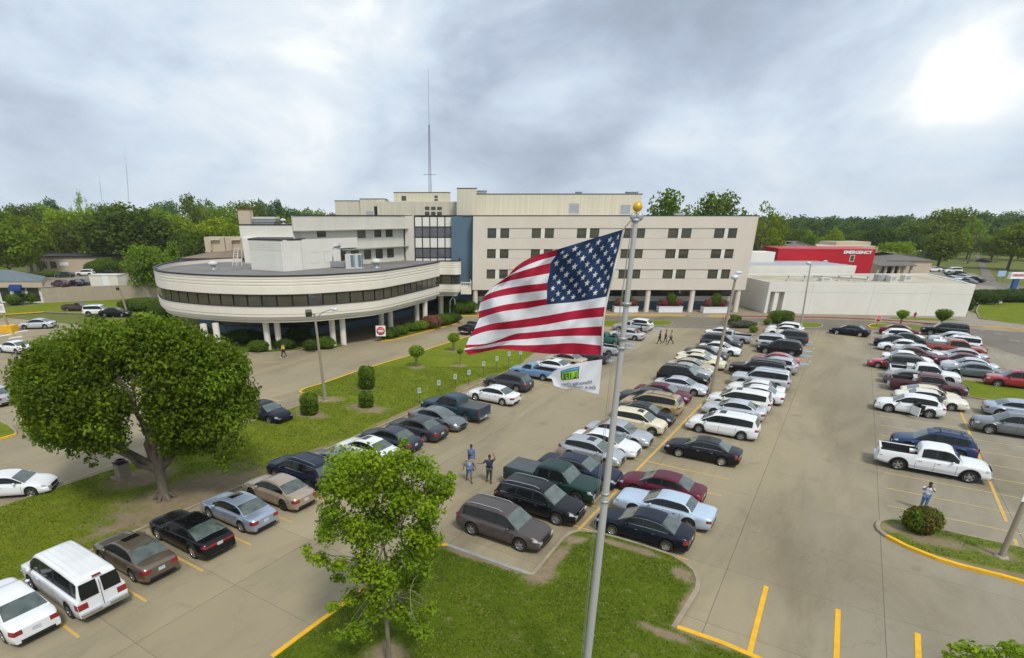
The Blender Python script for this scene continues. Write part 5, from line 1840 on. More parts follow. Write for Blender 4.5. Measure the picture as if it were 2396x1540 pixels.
def wingbox(mb, s0, s1, z0, z1, d0, d1, m=0):
    """d: distance behind the wall plane"""
    q = [WA + u * s0 - n_ * d0, WA + u * s1 - n_ * d0, WA + u * s1 - n_ * d1, WA + u * s0 - n_ * d1]
    if d1 > 5:                       # deep blocks run straight back
        q[3] = q[0] + Vector((-1.2, 14, 0))
        q[2] = q[1] + Vector((0.5, 8, 0))
    mb.prism([(p.x, p.y) for p in q], z0, z1, m)


s3 = wingpt(951, 12)
s_l4 = wingpt(691, 14)
zc4 = 13.72
m_ = MB()
wingbox(m_, s_l4, s3, ZR, ztop - 0.06, 0.6, 12, 0)
wingbox(m_, s_l4 - 0.02, s3 - 0.01, zc4 + 0.1, ztop - 0.05, 0.3, 0.599, 0)
bw(m_, 'wall', [M_WING], wing)
m_ = MB()
wingbox(m_, s_l4 - 0.1, s3 + 0.4, ztop - 0.06, ztop + 0.07, 0.2, 12, 0)
bw(m_, 'coping', [M_COPE], wing)
m_ = MB()
wingbox(m_, s_l4, s3 + 0.2, zc4, zc4 + 0.09, -0.35, 0.6, 0)
sc = wingpt(800, 11)
zc3 = wz(880, 581)
wingbox(m_, sc, s3 + 0.2, zc3, zc3 + 0.09, -0.35, 0.6, 0)
bw(m_, 'canopy', [M_GREENV], wing)
# connecting wall between the wing and the glass link
m_ = MB()
e = WA + u * s3 - n_ * 0.3
m_.prism([(e.x, e.y), (xg0 + 0.02, YG + 0.1), (xg0 + 0.02, YG + 4), (e.x, e.y + 6)], ZR, ztop - 0.055)
bw(m_, 'side_wall', [M_WING], wing)
for (a, b, y0, y1, bl) in ((750, 770, 555, 533, 0.4), (844, 862, 557, 533, 0.75), (883, 898.5, 555, 533, 0.6), (909.5, 925, 554.5, 533, 0.9),
                           (801, 813.5, 611, 588, 0.5), (826, 843.5, 608.5, 587, 1), (857, 872.5, 606.5, 585.5, 1), (884, 900, 605, 583.5, 0.4), (911, 926, 603, 582, 1)):
    s0, s1 = wingpt(a, 12), wingpt(b, 12)
    z0, z1 = wz((a + b) / 2, y0), wz((a + b) / 2, y1)
    if y1 > 580: z0, z1 = max(z0, ZR + 0.7), min(z1, zc3 - 0.1)
    else: z1 = min(z1, zc4 - 0.05)
    window(wing, WA + u * s0 - n_ * 0.59 + Z * (z0 - ZR), u, s1 - s0, z1 - z0, bl)
# third-storey block in front, left part
m_ = MB()
s0, s1 = wingpt(575, 12), wingpt(836, 12)
zb3 = wz(770, 558)
wingbox(m_, s0 + 6, wingpt(797, 10), ZR, zb3, -0.02, 0.58, 0)
wingbox(m_, wingpt(797, 10), s1, zc3 + 0.3, zb3, -0.02, 0.58, 0)
wingbox(m_, s0 + 6, s_l4, ZR, zb3 - 0.01, 0.56, 0.59, 0)
bw(m_, 'lower_wall', [M_WHITEW], wing)
m_ = MB()
for a, b in ((725.5, 746.5), (758.5, 778)):
    sa, sb = wingpt(a, 10), wingpt(b, 10)
    za, zb_ = wz(736, 616), wz(736, 590)
    frame_rect(m_, WA + u * sa + n_ * 0.02 + Z * (za - ZR), u, Z, sb - sa, zb_ - za, 0.05, 0.02)
bw(m_, 'blocked_window', [M_LFRAME], wing)

# front tower box with a corner towards the viewer
fb = thing('roof_stair_housing', (-26, 92, ZR), 0, 'big windowless white box with a blunt corner on the curved wing roof', 'building')
K = [G(589, 630.5, ZR), G(664, 635.5, ZR), G(709, 632, ZR)]
zt = at(664, 562, K[1].y).z
m_ = MB()
back = [Vector((K[2].x + 1, K[2].y + 7, 0)), Vector((K[0].x - 0.5, K[0].y + 6, 0))]
poly = [(p.x, p.y) for p in K + back]
m_.prism(poly, ZR, zt - 0.08, 0)
for k in range(4):
    z_ = zt - 0.45 - k * 0.28
    for a, b in ((K[0], K[1]), (K[1], K[2])):
        d = (b - a).normalized()
        nn = d.cross(Z)
        slab(m_, Vector((a.x, a.y, z_)), d, Z, (b - a).length, 0.07, 0.03, 0)
bw(m_, 'wall', [M_WHITEW], fb)
m_ = MB()
cpoly = [Vector((p[0], p[1])) for p in poly]
m_.prism([(p.x, p.y) for p in offset_path(cpoly, -0.06, True)], zt - 0.08, zt + 0.1, 0)
bw(m_, 'coping', [M_COPE], fb)

# left parts behind
lb = thing('service_block', (-35, 100, 0), 0, 'louvred pale service block behind the white roof box, with a square chimney', 'building')
YS = 99.0
m_ = MB()
a, b = at(559, 527, YS), at(706, 527, YS)
zmid = at(600, 557, YS).z
m_.box(a.x, b.x, YS, YS + 10, zmid, a.z)
for k in range(5):
    z_ = zmid + 0.35 + k * 0.3
    m_.box(a.x, b.x, YS - 0.03, YS, z_, z_ + 0.07)
a2, b2 = at(562, 560, YS - 0.8), at(720, 560, YS - 0.8)
bw(m_, 'upper_wall', [M_WHITEW], lb)
m_ = MB()
m_.box(a2.x + 0.3, b2.x, YS - 0.8, YS + 9, 4.0, zmid)
bw(m_, 'wall', [M_WHITEW], lb)
m_ = MB()
m_.box(a.x - 0.08, b.x, YS - 0.1, YS + 10, a.z, a.z + 0.15)
bw(m_, 'coping', [M_COPE], lb)
ch = MB()
c0, c1 = at(560, 527, YS + 1), at(583, 492, YS + 1)
ch.box(c0.x, c1.x, YS + 1, YS + 2.6, a.z, c1.z, 0)
ch.box(c0.x - 0.05, c1.x + 0.05, YS + 0.95, YS + 2.65, c1.z, c1.z + 0.12, 1)
bw(ch, 'chimney', [M_BEIGE, mat('rusty_edge', (0.25, 0.09, 0.05), 0.8)], lb)
# brown roofed part with the two cooling units
br = thing('plant_building', (-46, 108, 0), 0, 'low brown-roofed plant building behind the left end of the curved wing', 'building')
m_ = MB()
m_.box(at(432, 608, 106).x, at(562, 600, 106).x, 104, 118, 0, 8.9, 0)
bw(m_, 'wall', [M_PODW], br)
m_ = MB()
qa = [at(425, 606, 104), at(572, 598, 104)]
m_.add([(qa[0].x - 0.5, 103.8, 8.92), (qa[1].x + 1, 103.8, 8.92), (qa[1].x + 2, 112, 10.4), (qa[0].x + 4, 112, 9.9)], [(0, 1, 2, 3)], 0)
m_.add([(qa[0].x - 0.5, 103.8, 8.7), (qa[1].x + 1, 103.8, 8.7), (qa[1].x + 1, 103.8, 8.95), (qa[0].x - 0.5, 103.8, 8.95)], [(0, 1, 2, 3)], 1)
bw(m_, 'roof', [M_ROOFB, M_COPE], br)
for px, lab in ((508, 'left of the two cream cooling towers behind the curved wing'), (556, 'right of the two cream cooling towers, half hidden by the service block')):
    Yc = 110.0
    a, b = at(px - 24, 604, Yc), at(px + 22, 556, Yc)
    t = thing('cooling_tower', ((a.x + b.x) / 2, Yc, 9.8), 0, lab, 'cooling tower', 'cream cooling towers on the plant roof')
    m_ = MB()
    w2 = (b.x - a.x) / 2
    hh = max(2.4, b.z - 9.8)
    m_.prism([(-w2, 0), (w2 - 0.5, 0.0), (w2 - 0.5, 3.5), (-w2 - 0.3, 3.5)], 0, hh, 0)
    m_.box(-w2 - 0.1, w2 - 0.4, -0.12, 3.6, -0.2, 0.0, 0)
    m_.build('casing', [M_BEIGE], t)
    m_ = MB()
    m_.tube([(-w2 + 1.2, -0.3, 0.2), (-w2 + 1.2, -0.3, hh * 0.75), (-w2 + 1.6, -0.3, hh * 0.82), (w2 - 1.2, -0.3, hh * 0.82)], 0.18, 8)
    m_.build('pipe', [M_BEIGE], t)
    m_ = MB()
    m_.box(w2 - 0.48, w2 - 0.05, 0.1, 3.3, 0.1, hh - 0.1)
    m_.build('louvre', [M_BLK], t)
# penthouses in the middle with windows
pc = thing('middle_penthouse', (-8, 115, ztop), 0, 'stepped cream penthouse with small square windows under the radio mast', 'building')
YC = 113.0
m_ = MB()
def fb_box(mb, x0, x1, ytop, Y, ybot=508, m=0, depth=8, zlow=None):
    a, b = at(x0, ytop, Y), at(x1, ytop, Y)
    mb.box(a.x, b.x, Y, Y + depth, (zlow if zlow is not None else ztop - 1.5), a.z, m)
    return a, b
fb_box(m_, 783, 842, 470.5, YC)
fb_box(m_, 841.5, 900, 466, YC - 0.4)
fb_box(m_, 882, 1069, 472, YC - 1.2)
fb_box(m_, 921, 1053, 451, YC + 0.6, depth=6)
bw(m_, 'wall', [M_PENT], pc)
m_ = MB()
for x0, x1, yt, Y in ((783, 842, 470.5, YC), (841.5, 900, 466, YC - 0.4), (921, 1053, 451, YC + 0.6)):
    a, b = at(x0, yt, Y), at(x1, yt, Y)
    m_.box(a.x - 0.05, b.x + 0.05, Y - 0.05, Y + 5, a.z, a.z + 0.1)
bw(m_, 'coping', [M_COPE], pc)
for (x0, x1, y0, y1, Y) in ((994.5, 1004.5, 491, 483.5, YC - 1.2), (1009, 1019, 491, 484, YC - 1.2), (1023, 1033.5, 491, 484.5, YC - 1.2), (994.5, 1004.5, 503, 495.5, YC - 1.2), (1009, 1019, 503, 495.8, YC - 1.2), (1023, 1033.5, 503, 496, YC - 1.2),
                            (940, 950, 469.5, 459, YC + 0.6), (1017, 1024, 463, 458, YC + 0.6), (1017, 1024, 470, 466, YC + 0.6)):
    a, b = at(x0, y0, Y), at(x1, y1, Y)
    window(pc, Vector((a.x, Y, a.z)), UX, b.x - a.x, b.z - a.z, 0.0 if Y > YC else 1.0, t=0.08)
d_ = MB()
a, b = at(876, 503, YC - 0.45), at(884, 483, YC - 0.45)
d_.box(a.x, b.x, YC - 0.45, YC - 0.38, ztop - 0.2, b.z)
bw(d_, 'door', [M_FRAME], pc)
v = MB()
a, b = at(857, 503, YC - 0.45), at(873, 494, YC - 0.45)
v.box(a.x, b.x, YC - 0.47, YC - 0.38, a.z, b.z)
bw(v, 'louvre', [M_LOUV], pc)

# radio mast
def mast(name, base, top_z, w0, label, sections=26, thin=0.035, whip=0.0, lean=(0, 0), m=M_GALV, guys=False):
    t = thing(name, base, 0, label, 'radio mast')
    h = top_z - base[2]
    m_ = MB()
    hh = h - whip
    legs = [Vector((cos(a) * w0, sin(a) * w0, 0)) for a in (pi / 2, pi / 2 + 2.094, pi / 2 + 4.188)]
    tp = Vector((lean[0], lean[1], hh))
    for l in legs:
        m_.tube([l, l * 0.5 + tp], thin, 5)
    for k in range(sections):
        f0, f1 = k / sections, (k + 1) / sections
        for i in range(3):
            a_, b_ = legs[i], legs[(i + 1) % 3]
            m_.tube([a_ * (1 - f0 * 0.5) + tp * f0, b_ * (1 - f1 * 0.5) + tp * f1], thin * 0.6, 4)
    m_.build('lattice', [m], t)
    if whip:
        m_ = MB()
        m_.tube([tp - Vector((0, 0, 0.5)), tp + Vector((lean[0] * whip / hh, 0, whip))], [thin * 1.4, thin * 0.7], 5)
        m_.build('antenna', [m], t)
    return t


Ym = 116.0
mb_ = at(1006.5, 452, Ym)
mt = at(1002, 162, Ym)
zbm = at(1006, 451, YC + 0.6).z + 0.1
M_MAST = mat('mast_steel', (0.16, 0.15, 0.16), 0.6, metal=0.3)
mast('radio_mast', (mb_.x, Ym, zbm), mt.z, 0.30, 'tall lattice radio mast on top of the stepped cream penthouse', 30, 0.028, 8.5, (mt.x - mb_.x, 0), m=M_MAST)
m_ = MB()
m_.box(-1.2, 1.2, -0.04, 0.04, 3.0, 3.1)
o = m_.build('mast_crossarm', [M_GALV], None)
o.parent = bpy.data.objects['radio_mast']
far1 = at(288, 348, 900); far2 = at(230, 408, 900)
mast('radio_mast', (at(301, 505, 900).x, 900, 0), far1.z, 0.8, 'taller of two faint far-off radio masts above the left trees', 20, 0.10, 20, (far1.x - at(301, 505, 900).x, 0), m=M_GALV)
mast('radio_mast', (at(239, 505, 900).x, 900, 0), far2.z, 0.8, 'shorter of two faint far-off radio masts above the left trees', 14, 0.10, 10, (far2.x - at(239, 505, 900).x, 0), m=M_GALV)

# ---- rooftop equipment ---------------------------------------------------------------
def rooftop(name, px, py, z, builder, lab, cat, group=None):
    p = G(px, py, z)
    t = thing(name, p, 0, lab, cat, group)
    builder(t)
    return t


def mushroom(t, s=1.0):
    m_ = MB()
    m_.lathe([(0.45 * s, 0), (0.45 * s, 0.12), (0.28 * s, 0.14), (0.28 * s, 0.5 * s)], 14)
    m_.build('base', [M_GALV], t)
    m_ = MB()
    m_.lathe([(0.42 * s, 0.5 * s), (0.55 * s, 0.58 * s), (0.55 * s, 0.7 * s), (0.4 * s, 0.9 * s), (0.12 * s, 0.98 * s), (0.001, 1.0 * s)], 16)
    m_.build('cap', [M_LFRAME], t)


rooftop('roof_fan', 881, 627, 8.55, lambda t: mushroom(t, 1.35), 'round fan with a domed cap on the curved roof right of the duct', 'roof fan')
rooftop('roof_fan', 500, 630.5, 8.55, lambda t: mushroom(t, 1.2), 'round domed fan near the ladder at the left of the curved roof', 'roof fan')
rooftop('roof_fan', 770, 504, 15.7, lambda t: mushroom(t, 1.1), 'small pale fan at the left end of the upper wing roof', 'roof fan') if False else None


def duct(t):
    m_ = MB()
    m_.bxc((0, 0, 0.5), (3.2, 1.2, 0.8), radians(-25))
    m_.tube([(-1.0, 0.5, 0.6), (-1.1, 0.6, 2.2), (-0.8, 0.9, 2.9), (0.1, 1.6, 3.1)], 0.32, 10)
    m_.build('duct', [M_GALV], t)
    m_ = MB()
    m_.bxc((1.9, -0.5, 0.55), (1.3, 1.1, 1.0), radians(-25))
    m_.build('fan_unit', [M_LOUV], t)


rooftop('air_duct', 792, 626, 8.55, duct, 'galvanised duct elbow and fan box lying on the curved roof', 'duct')


def condenser(t):
    m_ = MB()
    m_.box(-0.65, 0.65, -0.6, 0.6, 0.1, 2.0)
    m_.box(-0.7, 0.7, -0.65, 0.65, 0, 0.1)
    m_.build('casing', [M_LFRAME], t)
    m_ = MB()
    m_.box(0.655, 0.67, -0.5, 0.5, 0.25, 1.85)
    m_.box(0.15, 0.6, -0.615, -0.605, 0.2, 1.9)
    m_.build('coil', [M_BASEBL], t)


rooftop('condenser', 821, 628, 8.55, condenser, 'left upright air conditioner beside the duct on the curved roof', 'air conditioner', 'upright air conditioners on the curved roof')
rooftop('condenser', 838, 627.5, 8.55, condenser, 'right upright air conditioner beside the duct on the curved roof', 'air conditioner', 'upright air conditioners on the curved roof')


def ladder(t):
    m_ = MB()
    for x in (-0.3, 0.3):
        m_.tube([(x, 0, 0), (x + 0.2, 1.4, 2.6)], 0.045, 6)
        m_.tube([(x + 0.9, 0, 0), (x + 0.75, 1.2, 2.3)], 0.045, 6)
    for k in range(8):
        f = (k + 0.5) / 8
        m_.tube([(-0.3 + 0.2 * f, 1.4 * f, 2.6 * f), (0.3 + 0.2 * f, 1.4 * f, 2.6 * f)], 0.035, 5)
    m_.build('frame', [M_LFRAME], t)


rooftop('roof_ladder', 548, 623, 8.55, ladder, 'small white step ladder over the parapet at the left of the curved roof', 'ladder')


def acbox(t, w=4.5, d=2.4, h=1.1):
    m_ = MB()
    m_.box(-w / 2, w / 2, -d / 2, d / 2, 0.35, h)
    m_.build('casing', [M_GALV], t)
    m_ = MB()
    m_.box(-w / 2 - 0.1, w / 2 + 0.1, -d / 2 - 0.1, d / 2 + 0.1, h, h + 0.35)
    m_.box(-w / 2 + 0.3, w / 2 - 0.3, -d / 2 + 0.2, d / 2 - 0.2, 0, 0.35)
    m_.build('hood', [M_LFRAME], t)


pz = at(619, 527, 102)
t = thing('rooftop_unit', (pz.x, 102, at(559, 527, YS).z + 0.12), 0, 'wide grey air handling unit on the louvred service block', 'air conditioner')
acbox(t, 4.4, 2.4, 0.8)
pz = at(663, 526, 102)
t = thing('roof_fan', (pz.x, 102, at(559, 527, YS).z + 0.12), 0, 'small white fan right of the wide grey air handling unit', 'roof fan')
mushroom(t, 0.9)

# ---- white single-storey annex ----------------------------------------------------------
an = thing('white_annex', (70, 104, 0), 0, 'long blank white single-storey annex with a flat stained roof', 'building')
C0, C1 = G(1787, 734.5), G(2259, 742.5)
za = 5.15
C2 = G(2138, 642, za)
C3 = Vector((C0.x + 0.3, C0.y + 15, 0))
C3 = Vector((54.3, 116, 0))
m_ = MB()
poly = [Vector((C0.x, C0.y)), Vector((C1.x, C1.y)), Vector((C2.x + 3, C2.y)), Vector((C3.x, C3.y))]
# entry recess near the left corner
u0 = (C1 - C0); u0.z = 0
wlen = u0.length
u0.normalize()
nn = u0.cross(Z)
def up(s, d): 
    q = C0 + u0 * s - nn * d
    return (q.x, q.y)
s1_, s2_ = 0.45, 2.75
m_.prism([up(0, 0), up(s1_, 0), up(s1_, 1.2), up(s2_, 1.2), up(s2_, 0), up(wlen, 0), (C2.x + 3, C2.y), (C3.x, C3.y)], 0, 3.75, 0)
m_.prism([up(0, 0), up(wlen, 0), (C2.x + 3, C2.y), (C3.x, C3.y)], 3.753, za, 0)
q = C0 + u0 * 1.55 - nn * 0.5
m_.prism([(q.x - 0.35, q.y - 0.35), (q.x + 0.35, q.y - 0.35), (q.x + 0.35, q.y + 0.35), (q.x - 0.35, q.y + 0.35)], 0, 3.75, 0)
bw(m_, 'wall', [M_WHITEW], an)
m_ = MB()
m_.prism([(p.x, p.y) for p in offset_path(poly, 0.35, True)], za + 0.004, za + 0.02, 0)
bw(m_, 'roof', [M_ROOFW], an)
m_ = MB()
P4 = [Vector((p.x, p.y)) for p in poly]
strip(m_, P4 + [P4[0]], 0.34, za, za + 0.14)
bw(m_, 'parapet', [M_WHITEW], an)
seam = MB()
for k in (0.22, 0.52, 0.8):
    q = C0 + u0 * wlen * k
    slab(seam, Vector((q.x, q.y, 0)), u0, Z, 0.03, za, 0.006)
slab(seam, Vector((C0.x, C0.y, 3.72)) + u0 * 3, u0, Z, wlen - 3, 0.03, 0.006)
bw(seam, 'panel_joints', [mat('joint_line', (0.40, 0.38, 0.33), 0.9)], an)  # thin strips, darker than the wall, mark the panel joints
# things on the annex roof
for i, (px, py) in enumerate(((1843, 656), (1881, 656), (1920, 656), (1961, 656), (1990, 656), (2028, 658))):
    p = G(px, py + 1, za)
    m_ = MB()
    m_.lathe([(0.4, 0), (0.4, 0.1), (0.08, 0.14), (0.08, 0.7), (0.18, 0.74), (0.18, 0.86), (0.001, 0.9)], 10)
    o = m_.build('vent_pipe', [M_GALV])
    o.location = (p.x, p.y, za + 0.02)
    tag(o, ['first vent pipe from the left on the annex roof', 'second vent pipe from the left on the annex roof', 'third vent pipe from the left on the annex roof', 'fourth vent pipe on the annex roof, by the long duct', 'fifth vent pipe on the annex roof, over the long duct', 'sixth and rightmost vent pipe on the annex roof'][i], 'vent', 'vent pipes on the annex roof')
for (px, py, w_, h_, lab) in ((2060, 655, 1.9, 1.1, 'big grey air conditioner on the annex roof'), (2084, 657, 1.1, 1.0, 'pale square air conditioner with a round fan on the annex roof'), (2118, 655, 1.3, 1.0, 'rightmost air conditioner on the annex roof'), (1929, 655, 1.7, 0.6, 'low pale hood near the light pole on the annex roof')):
    p = G(px, py + 3, za)
    t = thing('rooftop_unit', (p.x, p.y, za + 0.02), 0, lab, 'air conditioner')
    m_ = MB()
    m_.box(-w_ / 2, w_ / 2, -0.6, 0.6, 0.15, h_)
    m_.box(-w_ / 2 - 0.15, w_ / 2 + 0.15, -0.75, 0.75, 0, 0.15)
    m_.build('casing', [M_GALV if 'grey' in lab else M_LFRAME], t)
    m_ = MB()
    m_.lathe([(0.5, h_ / 2 - 0.0), (0.45, h_ / 2)], 14)
    m_ = MB()
    m_.lathe([(0.001, -0.84), (0.5, -0.84), (0.55, -0.80)], 14, (0, 0, h_ / 2 + 0.1), axis='Y') if False else m_.bxc((0, -0.62, h_ / 2 + 0.1), (w_ * 0.6, 0.03, h_ * 0.6))
    m_.build('grille', [M_LOUV], t)
dk = MB()
pa, pb = G(1900, 650, za), G(2030, 658, za)
dk.tube([(pa.x, pa.y, za + 0.4), ((pa.x + pb.x) / 2, (pa.y + pb.y) / 2 + 0.5, za + 0.4), (pb.x, pb.y, za + 0.4)], 0.22, 8)
pa, pb = G(1755, 651, za), G(1900, 652, za)
dk.tube([(pa.x, pa.y, za + 0.5), (pb.x, pb.y, za + 0.4)], 0.12, 8)
o = dk.build('roof_duct', [M_LFRAME])
tag(o, 'long pale pipe snaking over the annex roof', 'duct')

# building behind the annex
b2 = thing('rear_clinic_block', (75, 122, 0), 0, 'grey flat-roofed block with a white parapet between the annex and the red wall', 'building')
Y2 = 119.0
a, b = at(1745, 627, Y2), at(2003, 627, Y2)
zt2 = at(1880, 622, Y2).z
m_ = MB()
m_.box(a.x, b.x, Y2, Y2 + 14, 0, zt2)
bw(m_, 'wall', [M_WHITEW], b2)
m_ = MB()
m_.box(a.x + 0.3, b.x - 0.3, Y2 + 0.3, Y2 + 13.7, zt2 + 0.004, zt2 + 0.03)
bw(m_, 'roof', [M_LOUV], b2)
m_ = MB()
m_.box(a.x, at(1812, 605, Y2 + 9).x, Y2 + 9, Y2 + 14, zt2, at(1790, 590, Y2 + 9).z)
bw(m_, 'upper_wall', [M_WHITEW], b2)

# red emergency wall
YR = 134.0
er = thing('emergency_building', (95, YR + 5, 0), 0, 'bright red building with white EMERGENCY lettering high on its wall', 'building')
a, b = at(1823, 581, YR), at(2050, 584.5, YR - 4)
zr_ = at(1930, 582, YR - 2).z
m_ = MB()
ra, rb_ = Vector((a.x, YR, 0)), Vector((b.x, YR - 4, 0))
ur = (rb_ - ra).normalized()
nr = ur.cross(Z)
rl = (rb_ - ra).length
q = [ra, rb_, rb_ - nr * 11, ra - nr * 11]
m_.prism([(p.x, p.y) for p in q], 0, zr_ - 0.25, 0)
bw(m_, 'wall', [M_REDW], er)
m_ = MB()
m_.prism([(p.x, p.y) for p in offset_path([Vector((p.x, p.y)) for p in q], -0.08, True)], zr_ - 0.25, zr_, 0)
bw(m_, 'coping', [mat('red_coping', (0.5, 0.05, 0.06), 0.6)], er)
lx = at(2007, 589.5, YR - 3.3)
ang = math.atan2(ur.y, ur.x)
text_obj('lettering', 'EMERGENCY', 0.86, (lx.x, lx.y - 0.06 + 0.0, lx.z - 0.12), (pi / 2, 0, ang), M_SIGNW, er, ext=0.06, xs=1.12, bold=0.035)
# push the lettering just in front of the wall plane
lt = [o for o in er.children if o.name.startswith('lettering')][0]
wp = ra + ur * ((Vector((lx.x, lx.y, 0)) - ra).dot(ur))
lt.location = wp + nr * 0.08 + Vector((0, 0, lx.z - 0.12)) - er.location
sl = rl * (1998 - 1823) / 227.0
window(er, ra + ur * (sl - 0.3) + nr * 0.02 + Z * at(2000, 612, YR - 3).z, ur, 0.9, 1.35, 1.0, frame=M_SIGNW, t=0.08)


def hip_house(name, x0, x1, y0, y1, zw, zr_, wm, rm, label, cat='building', over=0.5, ridge=None, gable=False):
    t = thing(name, ((x0 + x1) / 2, y0, 0), 0, label, cat)
    m_ = MB()
    m_.box(x0, x1, y0, y1, 0, zw)
    bw(m_, 'wall', [wm], t)
    m_ = MB()
    yc = (y0 + y1) / 2
    k = (y1 - y0) / 2 if not gable else -over
    X0, X1, Y0, Y1 = x0 - over, x1 + over, y0 - over, y1 + over
    v = [(X0, Y0, zw), (X1, Y0, zw), (X1, Y1, zw), (X0, Y1, zw), (x0 + k, yc, zr_), (x1 - k, yc, zr_)]
    m_.add(v, [(0, 1, 5, 4), (1, 2, 5), (2, 3, 4, 5), (3, 0, 4), (3, 2, 1, 0)])
    bw(m_, 'roof', [rm], t)
    return t


def xy(px, Y): return at(px, 600, Y).x


hip_house('house', xy(1822, 165), xy(1915, 165), 163, 178, at(1870, 583, 163).z, at(1868, 564, 170).z, M_BEIGE, M_SHING, 'house with a grey pyramid roof showing above the red wall')
cl = hip_house('clinic', xy(2040, 172), xy(2140, 172), 165, 182, at(2100, 610, 165).z, at(2060, 590, 173).z, M_BEIGE, M_SHING, 'tan clinic with a grey hipped roof and dark entrance right of the red wall')
m_ = MB()
a, b = at(2062, 640, 164.7), at(2110, 612, 164.7)
m_.box(a.x, b.x, 164.7, 165, 0, min(b.z, 3.4))
bw(m_, 'entrance_glazing', [M_BWIN2], cl)
for px in (2062, 2080, 2098, 2112, 2124, 2140):
    m_ = MB()
    m_.lathe([(0.35, 0), (0.35, 3.4)], 10, (xy(px, 162), 162, 0))
    bw(m_, 'column', [M_BEIGE], cl)
m_ = MB()
x0, x1 = xy(2055, 162), xy(2146, 162)
m_.add([(x0, 161, 3.4), (x1, 161, 3.4), (x1, 166, 4.6), (x0, 166, 4.6), (x0, 161, 3.2), (x1, 161, 3.2)], [(0, 1, 2, 3), (4, 5, 1, 0)])
bw(m_, 'porch_roof', [M_SHING], cl)
t = thing('flat_roof_office', (xy(1980, 190), 190, 0), 0, 'low cream office with flat roofs behind the red wall', 'building')
m_ = MB()
m_.box(xy(1905, 190), xy(2050, 190), 190, 205, 0, at(1980, 576, 190).z)
m_.box(xy(1950, 196), xy(2030, 196), 196, 205, 0, at(1980, 566, 196).z)
bw(m_, 'wall', [M_BEIGE], t)

# ---- buildings at the left ---------------------------------------------------------------
lc = thing('blue_awning_office', (-92, 118, 0), 0, 'small white office with a blue-grey roof and a blue awning over its door', 'building')
YL = 113.5
x0, x1 = xy(-60, YL), at(104, 690, YL).x
zw = at(50, 672, YL).z
m_ = MB()
kx = 1.075
m_.prism([(x0, YL), (x1, YL), (x1 * kx, YL + 9), (x0, YL + 9)], 0, zw)
bw(m_, 'wall', [M_WHITEW], lc)
m_ = MB()
zf = at(60, 659, YL - 0.6).z
m_.prism([(x0 - 0.5, YL - 0.6), (x1 + 0.5, YL - 0.6), (x1 * kx + 0.4, YL + 9.5), (x0 - 0.5, YL + 9.5)], zw, zf, 1)
m_.add([(x0 - 0.6, YL - 0.7, zf), (x1 + 0.6, YL - 0.7, zf), (x1 * kx + 0.5, YL + 9.6, zf), (x0 - 0.6, YL + 9.6, zf), (x0, YL + 5, zf + 1.7), (x1 - 9, YL + 5, zf + 1.7)], [(0, 1, 5, 4), (1, 2, 5), (2, 3, 4, 5), (3, 0, 4)], 0)
bw(m_, 'roof', [M_SHINGB, M_BEIGE], lc)
dx0, dx1 = at(40, 710, YL).x, at(57, 710, YL).x
m_ = MB()
m_.box(dx0, dx1, YL - 0.05, YL, 0, 2.5)
bw(m_, 'door', [M_DOORB], lc)
m_ = MB()
xa, xb = at(34, 690, YL).x, at(62, 690, YL).x
for k in range(6):
    a0, a1 = pi / 2 * k / 6, pi / 2 * (k + 1) / 6
    m_.add([(xa, YL - 1.3 * sin(a0), 2.4 + 1.3 * cos(a0)), (xb, YL - 1.3 * sin(a0), 2.4 + 1.3 * cos(a0)), (xb, YL - 1.3 * sin(a1), 2.4 + 1.3 * cos(a1)), (xa, YL - 1.3 * sin(a1), 2.4 + 1.3 * cos(a1))], [(0, 1, 2, 3)])
for x in (xa, xb):
    m_.add([(x, YL, 2.4)] + [(x, YL - 1.3 * sin(pi / 2 * k / 6), 2.4 + 1.3 * cos(pi / 2 * k / 6)) for k in range(7)], [tuple(range(8))])
bw(m_, 'awning', [M_AWN], lc)
for a, b in ((7, 22), (71, 90)):
    p, q = at(a, 706, YL), at(b, 680, YL)
    window(lc, Vector((p.x, YL - 0.01, 0.35)), UX, q.x - p.x, 2.5, 0.0)

# fence
fn = thing('board_fence', (-80, 113, 0), 0, 'long tan board fence behind the verge at left', 'fence')
fa, fb2 = G(104, 711), G(372, 697)
uf = (fb2 - fa)
fl_ = uf.length
uf.normalize()
m_ = MB()
nb = int(fl_ / 0.3)
for k in range(nb):
    hh = 2.85 + 0.04 * rb.random()
    slab(m_, fa + uf * (k * fl_ / nb + 0.008), uf, Z, fl_ / nb - 0.016, hh, 0.04)
bw(m_, 'boards', [M_FENCE], fn)
m_ = MB()
for z_ in (0.5, 2.3):
    slab(m_, fa + Z * z_ - uf.cross(Z) * 0.06, uf, Z, fl_, 0.12, 0.05)
bw(m_, 'rails', [M_FENCE], fn)

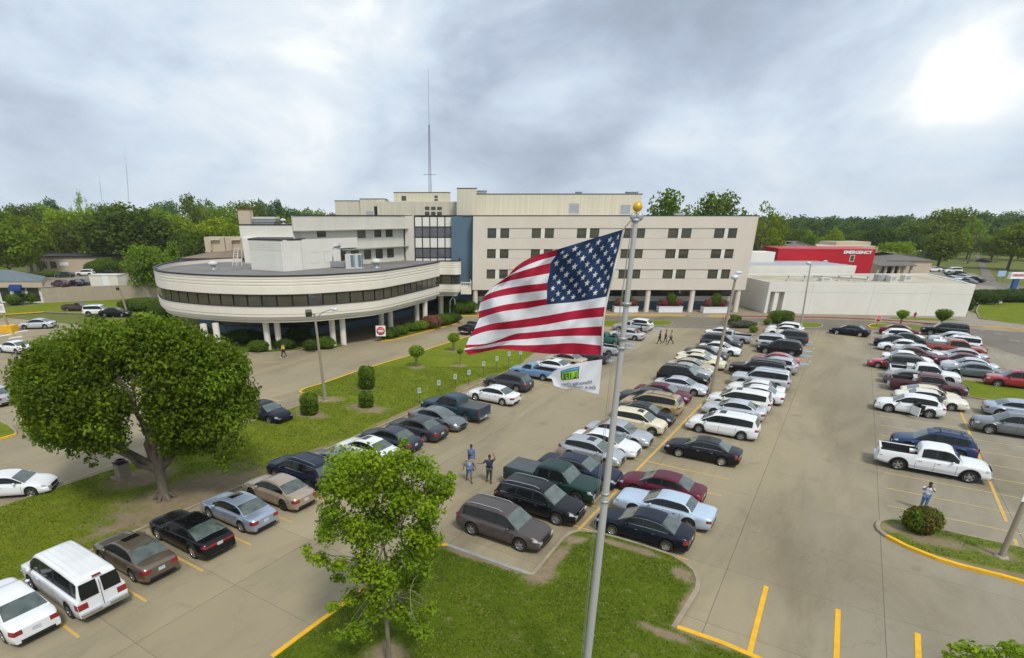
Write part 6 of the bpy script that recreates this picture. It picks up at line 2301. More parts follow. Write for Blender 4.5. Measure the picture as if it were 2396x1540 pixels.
bl = thing('long_beige_building', (-110, 182, 0), 0, 'long low beige building with a dark roof edge at the left car park', 'building')
YB = 180.0
x0, x1 = at(60, 620, YB).x, at(246, 620, YB + 0).x
zt = at(150, 602, YB).z
m_ = MB()
m_.box(x0, x1, YB, YB + 14, 0, zt)
bw(m_, 'wall', [M_BEIGE], bl)
m_ = MB()
m_.box(x0 - 0.3, x1 + 0.3, YB - 0.4, YB + 14.3, zt, zt + 0.35)
bw(m_, 'roof', [M_FRAME], bl)
for a in (100, 120):
    p = at(a, 628, YB)
    window(bl, Vector((p.x, YB - 0.01, p.z)), UX, 1.8, 2.0, 0.5)
m_ = MB()
p, q = at(140, 622, YB - 0.1), at(159, 614, YB - 0.1)
m_.box(p.x, q.x, YB - 0.1, YB - 0.01, p.z, q.z)
bw(m_, 'sign', [M_SIGNW], bl)
hip_house('house', xy(100, 205), xy(148, 205), 203, 216, at(120, 598, 203).z, at(118, 590, 210).z, M_BEIGE, mat('yellow_green_gable', (0.35, 0.36, 0.13), 0.9), 'house with a yellowish gable above the long beige building', gable=True)
tr = thing('site_trailer', (-90, 136, 0), 0, 'pale portable office trailer by the trees at left', 'trailer')
Yt = 138.0
x0, x1 = at(211, 660, Yt).x, at(276, 660, Yt).x
zt = at(240, 645, Yt).z
m_ = MB()
m_.box(x0, x1, Yt, Yt + 3.5, 0.5, zt)
bw(m_, 'body', [M_PODW], tr)
m_ = MB()
m_.box(x0 - 0.1, x1 + 0.1, Yt - 0.1, Yt + 3.6, zt, zt + 0.15)
bw(m_, 'roof', [M_LFRAME], tr)
m_ = MB()
m_.box(x0 + 0.5, x1 - 0.5, Yt + 0.3, Yt + 3, 0, 0.5)
bw(m_, 'skirt', [M_BLK], tr)
m_ = MB()
p = at(241, 660, Yt)
m_.box(p.x, p.x + 1.4, Yt - 0.04, Yt, 0.6, 2.9)
bw(m_, 'door', [M_SIGNW], tr)
# ------------------------------------------------------------------ vegetation
import numpy as np


def leafmat(name, c1, c2, trans=0.3, scale=0.8, rnd=0.0):
    return mat(name, c1, 0.65, col2=c2, scale=scale, spec=0.15, trans=trans, detail=3, rnd=rnd)


M_OAK = leafmat('oak_leaves', (0.17, 0.235, 0.008), (0.05, 0.085, 0.005), 0.4, 0.6)
M_MAPLE = leafmat('maple_leaves', (0.33, 0.44, 0.018), (0.17, 0.27, 0.012), 0.42, 1.6)
M_BRIGHT = leafmat('bright_leaves', (0.21, 0.315, 0.018), (0.11, 0.19, 0.012), 0.4, 0.7)
M_LF = [leafmat('left_wood_leaves_a', (0.225, 0.30, 0.011), (0.10, 0.155, 0.007), 0.42, 0.13, rnd=0.28),
        leafmat('left_wood_leaves_b', (0.31, 0.40, 0.012), (0.16, 0.23, 0.008), 0.42, 0.13, rnd=0.22),
        leafmat('dark_oak_leaves', (0.14, 0.195, 0.010), (0.065, 0.10, 0.007), 0.4, 0.15, rnd=0.2),
        leafmat('blue_green_leaves', (0.12, 0.20, 0.035), (0.06, 0.115, 0.022), 0.35, 0.1, rnd=0.25)]
M_HEDGE = leafmat('hedge_leaves', (0.165, 0.25, 0.014), (0.07, 0.13, 0.009), 0.35, 2.0)
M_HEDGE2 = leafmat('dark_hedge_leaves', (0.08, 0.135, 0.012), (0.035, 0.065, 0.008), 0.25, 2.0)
M_LIME = leafmat('lime_leaves', (0.27, 0.38, 0.02), (0.15, 0.25, 0.014), 0.4, 2.0)
M_AZAL = leafmat('pink_azalea_flowers', (0.62, 0.03, 0.22), (0.40, 0.02, 0.12), 0.2, 5.0)
M_RBUSH = leafmat('red_tinged_leaves', (0.13, 0.15, 0.018), (0.14, 0.07, 0.025), 0.25, 2.5)
M_BARK = mat('bark', (0.17, 0.14, 0.10), 0.95, col2=(0.085, 0.07, 0.055), scale=3.0, stretch=(1, 1, 0.25), bump=0.6, bscale=8)
M_BARK2 = mat('smooth_bark', (0.24, 0.20, 0.15), 0.9, col2=(0.14, 0.12, 0.09), scale=4.0, stretch=(1, 1, 0.3), bump=0.3)
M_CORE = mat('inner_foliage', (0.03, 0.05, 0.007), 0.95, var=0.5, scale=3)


def leaf_cloud(name, C, N, size, mats, rng, midx=None, aspect=0.62, jit=0.9, core=None):
    """C: centres (n,3), N: preferred normals (n,3)"""
    n = len(C)
    nr = N + rng.normal(size=(n, 3)) * jit
    nr /= np.linalg.norm(nr, axis=1, keepdims=True) + 1e-9
    t = rng.normal(size=(n, 3))
    a = np.cross(nr, t)
    a /= np.linalg.norm(a, axis=1, keepdims=True) + 1e-9
    b = np.cross(nr, a)
    s = (size * rng.uniform(0.6, 1.35, (n, 1)))
    la, wb = a * s * 0.5, b * s * 0.5 * aspect
    bend = nr * s * 0.12
    V = np.stack([C - la, C - wb + bend, C + la, C + wb + bend], axis=1).reshape(-1, 3)
    me = bpy.data.meshes.new(name)
    cv, cf = (core.v, core.f) if core else ([], [])
    nv = len(V) + len(cv)
    me.vertices.add(nv)
    allv = np.concatenate([V, np.array(cv)]) if len(cv) else V
    me.vertices.foreach_set('co', allv.astype(np.float32).ravel())
    loops = np.arange(n * 4)
    tot = np.full(n, 4)
    if len(cf):
        loops = np.concatenate([loops, np.array([i + len(V) for f in cf for i in f])])
        tot = np.concatenate([tot, np.array([len(f) for f in cf])])
    st = np.concatenate([[0], np.cumsum(tot)[:-1]])
    me.loops.add(len(loops))
    me.loops.foreach_set('vertex_index', loops.astype(np.int32))
    me.polygons.add(len(tot))
    me.polygons.foreach_set('loop_start', st.astype(np.int32))
    mi = np.zeros(len(tot), dtype=np.int32)
    if midx is not None:
        mi[:n] = midx
    if len(cf):
        mi[n:] = len(mats)
    for m in mats: me.materials.append(m)
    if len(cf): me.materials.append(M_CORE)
    me.polygons.foreach_set('material_index', mi)
    me.update(calc_edges=True)
    me.validate()
    return me


def clump_points(clumps, per, rng, shell=0.45, flat=1.0, droop=0.0, ids=False):
    Cs, Ns, Is = [], [], []
    for (c, r) in clumps:
        n = max(4, int(per * r * r))
        d = rng.normal(size=(n, 3))
        d /= np.linalg.norm(d, axis=1, keepdims=True)
        rad = r * (rng.uniform(shell, 1.0, (n, 1)))
        p = d * rad
        p[:, 2] *= flat
        Cs.append(p + np.array(c))
        Ns.append(d * 0.8 + np.array([0, 0, 0.7]))
        Is.append(np.full(n, rng.integers(0, 100)))
    if ids: return np.concatenate(Cs), np.concatenate(Ns), np.concatenate(Is)
    return np.concatenate(Cs), np.concatenate(Ns)


def limb(mb, a, b, r0, r1, rng, sag=0.12, n=5):
    a, b = Vector(a), Vector(b)
    pts, rr = [], []
    off = Vector((rng.normal() * 0.08, rng.normal() * 0.08, sag)) * (b - a).length
    for k in range(n + 1):
        t = k / n
        p = a.lerp(b, t) + off * sin(pi * t) + Vector((rng.normal(), rng.normal(), rng.normal())) * 0.02 * (b - a).length * (0 < k < n)
        pts.append(p)
        rr.append(r0 + (r1 - r0) * t)
    mb.tube(pts, rr, 7, caps=False)
    return pts


# ---- the big oak by the first row ------------------------------------------------------
rng = np.random.default_rng(4)
ob = G(387, 1170)
oak = thing('oak_tree', ob, 0, 'big round shade tree with dense dark green crown at the left', 'tree')
cl = []
cc = np.array([-1.2, 0.7, 7.1])


def lim(tab, x):
    return float(np.interp(x, [a for a, b in tab], [b for a, b in tab]))


LOW = [(0, 930), (50, 960), (90, 1040), (270, 1065), (300, 960), (345, 950), (365, 1050), (430, 1070), (480, 1050), (520, 1085), (575, 1060), (600, 960), (625, 900)]
TOP = [(0, 930), (30, 850), (60, 800), (110, 765), (180, 738), (260, 727), (400, 728), (470, 760), (530, 790), (580, 830), (610, 900), (625, 930)]


def seen(c):
    q = Vector(c) + ob
    zc = q.y * cp + (CAMH - q.z) * sp
    yy = (CAMH - q.z) * cp - q.y * sp
    return CX + FP * q.x / zc, CY + FP * yy / zc, FP / zc


for k in range(5200):
    d = rng.normal(size=3)
    d /= np.linalg.norm(d)
    f = rng.uniform(0.5, 1.0) ** 0.5
    p = cc + d * np.array([6.9, 4.6, 5.0]) * f
    r = rng.uniform(0.7, 1.3)
    u_, v_, sc = seen(p)
    rp = r * sc * 0.85
    if u_ - rp < 8 or u_ + rp > 616: continue
    if v_ + rp > lim(LOW, u_) + 12 or v_ - rp < lim(TOP, u_): continue
    if p[2] < 2.6: continue
    if 285 < u_ < 360 and v_ > 880 and rng.random() < 0.8: continue
    cl.append((p, r))
cl = cl[:520]
for (px, py, r, dy) in ((130, 1035, .8, -1.5), (170, 1055, .7, -1.5), (215, 1078, .55, -1.6), (248, 1060, .5, -1.5), (100, 985, .9, -1.2), (60, 930, .8, -1.0), (200, 1020, .8, -1.4), (150, 990, 1.0, -1.2), (520, 1065, .75, -1.2), (555, 1040, .85, -1.2), (485, 1045, .8, -1.3), (580, 960, .8, -1.0), (540, 985, 1.1, -1.2),
                        (440, 1050, .8, -1.0), (415, 1010, .9, -1.0), (395, 1055, .7, -0.8), (460, 980, 1.0, -1.2), (525, 1095, .45, -1.2), (500, 1000, 1.0, -1.3), (380, 1020, .7, -0.6)):
    cl.append((np.array(at(px, py, ob.y + dy) - ob), r))
cl = [(c, r * rng.uniform(0.72, 1.0)) for c, r in cl]
C_, N_, I_ = clump_points(cl, 330, rng, 0.45, 0.85, ids=True)
mi_ = np.where(I_ < 18, 1, np.where(I_ < 45, 2, 0))
mi_ = np.where(rng.random(len(C_)) < 0.12, 1, mi_)
link('crown', leaf_cloud('crown', C_, N_, 0.205, [M_OAK, M_BRIGHT, M_LF[2]], rng, mi_, 0.6), oak)
tb = MB()
tb.tube([(0, 0, -0.1), (0, 0, 0.12), (0.0, 0, 0.5), (0.02, 0, 1.3), (0.0, 0.02, 2.1)], [0.52, 0.38, 0.30, 0.27, 0.32], 12, caps=False)
for k in range(6):
    a = k * 1.05 + 0.3
    tb.tube([(cos(a) * 0.25, sin(a) * 0.25, 0.45), (cos(a) * 0.6, sin(a) * 0.6, 0.08), (cos(a) * 0.85, sin(a) * 0.85, -0.08)], [0.14, 0.12, 0.04], 6, caps=False)
M1 = [((-0.1, 0, 1.9), (-2.6, -0.4, 4.9), 0.27, 0.17), ((0.0, 0, 2.0), (-1.0, 0.7, 5.2), 0.22, 0.13), ((0.15, 0, 2.0), (1.0, 0.3, 5.0), 0.22, 0.13), ((0.1, 0.1, 2.0), (2.6, 0.2, 4.6), 0.2, 0.12), ((0, 0.1, 2.0), (0.6, 1.8, 5.0), 0.2, 0.12), ((-0.1, 0, 2.0), (-1.5, -1.6, 4.6), 0.16, 0.1)]
ends = []
for a, b, r0, r1 in M1:
    pts = limb(tb, a, b, r0, r1, rng, 0.06)
    ends.append((pts[-1], r1))
for (c, r) in cl[::5]:
    e = min(ends, key=lambda q: (Vector(c) - q[0]).length)
    limb(tb, e[0], c, e[1] * 0.7, 0.025, rng, 0.03, 4)
tb.build('trunk', [M_BARK], oak)

# ---- young maple in the foreground --------------------------------------------------------
rng = np.random.default_rng(9)
mb0 = G(910, 1556)
mp = thing('maple_tree', mb0, 0, 'young bright green maple with pale branches in the centre foreground', 'tree')
Ym = mb0.y


def mloc(px, py, dy=0.0):
    p = at(px, py, Ym + dy)
    return np.array(p - mb0)


cl = []
blobs = [(890, 1200, 60), (940, 1210, 55), (860, 1260, 50), (1010, 1210, 40), (900, 1350, 50), (780, 1200, 45), (880, 1430, 45), (840, 1340, 45), (960, 1300, 45), (800, 1100, 60), (860, 1075, 48), (930, 1075, 45), (975, 1100, 55), (1030, 1130, 42), (1052, 1118, 20), (770, 1150, 50), (850, 1150, 62), (930, 1160, 60), (1000, 1180, 52), (760, 1250, 38), (820, 1240, 55), (900, 1230, 60), (975, 1250, 48), (745, 1310, 28),
         (1010, 1270, 38), (860, 1310, 50), (940, 1320, 55), (820, 1400, 40), (890, 1390, 50), (970, 1370, 50), (1010, 1420, 30), (930, 1440, 48), (850, 1460, 42), (800, 1490, 28), (980, 1470, 34), (1000, 1330, 36), (775, 1420, 22), (1045, 1150, 28), (790, 1330, 30), (730, 1290, 18), (955, 1058, 18), (1018, 1160, 40), (900, 1110, 55)]
for (px, py, r) in blobs:
    for dy in (-0.7, 0.0, 0.75):
        if rng.random() < 0.82:
            c = mloc(px + rng.normal() * 8, py + rng.normal() * 8, dy + rng.normal() * 0.25)
            cl.append((c, r / 83.0 * rng.uniform(0.75, 1.05)))
C_, N_, I_ = clump_points(cl, 1050, rng, 0.2, 0.85, ids=True)
link('crown', leaf_cloud('crown', C_, N_, 0.135, [M_MAPLE, M_BRIGHT, M_LIME], rng, np.where(rng.random(len(C_)) < 0.3, rng.choice([0, 1, 2], len(C_)), np.where(I_ < 35, 1, np.where(I_ < 60, 2, 0))), 0.68, 0.9), mp)
tb = MB()
h1 = float(mloc(908, 1450)[2])
tb.tube([(0, 0, 0), (0.02, 0, h1 * 0.5), (0, 0, h1), (0.05, 0, h1 + 1.0)], [0.12, 0.09, 0.08, 0.07], 9, caps=False)
ends = []
for (px, py) in ((830, 1230), (880, 1180), (925, 1160), (965, 1190), (1000, 1250), (860, 1350), (960, 1380)):
    b = mloc(px, py, rng.normal() * 0.4)
    a = (0.02, 0, h1 + (0.1 if py > 1300 else rng.uniform(0.3, 0.9)))
    pts = limb(tb, a, b, 0.05, 0.025, rng, 0.02)
    ends.append(pts[-1])
    ends.append(pts[3])
for (c, r) in cl:
    e = min(ends, key=lambda q: (Vector(c) - q).length)
    limb(tb, e, c, 0.02, 0.006, rng, 0.02, 3)
tb.build('trunk', [M_BARK2], mp)

# ---- tree top in the lower right corner -----------------------------------------------------
rng = np.random.default_rng(12)
Yc = 15.2
cb = Vector((at(2330, 1540, Yc).x, Yc, 0.0))
ct = thing('corner_tree', cb, 0, 'top of a bright green tree in the bottom right corner', 'tree')
cl = []
for (px, py, r) in ((2235, 1505, 26), (2275, 1520, 32), (2320, 1525, 38), (2370, 1515, 34), (2250, 1545, 40), (2400, 1530, 40), (2300, 1560, 60), (2370, 1570, 60), (2440, 1550, 50), (2345, 1500, 20), (2222, 1535, 20), (2300, 1620, 80), (2400, 1620, 80)):
    for dy in (-0.6, 0.5):
        c = at(px + rng.normal() * 6, py + rng.normal() * 5 + 4, Yc + dy) - cb
        cl.append((np.array(c), r / 88 * rng.uniform(0.7, 0.95)))
C_, N_ = clump_points(cl, 800, rng, 0.25, 0.8)
link('crown', leaf_cloud('crown', C_, N_, 0.14, [M_MAPLE, M_BRIGHT, M_LIME], rng, rng.choice([0, 0, 1, 2], len(C_)), 0.72, 0.8), ct)
tb = MB()
ztree = float(np.mean([c[2] for c, r in cl]))
tb.tube([(0, 0, 0), (0.05, 0, ztree * 0.5), (0, 0, ztree - 0.7)], [0.14, 0.1, 0.06], 9, caps=False)
for (c, r) in cl[::2]:
    limb(tb, (0, 0, ztree - 0.9), c, 0.035, 0.008, rng, 0.03, 3)
tb.build('trunk', [M_BARK2], ct)


# ---- shared crowns for trees farther off -----------------------------------------------------
def far_crown(seed, kind):
    """unit tree: 1 high, about 1 wide"""
    rng = np.random.default_rng(seed)
    cl = []
    tb = MB()
    if kind == 'broad':
        n, c0, ax, r0 = 80, (0, 0, 0.58), (0.38, 0.38, 0.32), (0.10, 0.17)
    elif kind == 'round':
        n, c0, ax, r0 = 75, (0, 0, 0.57), (0.37, 0.37, 0.35), (0.10, 0.17)
    elif kind == 'tall':
        n, c0, ax, r0 = 60, (0, 0, 0.60), (0.36, 0.36, 0.36), (0.08, 0.15)
    elif kind == 'cone':
        n, c0, ax, r0 = 60, (0, 0, 0.55), (0.38, 0.38, 0.4), (0.07, 0.12)
    else:
        n, c0, ax, r0 = 26, (0, 0, 0.64), (0.40, 0.40, 0.33), (0.06, 0.11)
    for k in range(n):
        d = rng.normal(size=3)
        d /= np.linalg.norm(d)
        f = rng.uniform(0.35, 1.0) ** 0.6
        p = np.array(c0) + d * np.array(ax) * f
        if kind == 'cone':
            p[:2] *= max(0.25, 1.25 - p[2] * 1.1)
        if kind == 'tall':
            p[:2] *= 1.15 - 0.4 * p[2]
        p[2] = min(p[2], 0.93)
        cl.append((p, rng.uniform(*r0)))
    per = 3000 if kind != 'sparse' else 5200
    C, N = clump_points(cl, per, rng, 0.55, 0.8)
    size = 0.042 if kind != 'sparse' else 0.033
    tb.tube([(0, 0, -0.02), (0, 0, 0.3), (0.01, 0, 0.62)], [0.028, 0.02, 0.012], 7, caps=False)
    for (c, r) in cl[::3]:
        limb(tb, (0, 0, rng.uniform(0.22, 0.5)), c, 0.010, 0.003, rng, 0.03, 3)
    return C, N, size, tb, rng


CROWNS = {}
for i, (kd, sd) in enumerate((('broad', 1), ('broad', 2), ('round', 3), ('round', 4), ('tall', 5), ('tall', 6), ('sparse', 7), ('sparse', 8), ('cone', 9))):
    C, N, sz, tb, rg = far_crown(sd + 20, kd)
    CROWNS.setdefault(kd, []).append((C, N, sz, tb.mesh('trunk', [M_BARK]), {}, sd))
TP = {}


def far_tree(kind, vi, tone, loc, w, h, label, group=None, name=None):
    var = CROWNS[kind][vi % len(CROWNS[kind])]
    C, N, sz, tm, cache, sd = var
    m = tone if not isinstance(tone, int) else M_LF[tone]
    if m.name not in cache:
        cache[m.name] = leaf_cloud('crown', C, N, sz, [m], np.random.default_rng(sd), None, 0.8)
    t = thing(name or 'tree', loc, rb.uniform(0, 6.28), label, 'tree', group)
    t.scale = (w, w, h)
    link('trunk', tm, t)
    link('crown', cache[m.name], t)
    return t


def ftpx(kind, vi, tone, px, Y, top, wpx, label, group=None, z0=0.0):
    p = at(px, top, Y)
    zc = Y * cp + (CAMH - p.z * 0.6) * sp
    wm = wpx / FP * zc
    return far_tree(kind, vi, tone, (p.x, Y, z0), wm * 1.06, p.z * 1.03, label, group)


GL = 'trees of the wood beyond the left car park'
# distinct trees at the left
ftpx('broad', 0, 2, 285, 188, 478, 235, 'huge dark spreading oak over the left car park')
ftpx('round', 0, M_BRIGHT, 330, 121, 563, 118, 'bright green tree standing left of the curved wing')
ftpx('cone', 0, M_BRIGHT, 398, 127, 552, 70, 'slim bright green tree just behind the curved wing')
ftpx('sparse', 0, 1, 177, 215, 437, 46, 'thin tree top poking highest above the left wood')
ftpx('broad', 1, 0, -10, 150, 515, 150, 'leafy tree leaning in at the left edge above the office roof')
ftpx('round', 1, 0, 40, 172, 500, 120, 'broad green tree at the left edge of the far car park')
ftpx('cone', 0, 2, 86, 168, 596, 30, 'small dark conical tree in front of the long beige building')
ftpx('round', 1, 1, 610, 165, 505, 110, 'light green trees right of the chimney') if False else None
for k, (px, Y, top, wpx, kd, tn) in enumerate((
        (30, 245, 468, 110, 'round', 0), (95, 260, 470, 100, 'broad', 1), (130, 210, 480, 120, 'round', 1), (185, 230, 482, 130, 'broad', 0), (232, 250, 468, 90, 'round', 0), (270, 270, 466, 90, 'broad', 0), (330, 240, 478, 110, 'round', 1), (375, 225, 480, 110, 'broad', 1),
        (440, 250, 452, 95, 'tall', 0), (410, 200, 498, 110, 'round', 1), (470, 260, 472, 80, 'round', 1), (500, 190, 500, 130, 'broad', 1), (555, 270, 463, 95, 'round', 0), (520, 240, 478, 95, 'round', 1), (590, 300, 470, 80, 'broad', 0), (640, 270, 463, 60, 'tall', 3),
        (670, 300, 478, 90, 'round', 3), (715, 330, 486, 80, 'round', 0), (750, 360, 490, 80, 'broad', 1), (545, 180, 520, 100, 'round', 1), (460, 175, 530, 110, 'round', 2), (600, 200, 512, 110, 'round', 0), (660, 220, 505, 100, 'broad', 1), (720, 260, 500, 80, 'round', 0), (780, 380, 492, 70, 'round', 0),
        (0, 200, 485, 120, 'broad', 0), (-60, 230, 470, 140, 'round', 1), (60, 205, 510, 110, 'round', 2), (150, 205, 515, 100, 'broad', 0), (215, 196, 520, 90, 'round', 1), (360, 195, 520, 110, 'broad', 0), (425, 185, 545, 90, 'round', 2), (-80, 170, 500, 150, 'broad', 0), (110, 320, 462, 80, 'round', 3), (380, 330, 462, 80, 'round', 3), (610, 340, 466, 70, 'round', 3), (480, 330, 466, 70, 'tall', 3))):
    ftpx(kd, k, tn, px, Y, top, wpx, 'leafy green tree in the wood beyond the left car park', GL)
# behind the hospital
ftpx('tall', 0, 0, 1563, 150, 441, 158, 'tall leafy tree behind the big block, left of three')
ftpx('tall', 1, 0, 1690, 152, 442, 158, 'tall leafy tree behind the big block, middle of three')
ftpx('sparse', 1, 0, 1800, 150, 461, 120, 'open airy tree at the right corner of the big block, with sky showing through')
ftpx('round', 1, 0, 1790, 158, 520, 110, 'low dense tree under the open airy one at the block corner')
ftpx('broad', 0, 0, 1620, 165, 480, 100, 'low tree crown between the two tall trees behind the block')
ftpx('round', 0, 0, 1745, 170, 492, 80, 'low tree crown right of the two tall trees behind the block')
# right-hand wood
GR = 'trees of the wood at the far right'
ftpx('round', 0, 0, 2231, 250, 478, 118, 'big domed tree rising highest above the right wood')
ftpx('round', 1, 0, 2220, 196, 538, 112, 'round spreading tree on the grass beside the far right cars')
ftpx('round', 0, 1, 2102, 176, 560, 92, 'rounded tree behind the clinic roof')
ftpx('broad', 1, 0, 2398, 190, 512, 110, 'large bright tree cut by the right edge')
ftpx('sparse', 0, 1, 2300, 215, 505, 70, 'open tree with tall bare trunks near the far street')
ftpx('round', 1, 1, 1958, 205, 532, 52, 'light yellow-green tree behind the red wall')
ftpx('sparse', 1, 1, 1912, 215, 534, 60, 'feathery light green tree behind the grey pyramid roof')
ftpx('round', 0, 2, 1852, 190, 544, 52, 'dark round tree left of the grey pyramid roof')
ftpx('round', 1, 2, 1898, 195, 548, 44, 'dark round tree just above the grey pyramid roof')
for k, (px, Y, top, wpx, kd, tn) in enumerate((
        (2065, 240, 528, 92, 'broad', 2), (1990, 280, 517, 75, 'round', 3), (2030, 260, 535, 80, 'round', 0), (2140, 260, 515, 95, 'round', 0), (2160, 215, 548, 70, 'broad', 3), (2313, 330, 490, 110, 'broad', 3), (2360, 300, 500, 90, 'round', 3), (2180, 300, 505, 80, 'round', 3), (2270, 290, 510, 80, 'round', 0), (2105, 330, 505, 80, 'round', 3),
        (1860, 340, 510, 70, 'broad', 3), (1905, 320, 512, 80, 'round', 3), (1830, 300, 515, 70, 'round', 0), (1945, 340, 508, 70, 'round', 3), (2060, 350, 506, 70, 'round', 3), (2010, 360, 504, 60, 'broad', 3), (2340, 225, 545, 70, 'round', 0), (2400, 260, 500, 90, 'round', 3), (2440, 230, 500, 110, 'broad', 0), (2460, 180, 560, 100, 'round', 0), (2280, 240, 545, 60, 'round', 0), (2130, 215, 575, 50, 'round', 0), (1880, 260, 530, 60, 'round', 0), (2370, 350, 492, 90, 'round', 3), (2005, 230, 560, 45, 'round', 0))):
    ftpx(kd, k, tn, px, Y, top, wpx, 'dark green tree in the wood at the far right', GR)
# the distant wood that closes the view
rng = np.random.default_rng(31)
cl = []
for k in range(1500):
    Y = rng.uniform(420, 640)
    x = rng.uniform(-0.95, 1.15) * Y
    h = rng.uniform(9.5, 15.5)
    cl.append((np.array([x, Y, h - 4]), rng.uniform(4.5, 7.5)))
    cl.append((np.array([x + rng.normal() * 3, Y - 2, h - 10]), rng.uniform(5, 7.5)))
C_, N_ = clump_points(cl, 1.1, rng, 0.6, 0.9)
o = link('distant_woods', leaf_cloud('distant_woods', C_, N_, 2.6, [M_LF[3]], rng, None, 0.9))
tag(o, 'hazy blue-green woods along the horizon', 'woods', kind='stuff')


# ---- shrubs, hedges, small planted trees --------------------------------------------------------
def shrub(name, p, w, d, h, m, label, cat='shrub', group=None, leaf=0.10, dens=900, rz=0.0, boxy=0.0, seed=1, spots=None, z0=0.13, ragged=0.0):
    rng = np.random.default_rng(seed)
    core = MB()
    n = 14
    core.ball((0, 0, h * 0.5), 1.0, 14, 0, (w * 0.43, d * 0.43, h * 0.44))
    area = (w * d + w * h + d * h)
    N = int(dens * area)
    q = rng.normal(size=(N, 3))
    q /= np.linalg.norm(q, axis=1, keepdims=True)
    if boxy:
        e = 1.0 - boxy * 0.75
        q = np.sign(q) * np.abs(q) ** e
        q /= np.maximum(1.0, np.max(np.abs(q), axis=1, keepdims=True))
    f = rng.uniform(0.86, 1.03, (N, 1))
    if ragged:
        f = f + ragged * np.abs(rng.normal(size=(N, 1)))
    C = q * f * np.array([w / 2, d / 2, h / 2]) + np.array([0, 0, h / 2])
    C[:, 2] = np.maximum(C[:, 2], 0.02)
    lump = np.array([noise.noise(Vector((c[0] * 1.7 + seed, c[1] * 1.7, c[2] * 1.7))) for c in C])
    C[:, :2] *= (1 + 0.12 * lump[:, None])
    mi = None
    ms = [m]
    if spots:
        ms = [m, spots]
        mi = (lump + rng.normal(size=N) * 0.25 > (-0.05 if m is M_HEDGE and w < 2 else 0.12)).astype(int)
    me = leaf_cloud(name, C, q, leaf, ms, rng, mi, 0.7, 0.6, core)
    o = link(name, me)
    o.location = (p[0], p[1], z0)
    o.rotation_euler = (0, 0, rz)
    return tag(o, label, cat, group)


g_ = G(2153, 1250)
shrub('shrub', (g_.x, g_.y + 0.1), 1.75, 1.5, 1.35, M_HEDGE, 'loose round shrub with reddish twigs on the right island', leaf=0.12, dens=420, seed=3, spots=M_RBUSH, ragged=0.07)
for i, (px, py, w_, h_, lab) in enumerate(((726, 972, 1.35, 1.75, 'clipped upright bush nearest the light pole on the lawn'), (858, 955, 1.2, 1.35, 'lower of two clipped bushes in the middle of the lawn'), (859, 912, 1.5, 2.15, 'taller of two clipped bushes in the middle of the lawn'))):
    p = G(px, py)
    shrub('clipped_bush', p, w_, w_, h_, M_HEDGE, lab, 'bush', 'clipped bushes on the lawn', seed=10 + i, boxy=0.5, dens=520, leaf=0.12, ragged=0.05)
# trimmed hedge and low shrubs by the far bays
shrub('trimmed_hedge', G(1825, 757), 4.0, 2.0, 1.9, M_HEDGE, 'rounded trimmed hedge at the far end of the middle row', 'hedge', seed=21, boxy=0.4, dens=160, leaf=0.16)
shrub('low_shrub', G(1712, 756), 2.9, 1.6, 1.2, M_HEDGE, 'bright low shrub behind the leaning light pole', 'shrub', seed=22, dens=160, leaf=0.15)
shrub('low_shrub', G(1735, 768), 4.5, 2.2, 1.0, mat('grey_green_leaves', (0.12, 0.13, 0.08), 0.8, var=0.4), 'grey-green spreading shrub in the brown planting bed', 'shrub', seed=23, dens=110, leaf=0.15)
shrub('low_shrub', G(1762, 780), 1.3, 0.9, 0.9, M_LIME, 'small bright tuft at the front of the brown planting bed', 'shrub', seed=24, dens=140, leaf=0.12)
shrub('low_shrub', G(1794, 762), 1.3, 0.9, 1.0, M_LIME, 'small light shrub left of the trimmed hedge', 'shrub', seed=25, dens=140, leaf=0.12)
# hedges round the curved wing
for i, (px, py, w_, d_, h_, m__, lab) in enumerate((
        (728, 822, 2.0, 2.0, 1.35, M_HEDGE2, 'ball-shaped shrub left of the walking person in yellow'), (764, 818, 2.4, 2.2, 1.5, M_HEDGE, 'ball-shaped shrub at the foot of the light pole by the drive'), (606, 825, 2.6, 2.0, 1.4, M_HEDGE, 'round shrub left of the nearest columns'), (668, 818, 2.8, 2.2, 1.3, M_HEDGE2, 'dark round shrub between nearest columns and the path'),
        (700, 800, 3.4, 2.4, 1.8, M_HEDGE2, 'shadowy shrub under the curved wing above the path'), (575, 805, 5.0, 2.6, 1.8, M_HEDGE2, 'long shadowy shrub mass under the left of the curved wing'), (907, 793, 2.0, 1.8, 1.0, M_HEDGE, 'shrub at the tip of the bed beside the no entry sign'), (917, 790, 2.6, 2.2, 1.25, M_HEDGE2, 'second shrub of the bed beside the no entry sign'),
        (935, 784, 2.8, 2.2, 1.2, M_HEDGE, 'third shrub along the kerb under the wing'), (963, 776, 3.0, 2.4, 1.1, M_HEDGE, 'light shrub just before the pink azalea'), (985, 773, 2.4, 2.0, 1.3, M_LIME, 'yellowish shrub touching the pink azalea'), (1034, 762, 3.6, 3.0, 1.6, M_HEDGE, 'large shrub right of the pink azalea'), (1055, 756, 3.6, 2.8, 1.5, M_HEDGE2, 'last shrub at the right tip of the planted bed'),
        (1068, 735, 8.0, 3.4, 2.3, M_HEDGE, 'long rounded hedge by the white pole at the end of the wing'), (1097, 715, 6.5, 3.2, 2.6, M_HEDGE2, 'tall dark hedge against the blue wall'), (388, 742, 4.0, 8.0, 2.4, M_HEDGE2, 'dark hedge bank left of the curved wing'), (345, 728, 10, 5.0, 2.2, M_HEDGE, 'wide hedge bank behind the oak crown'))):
    shrub('hedge' if w_ > 4.5 else 'shrub', G(px, py), w_, d_, h_, m__, lab, 'hedge' if w_ > 4.5 else 'shrub', seed=40 + i, dens=150, leaf=0.15)
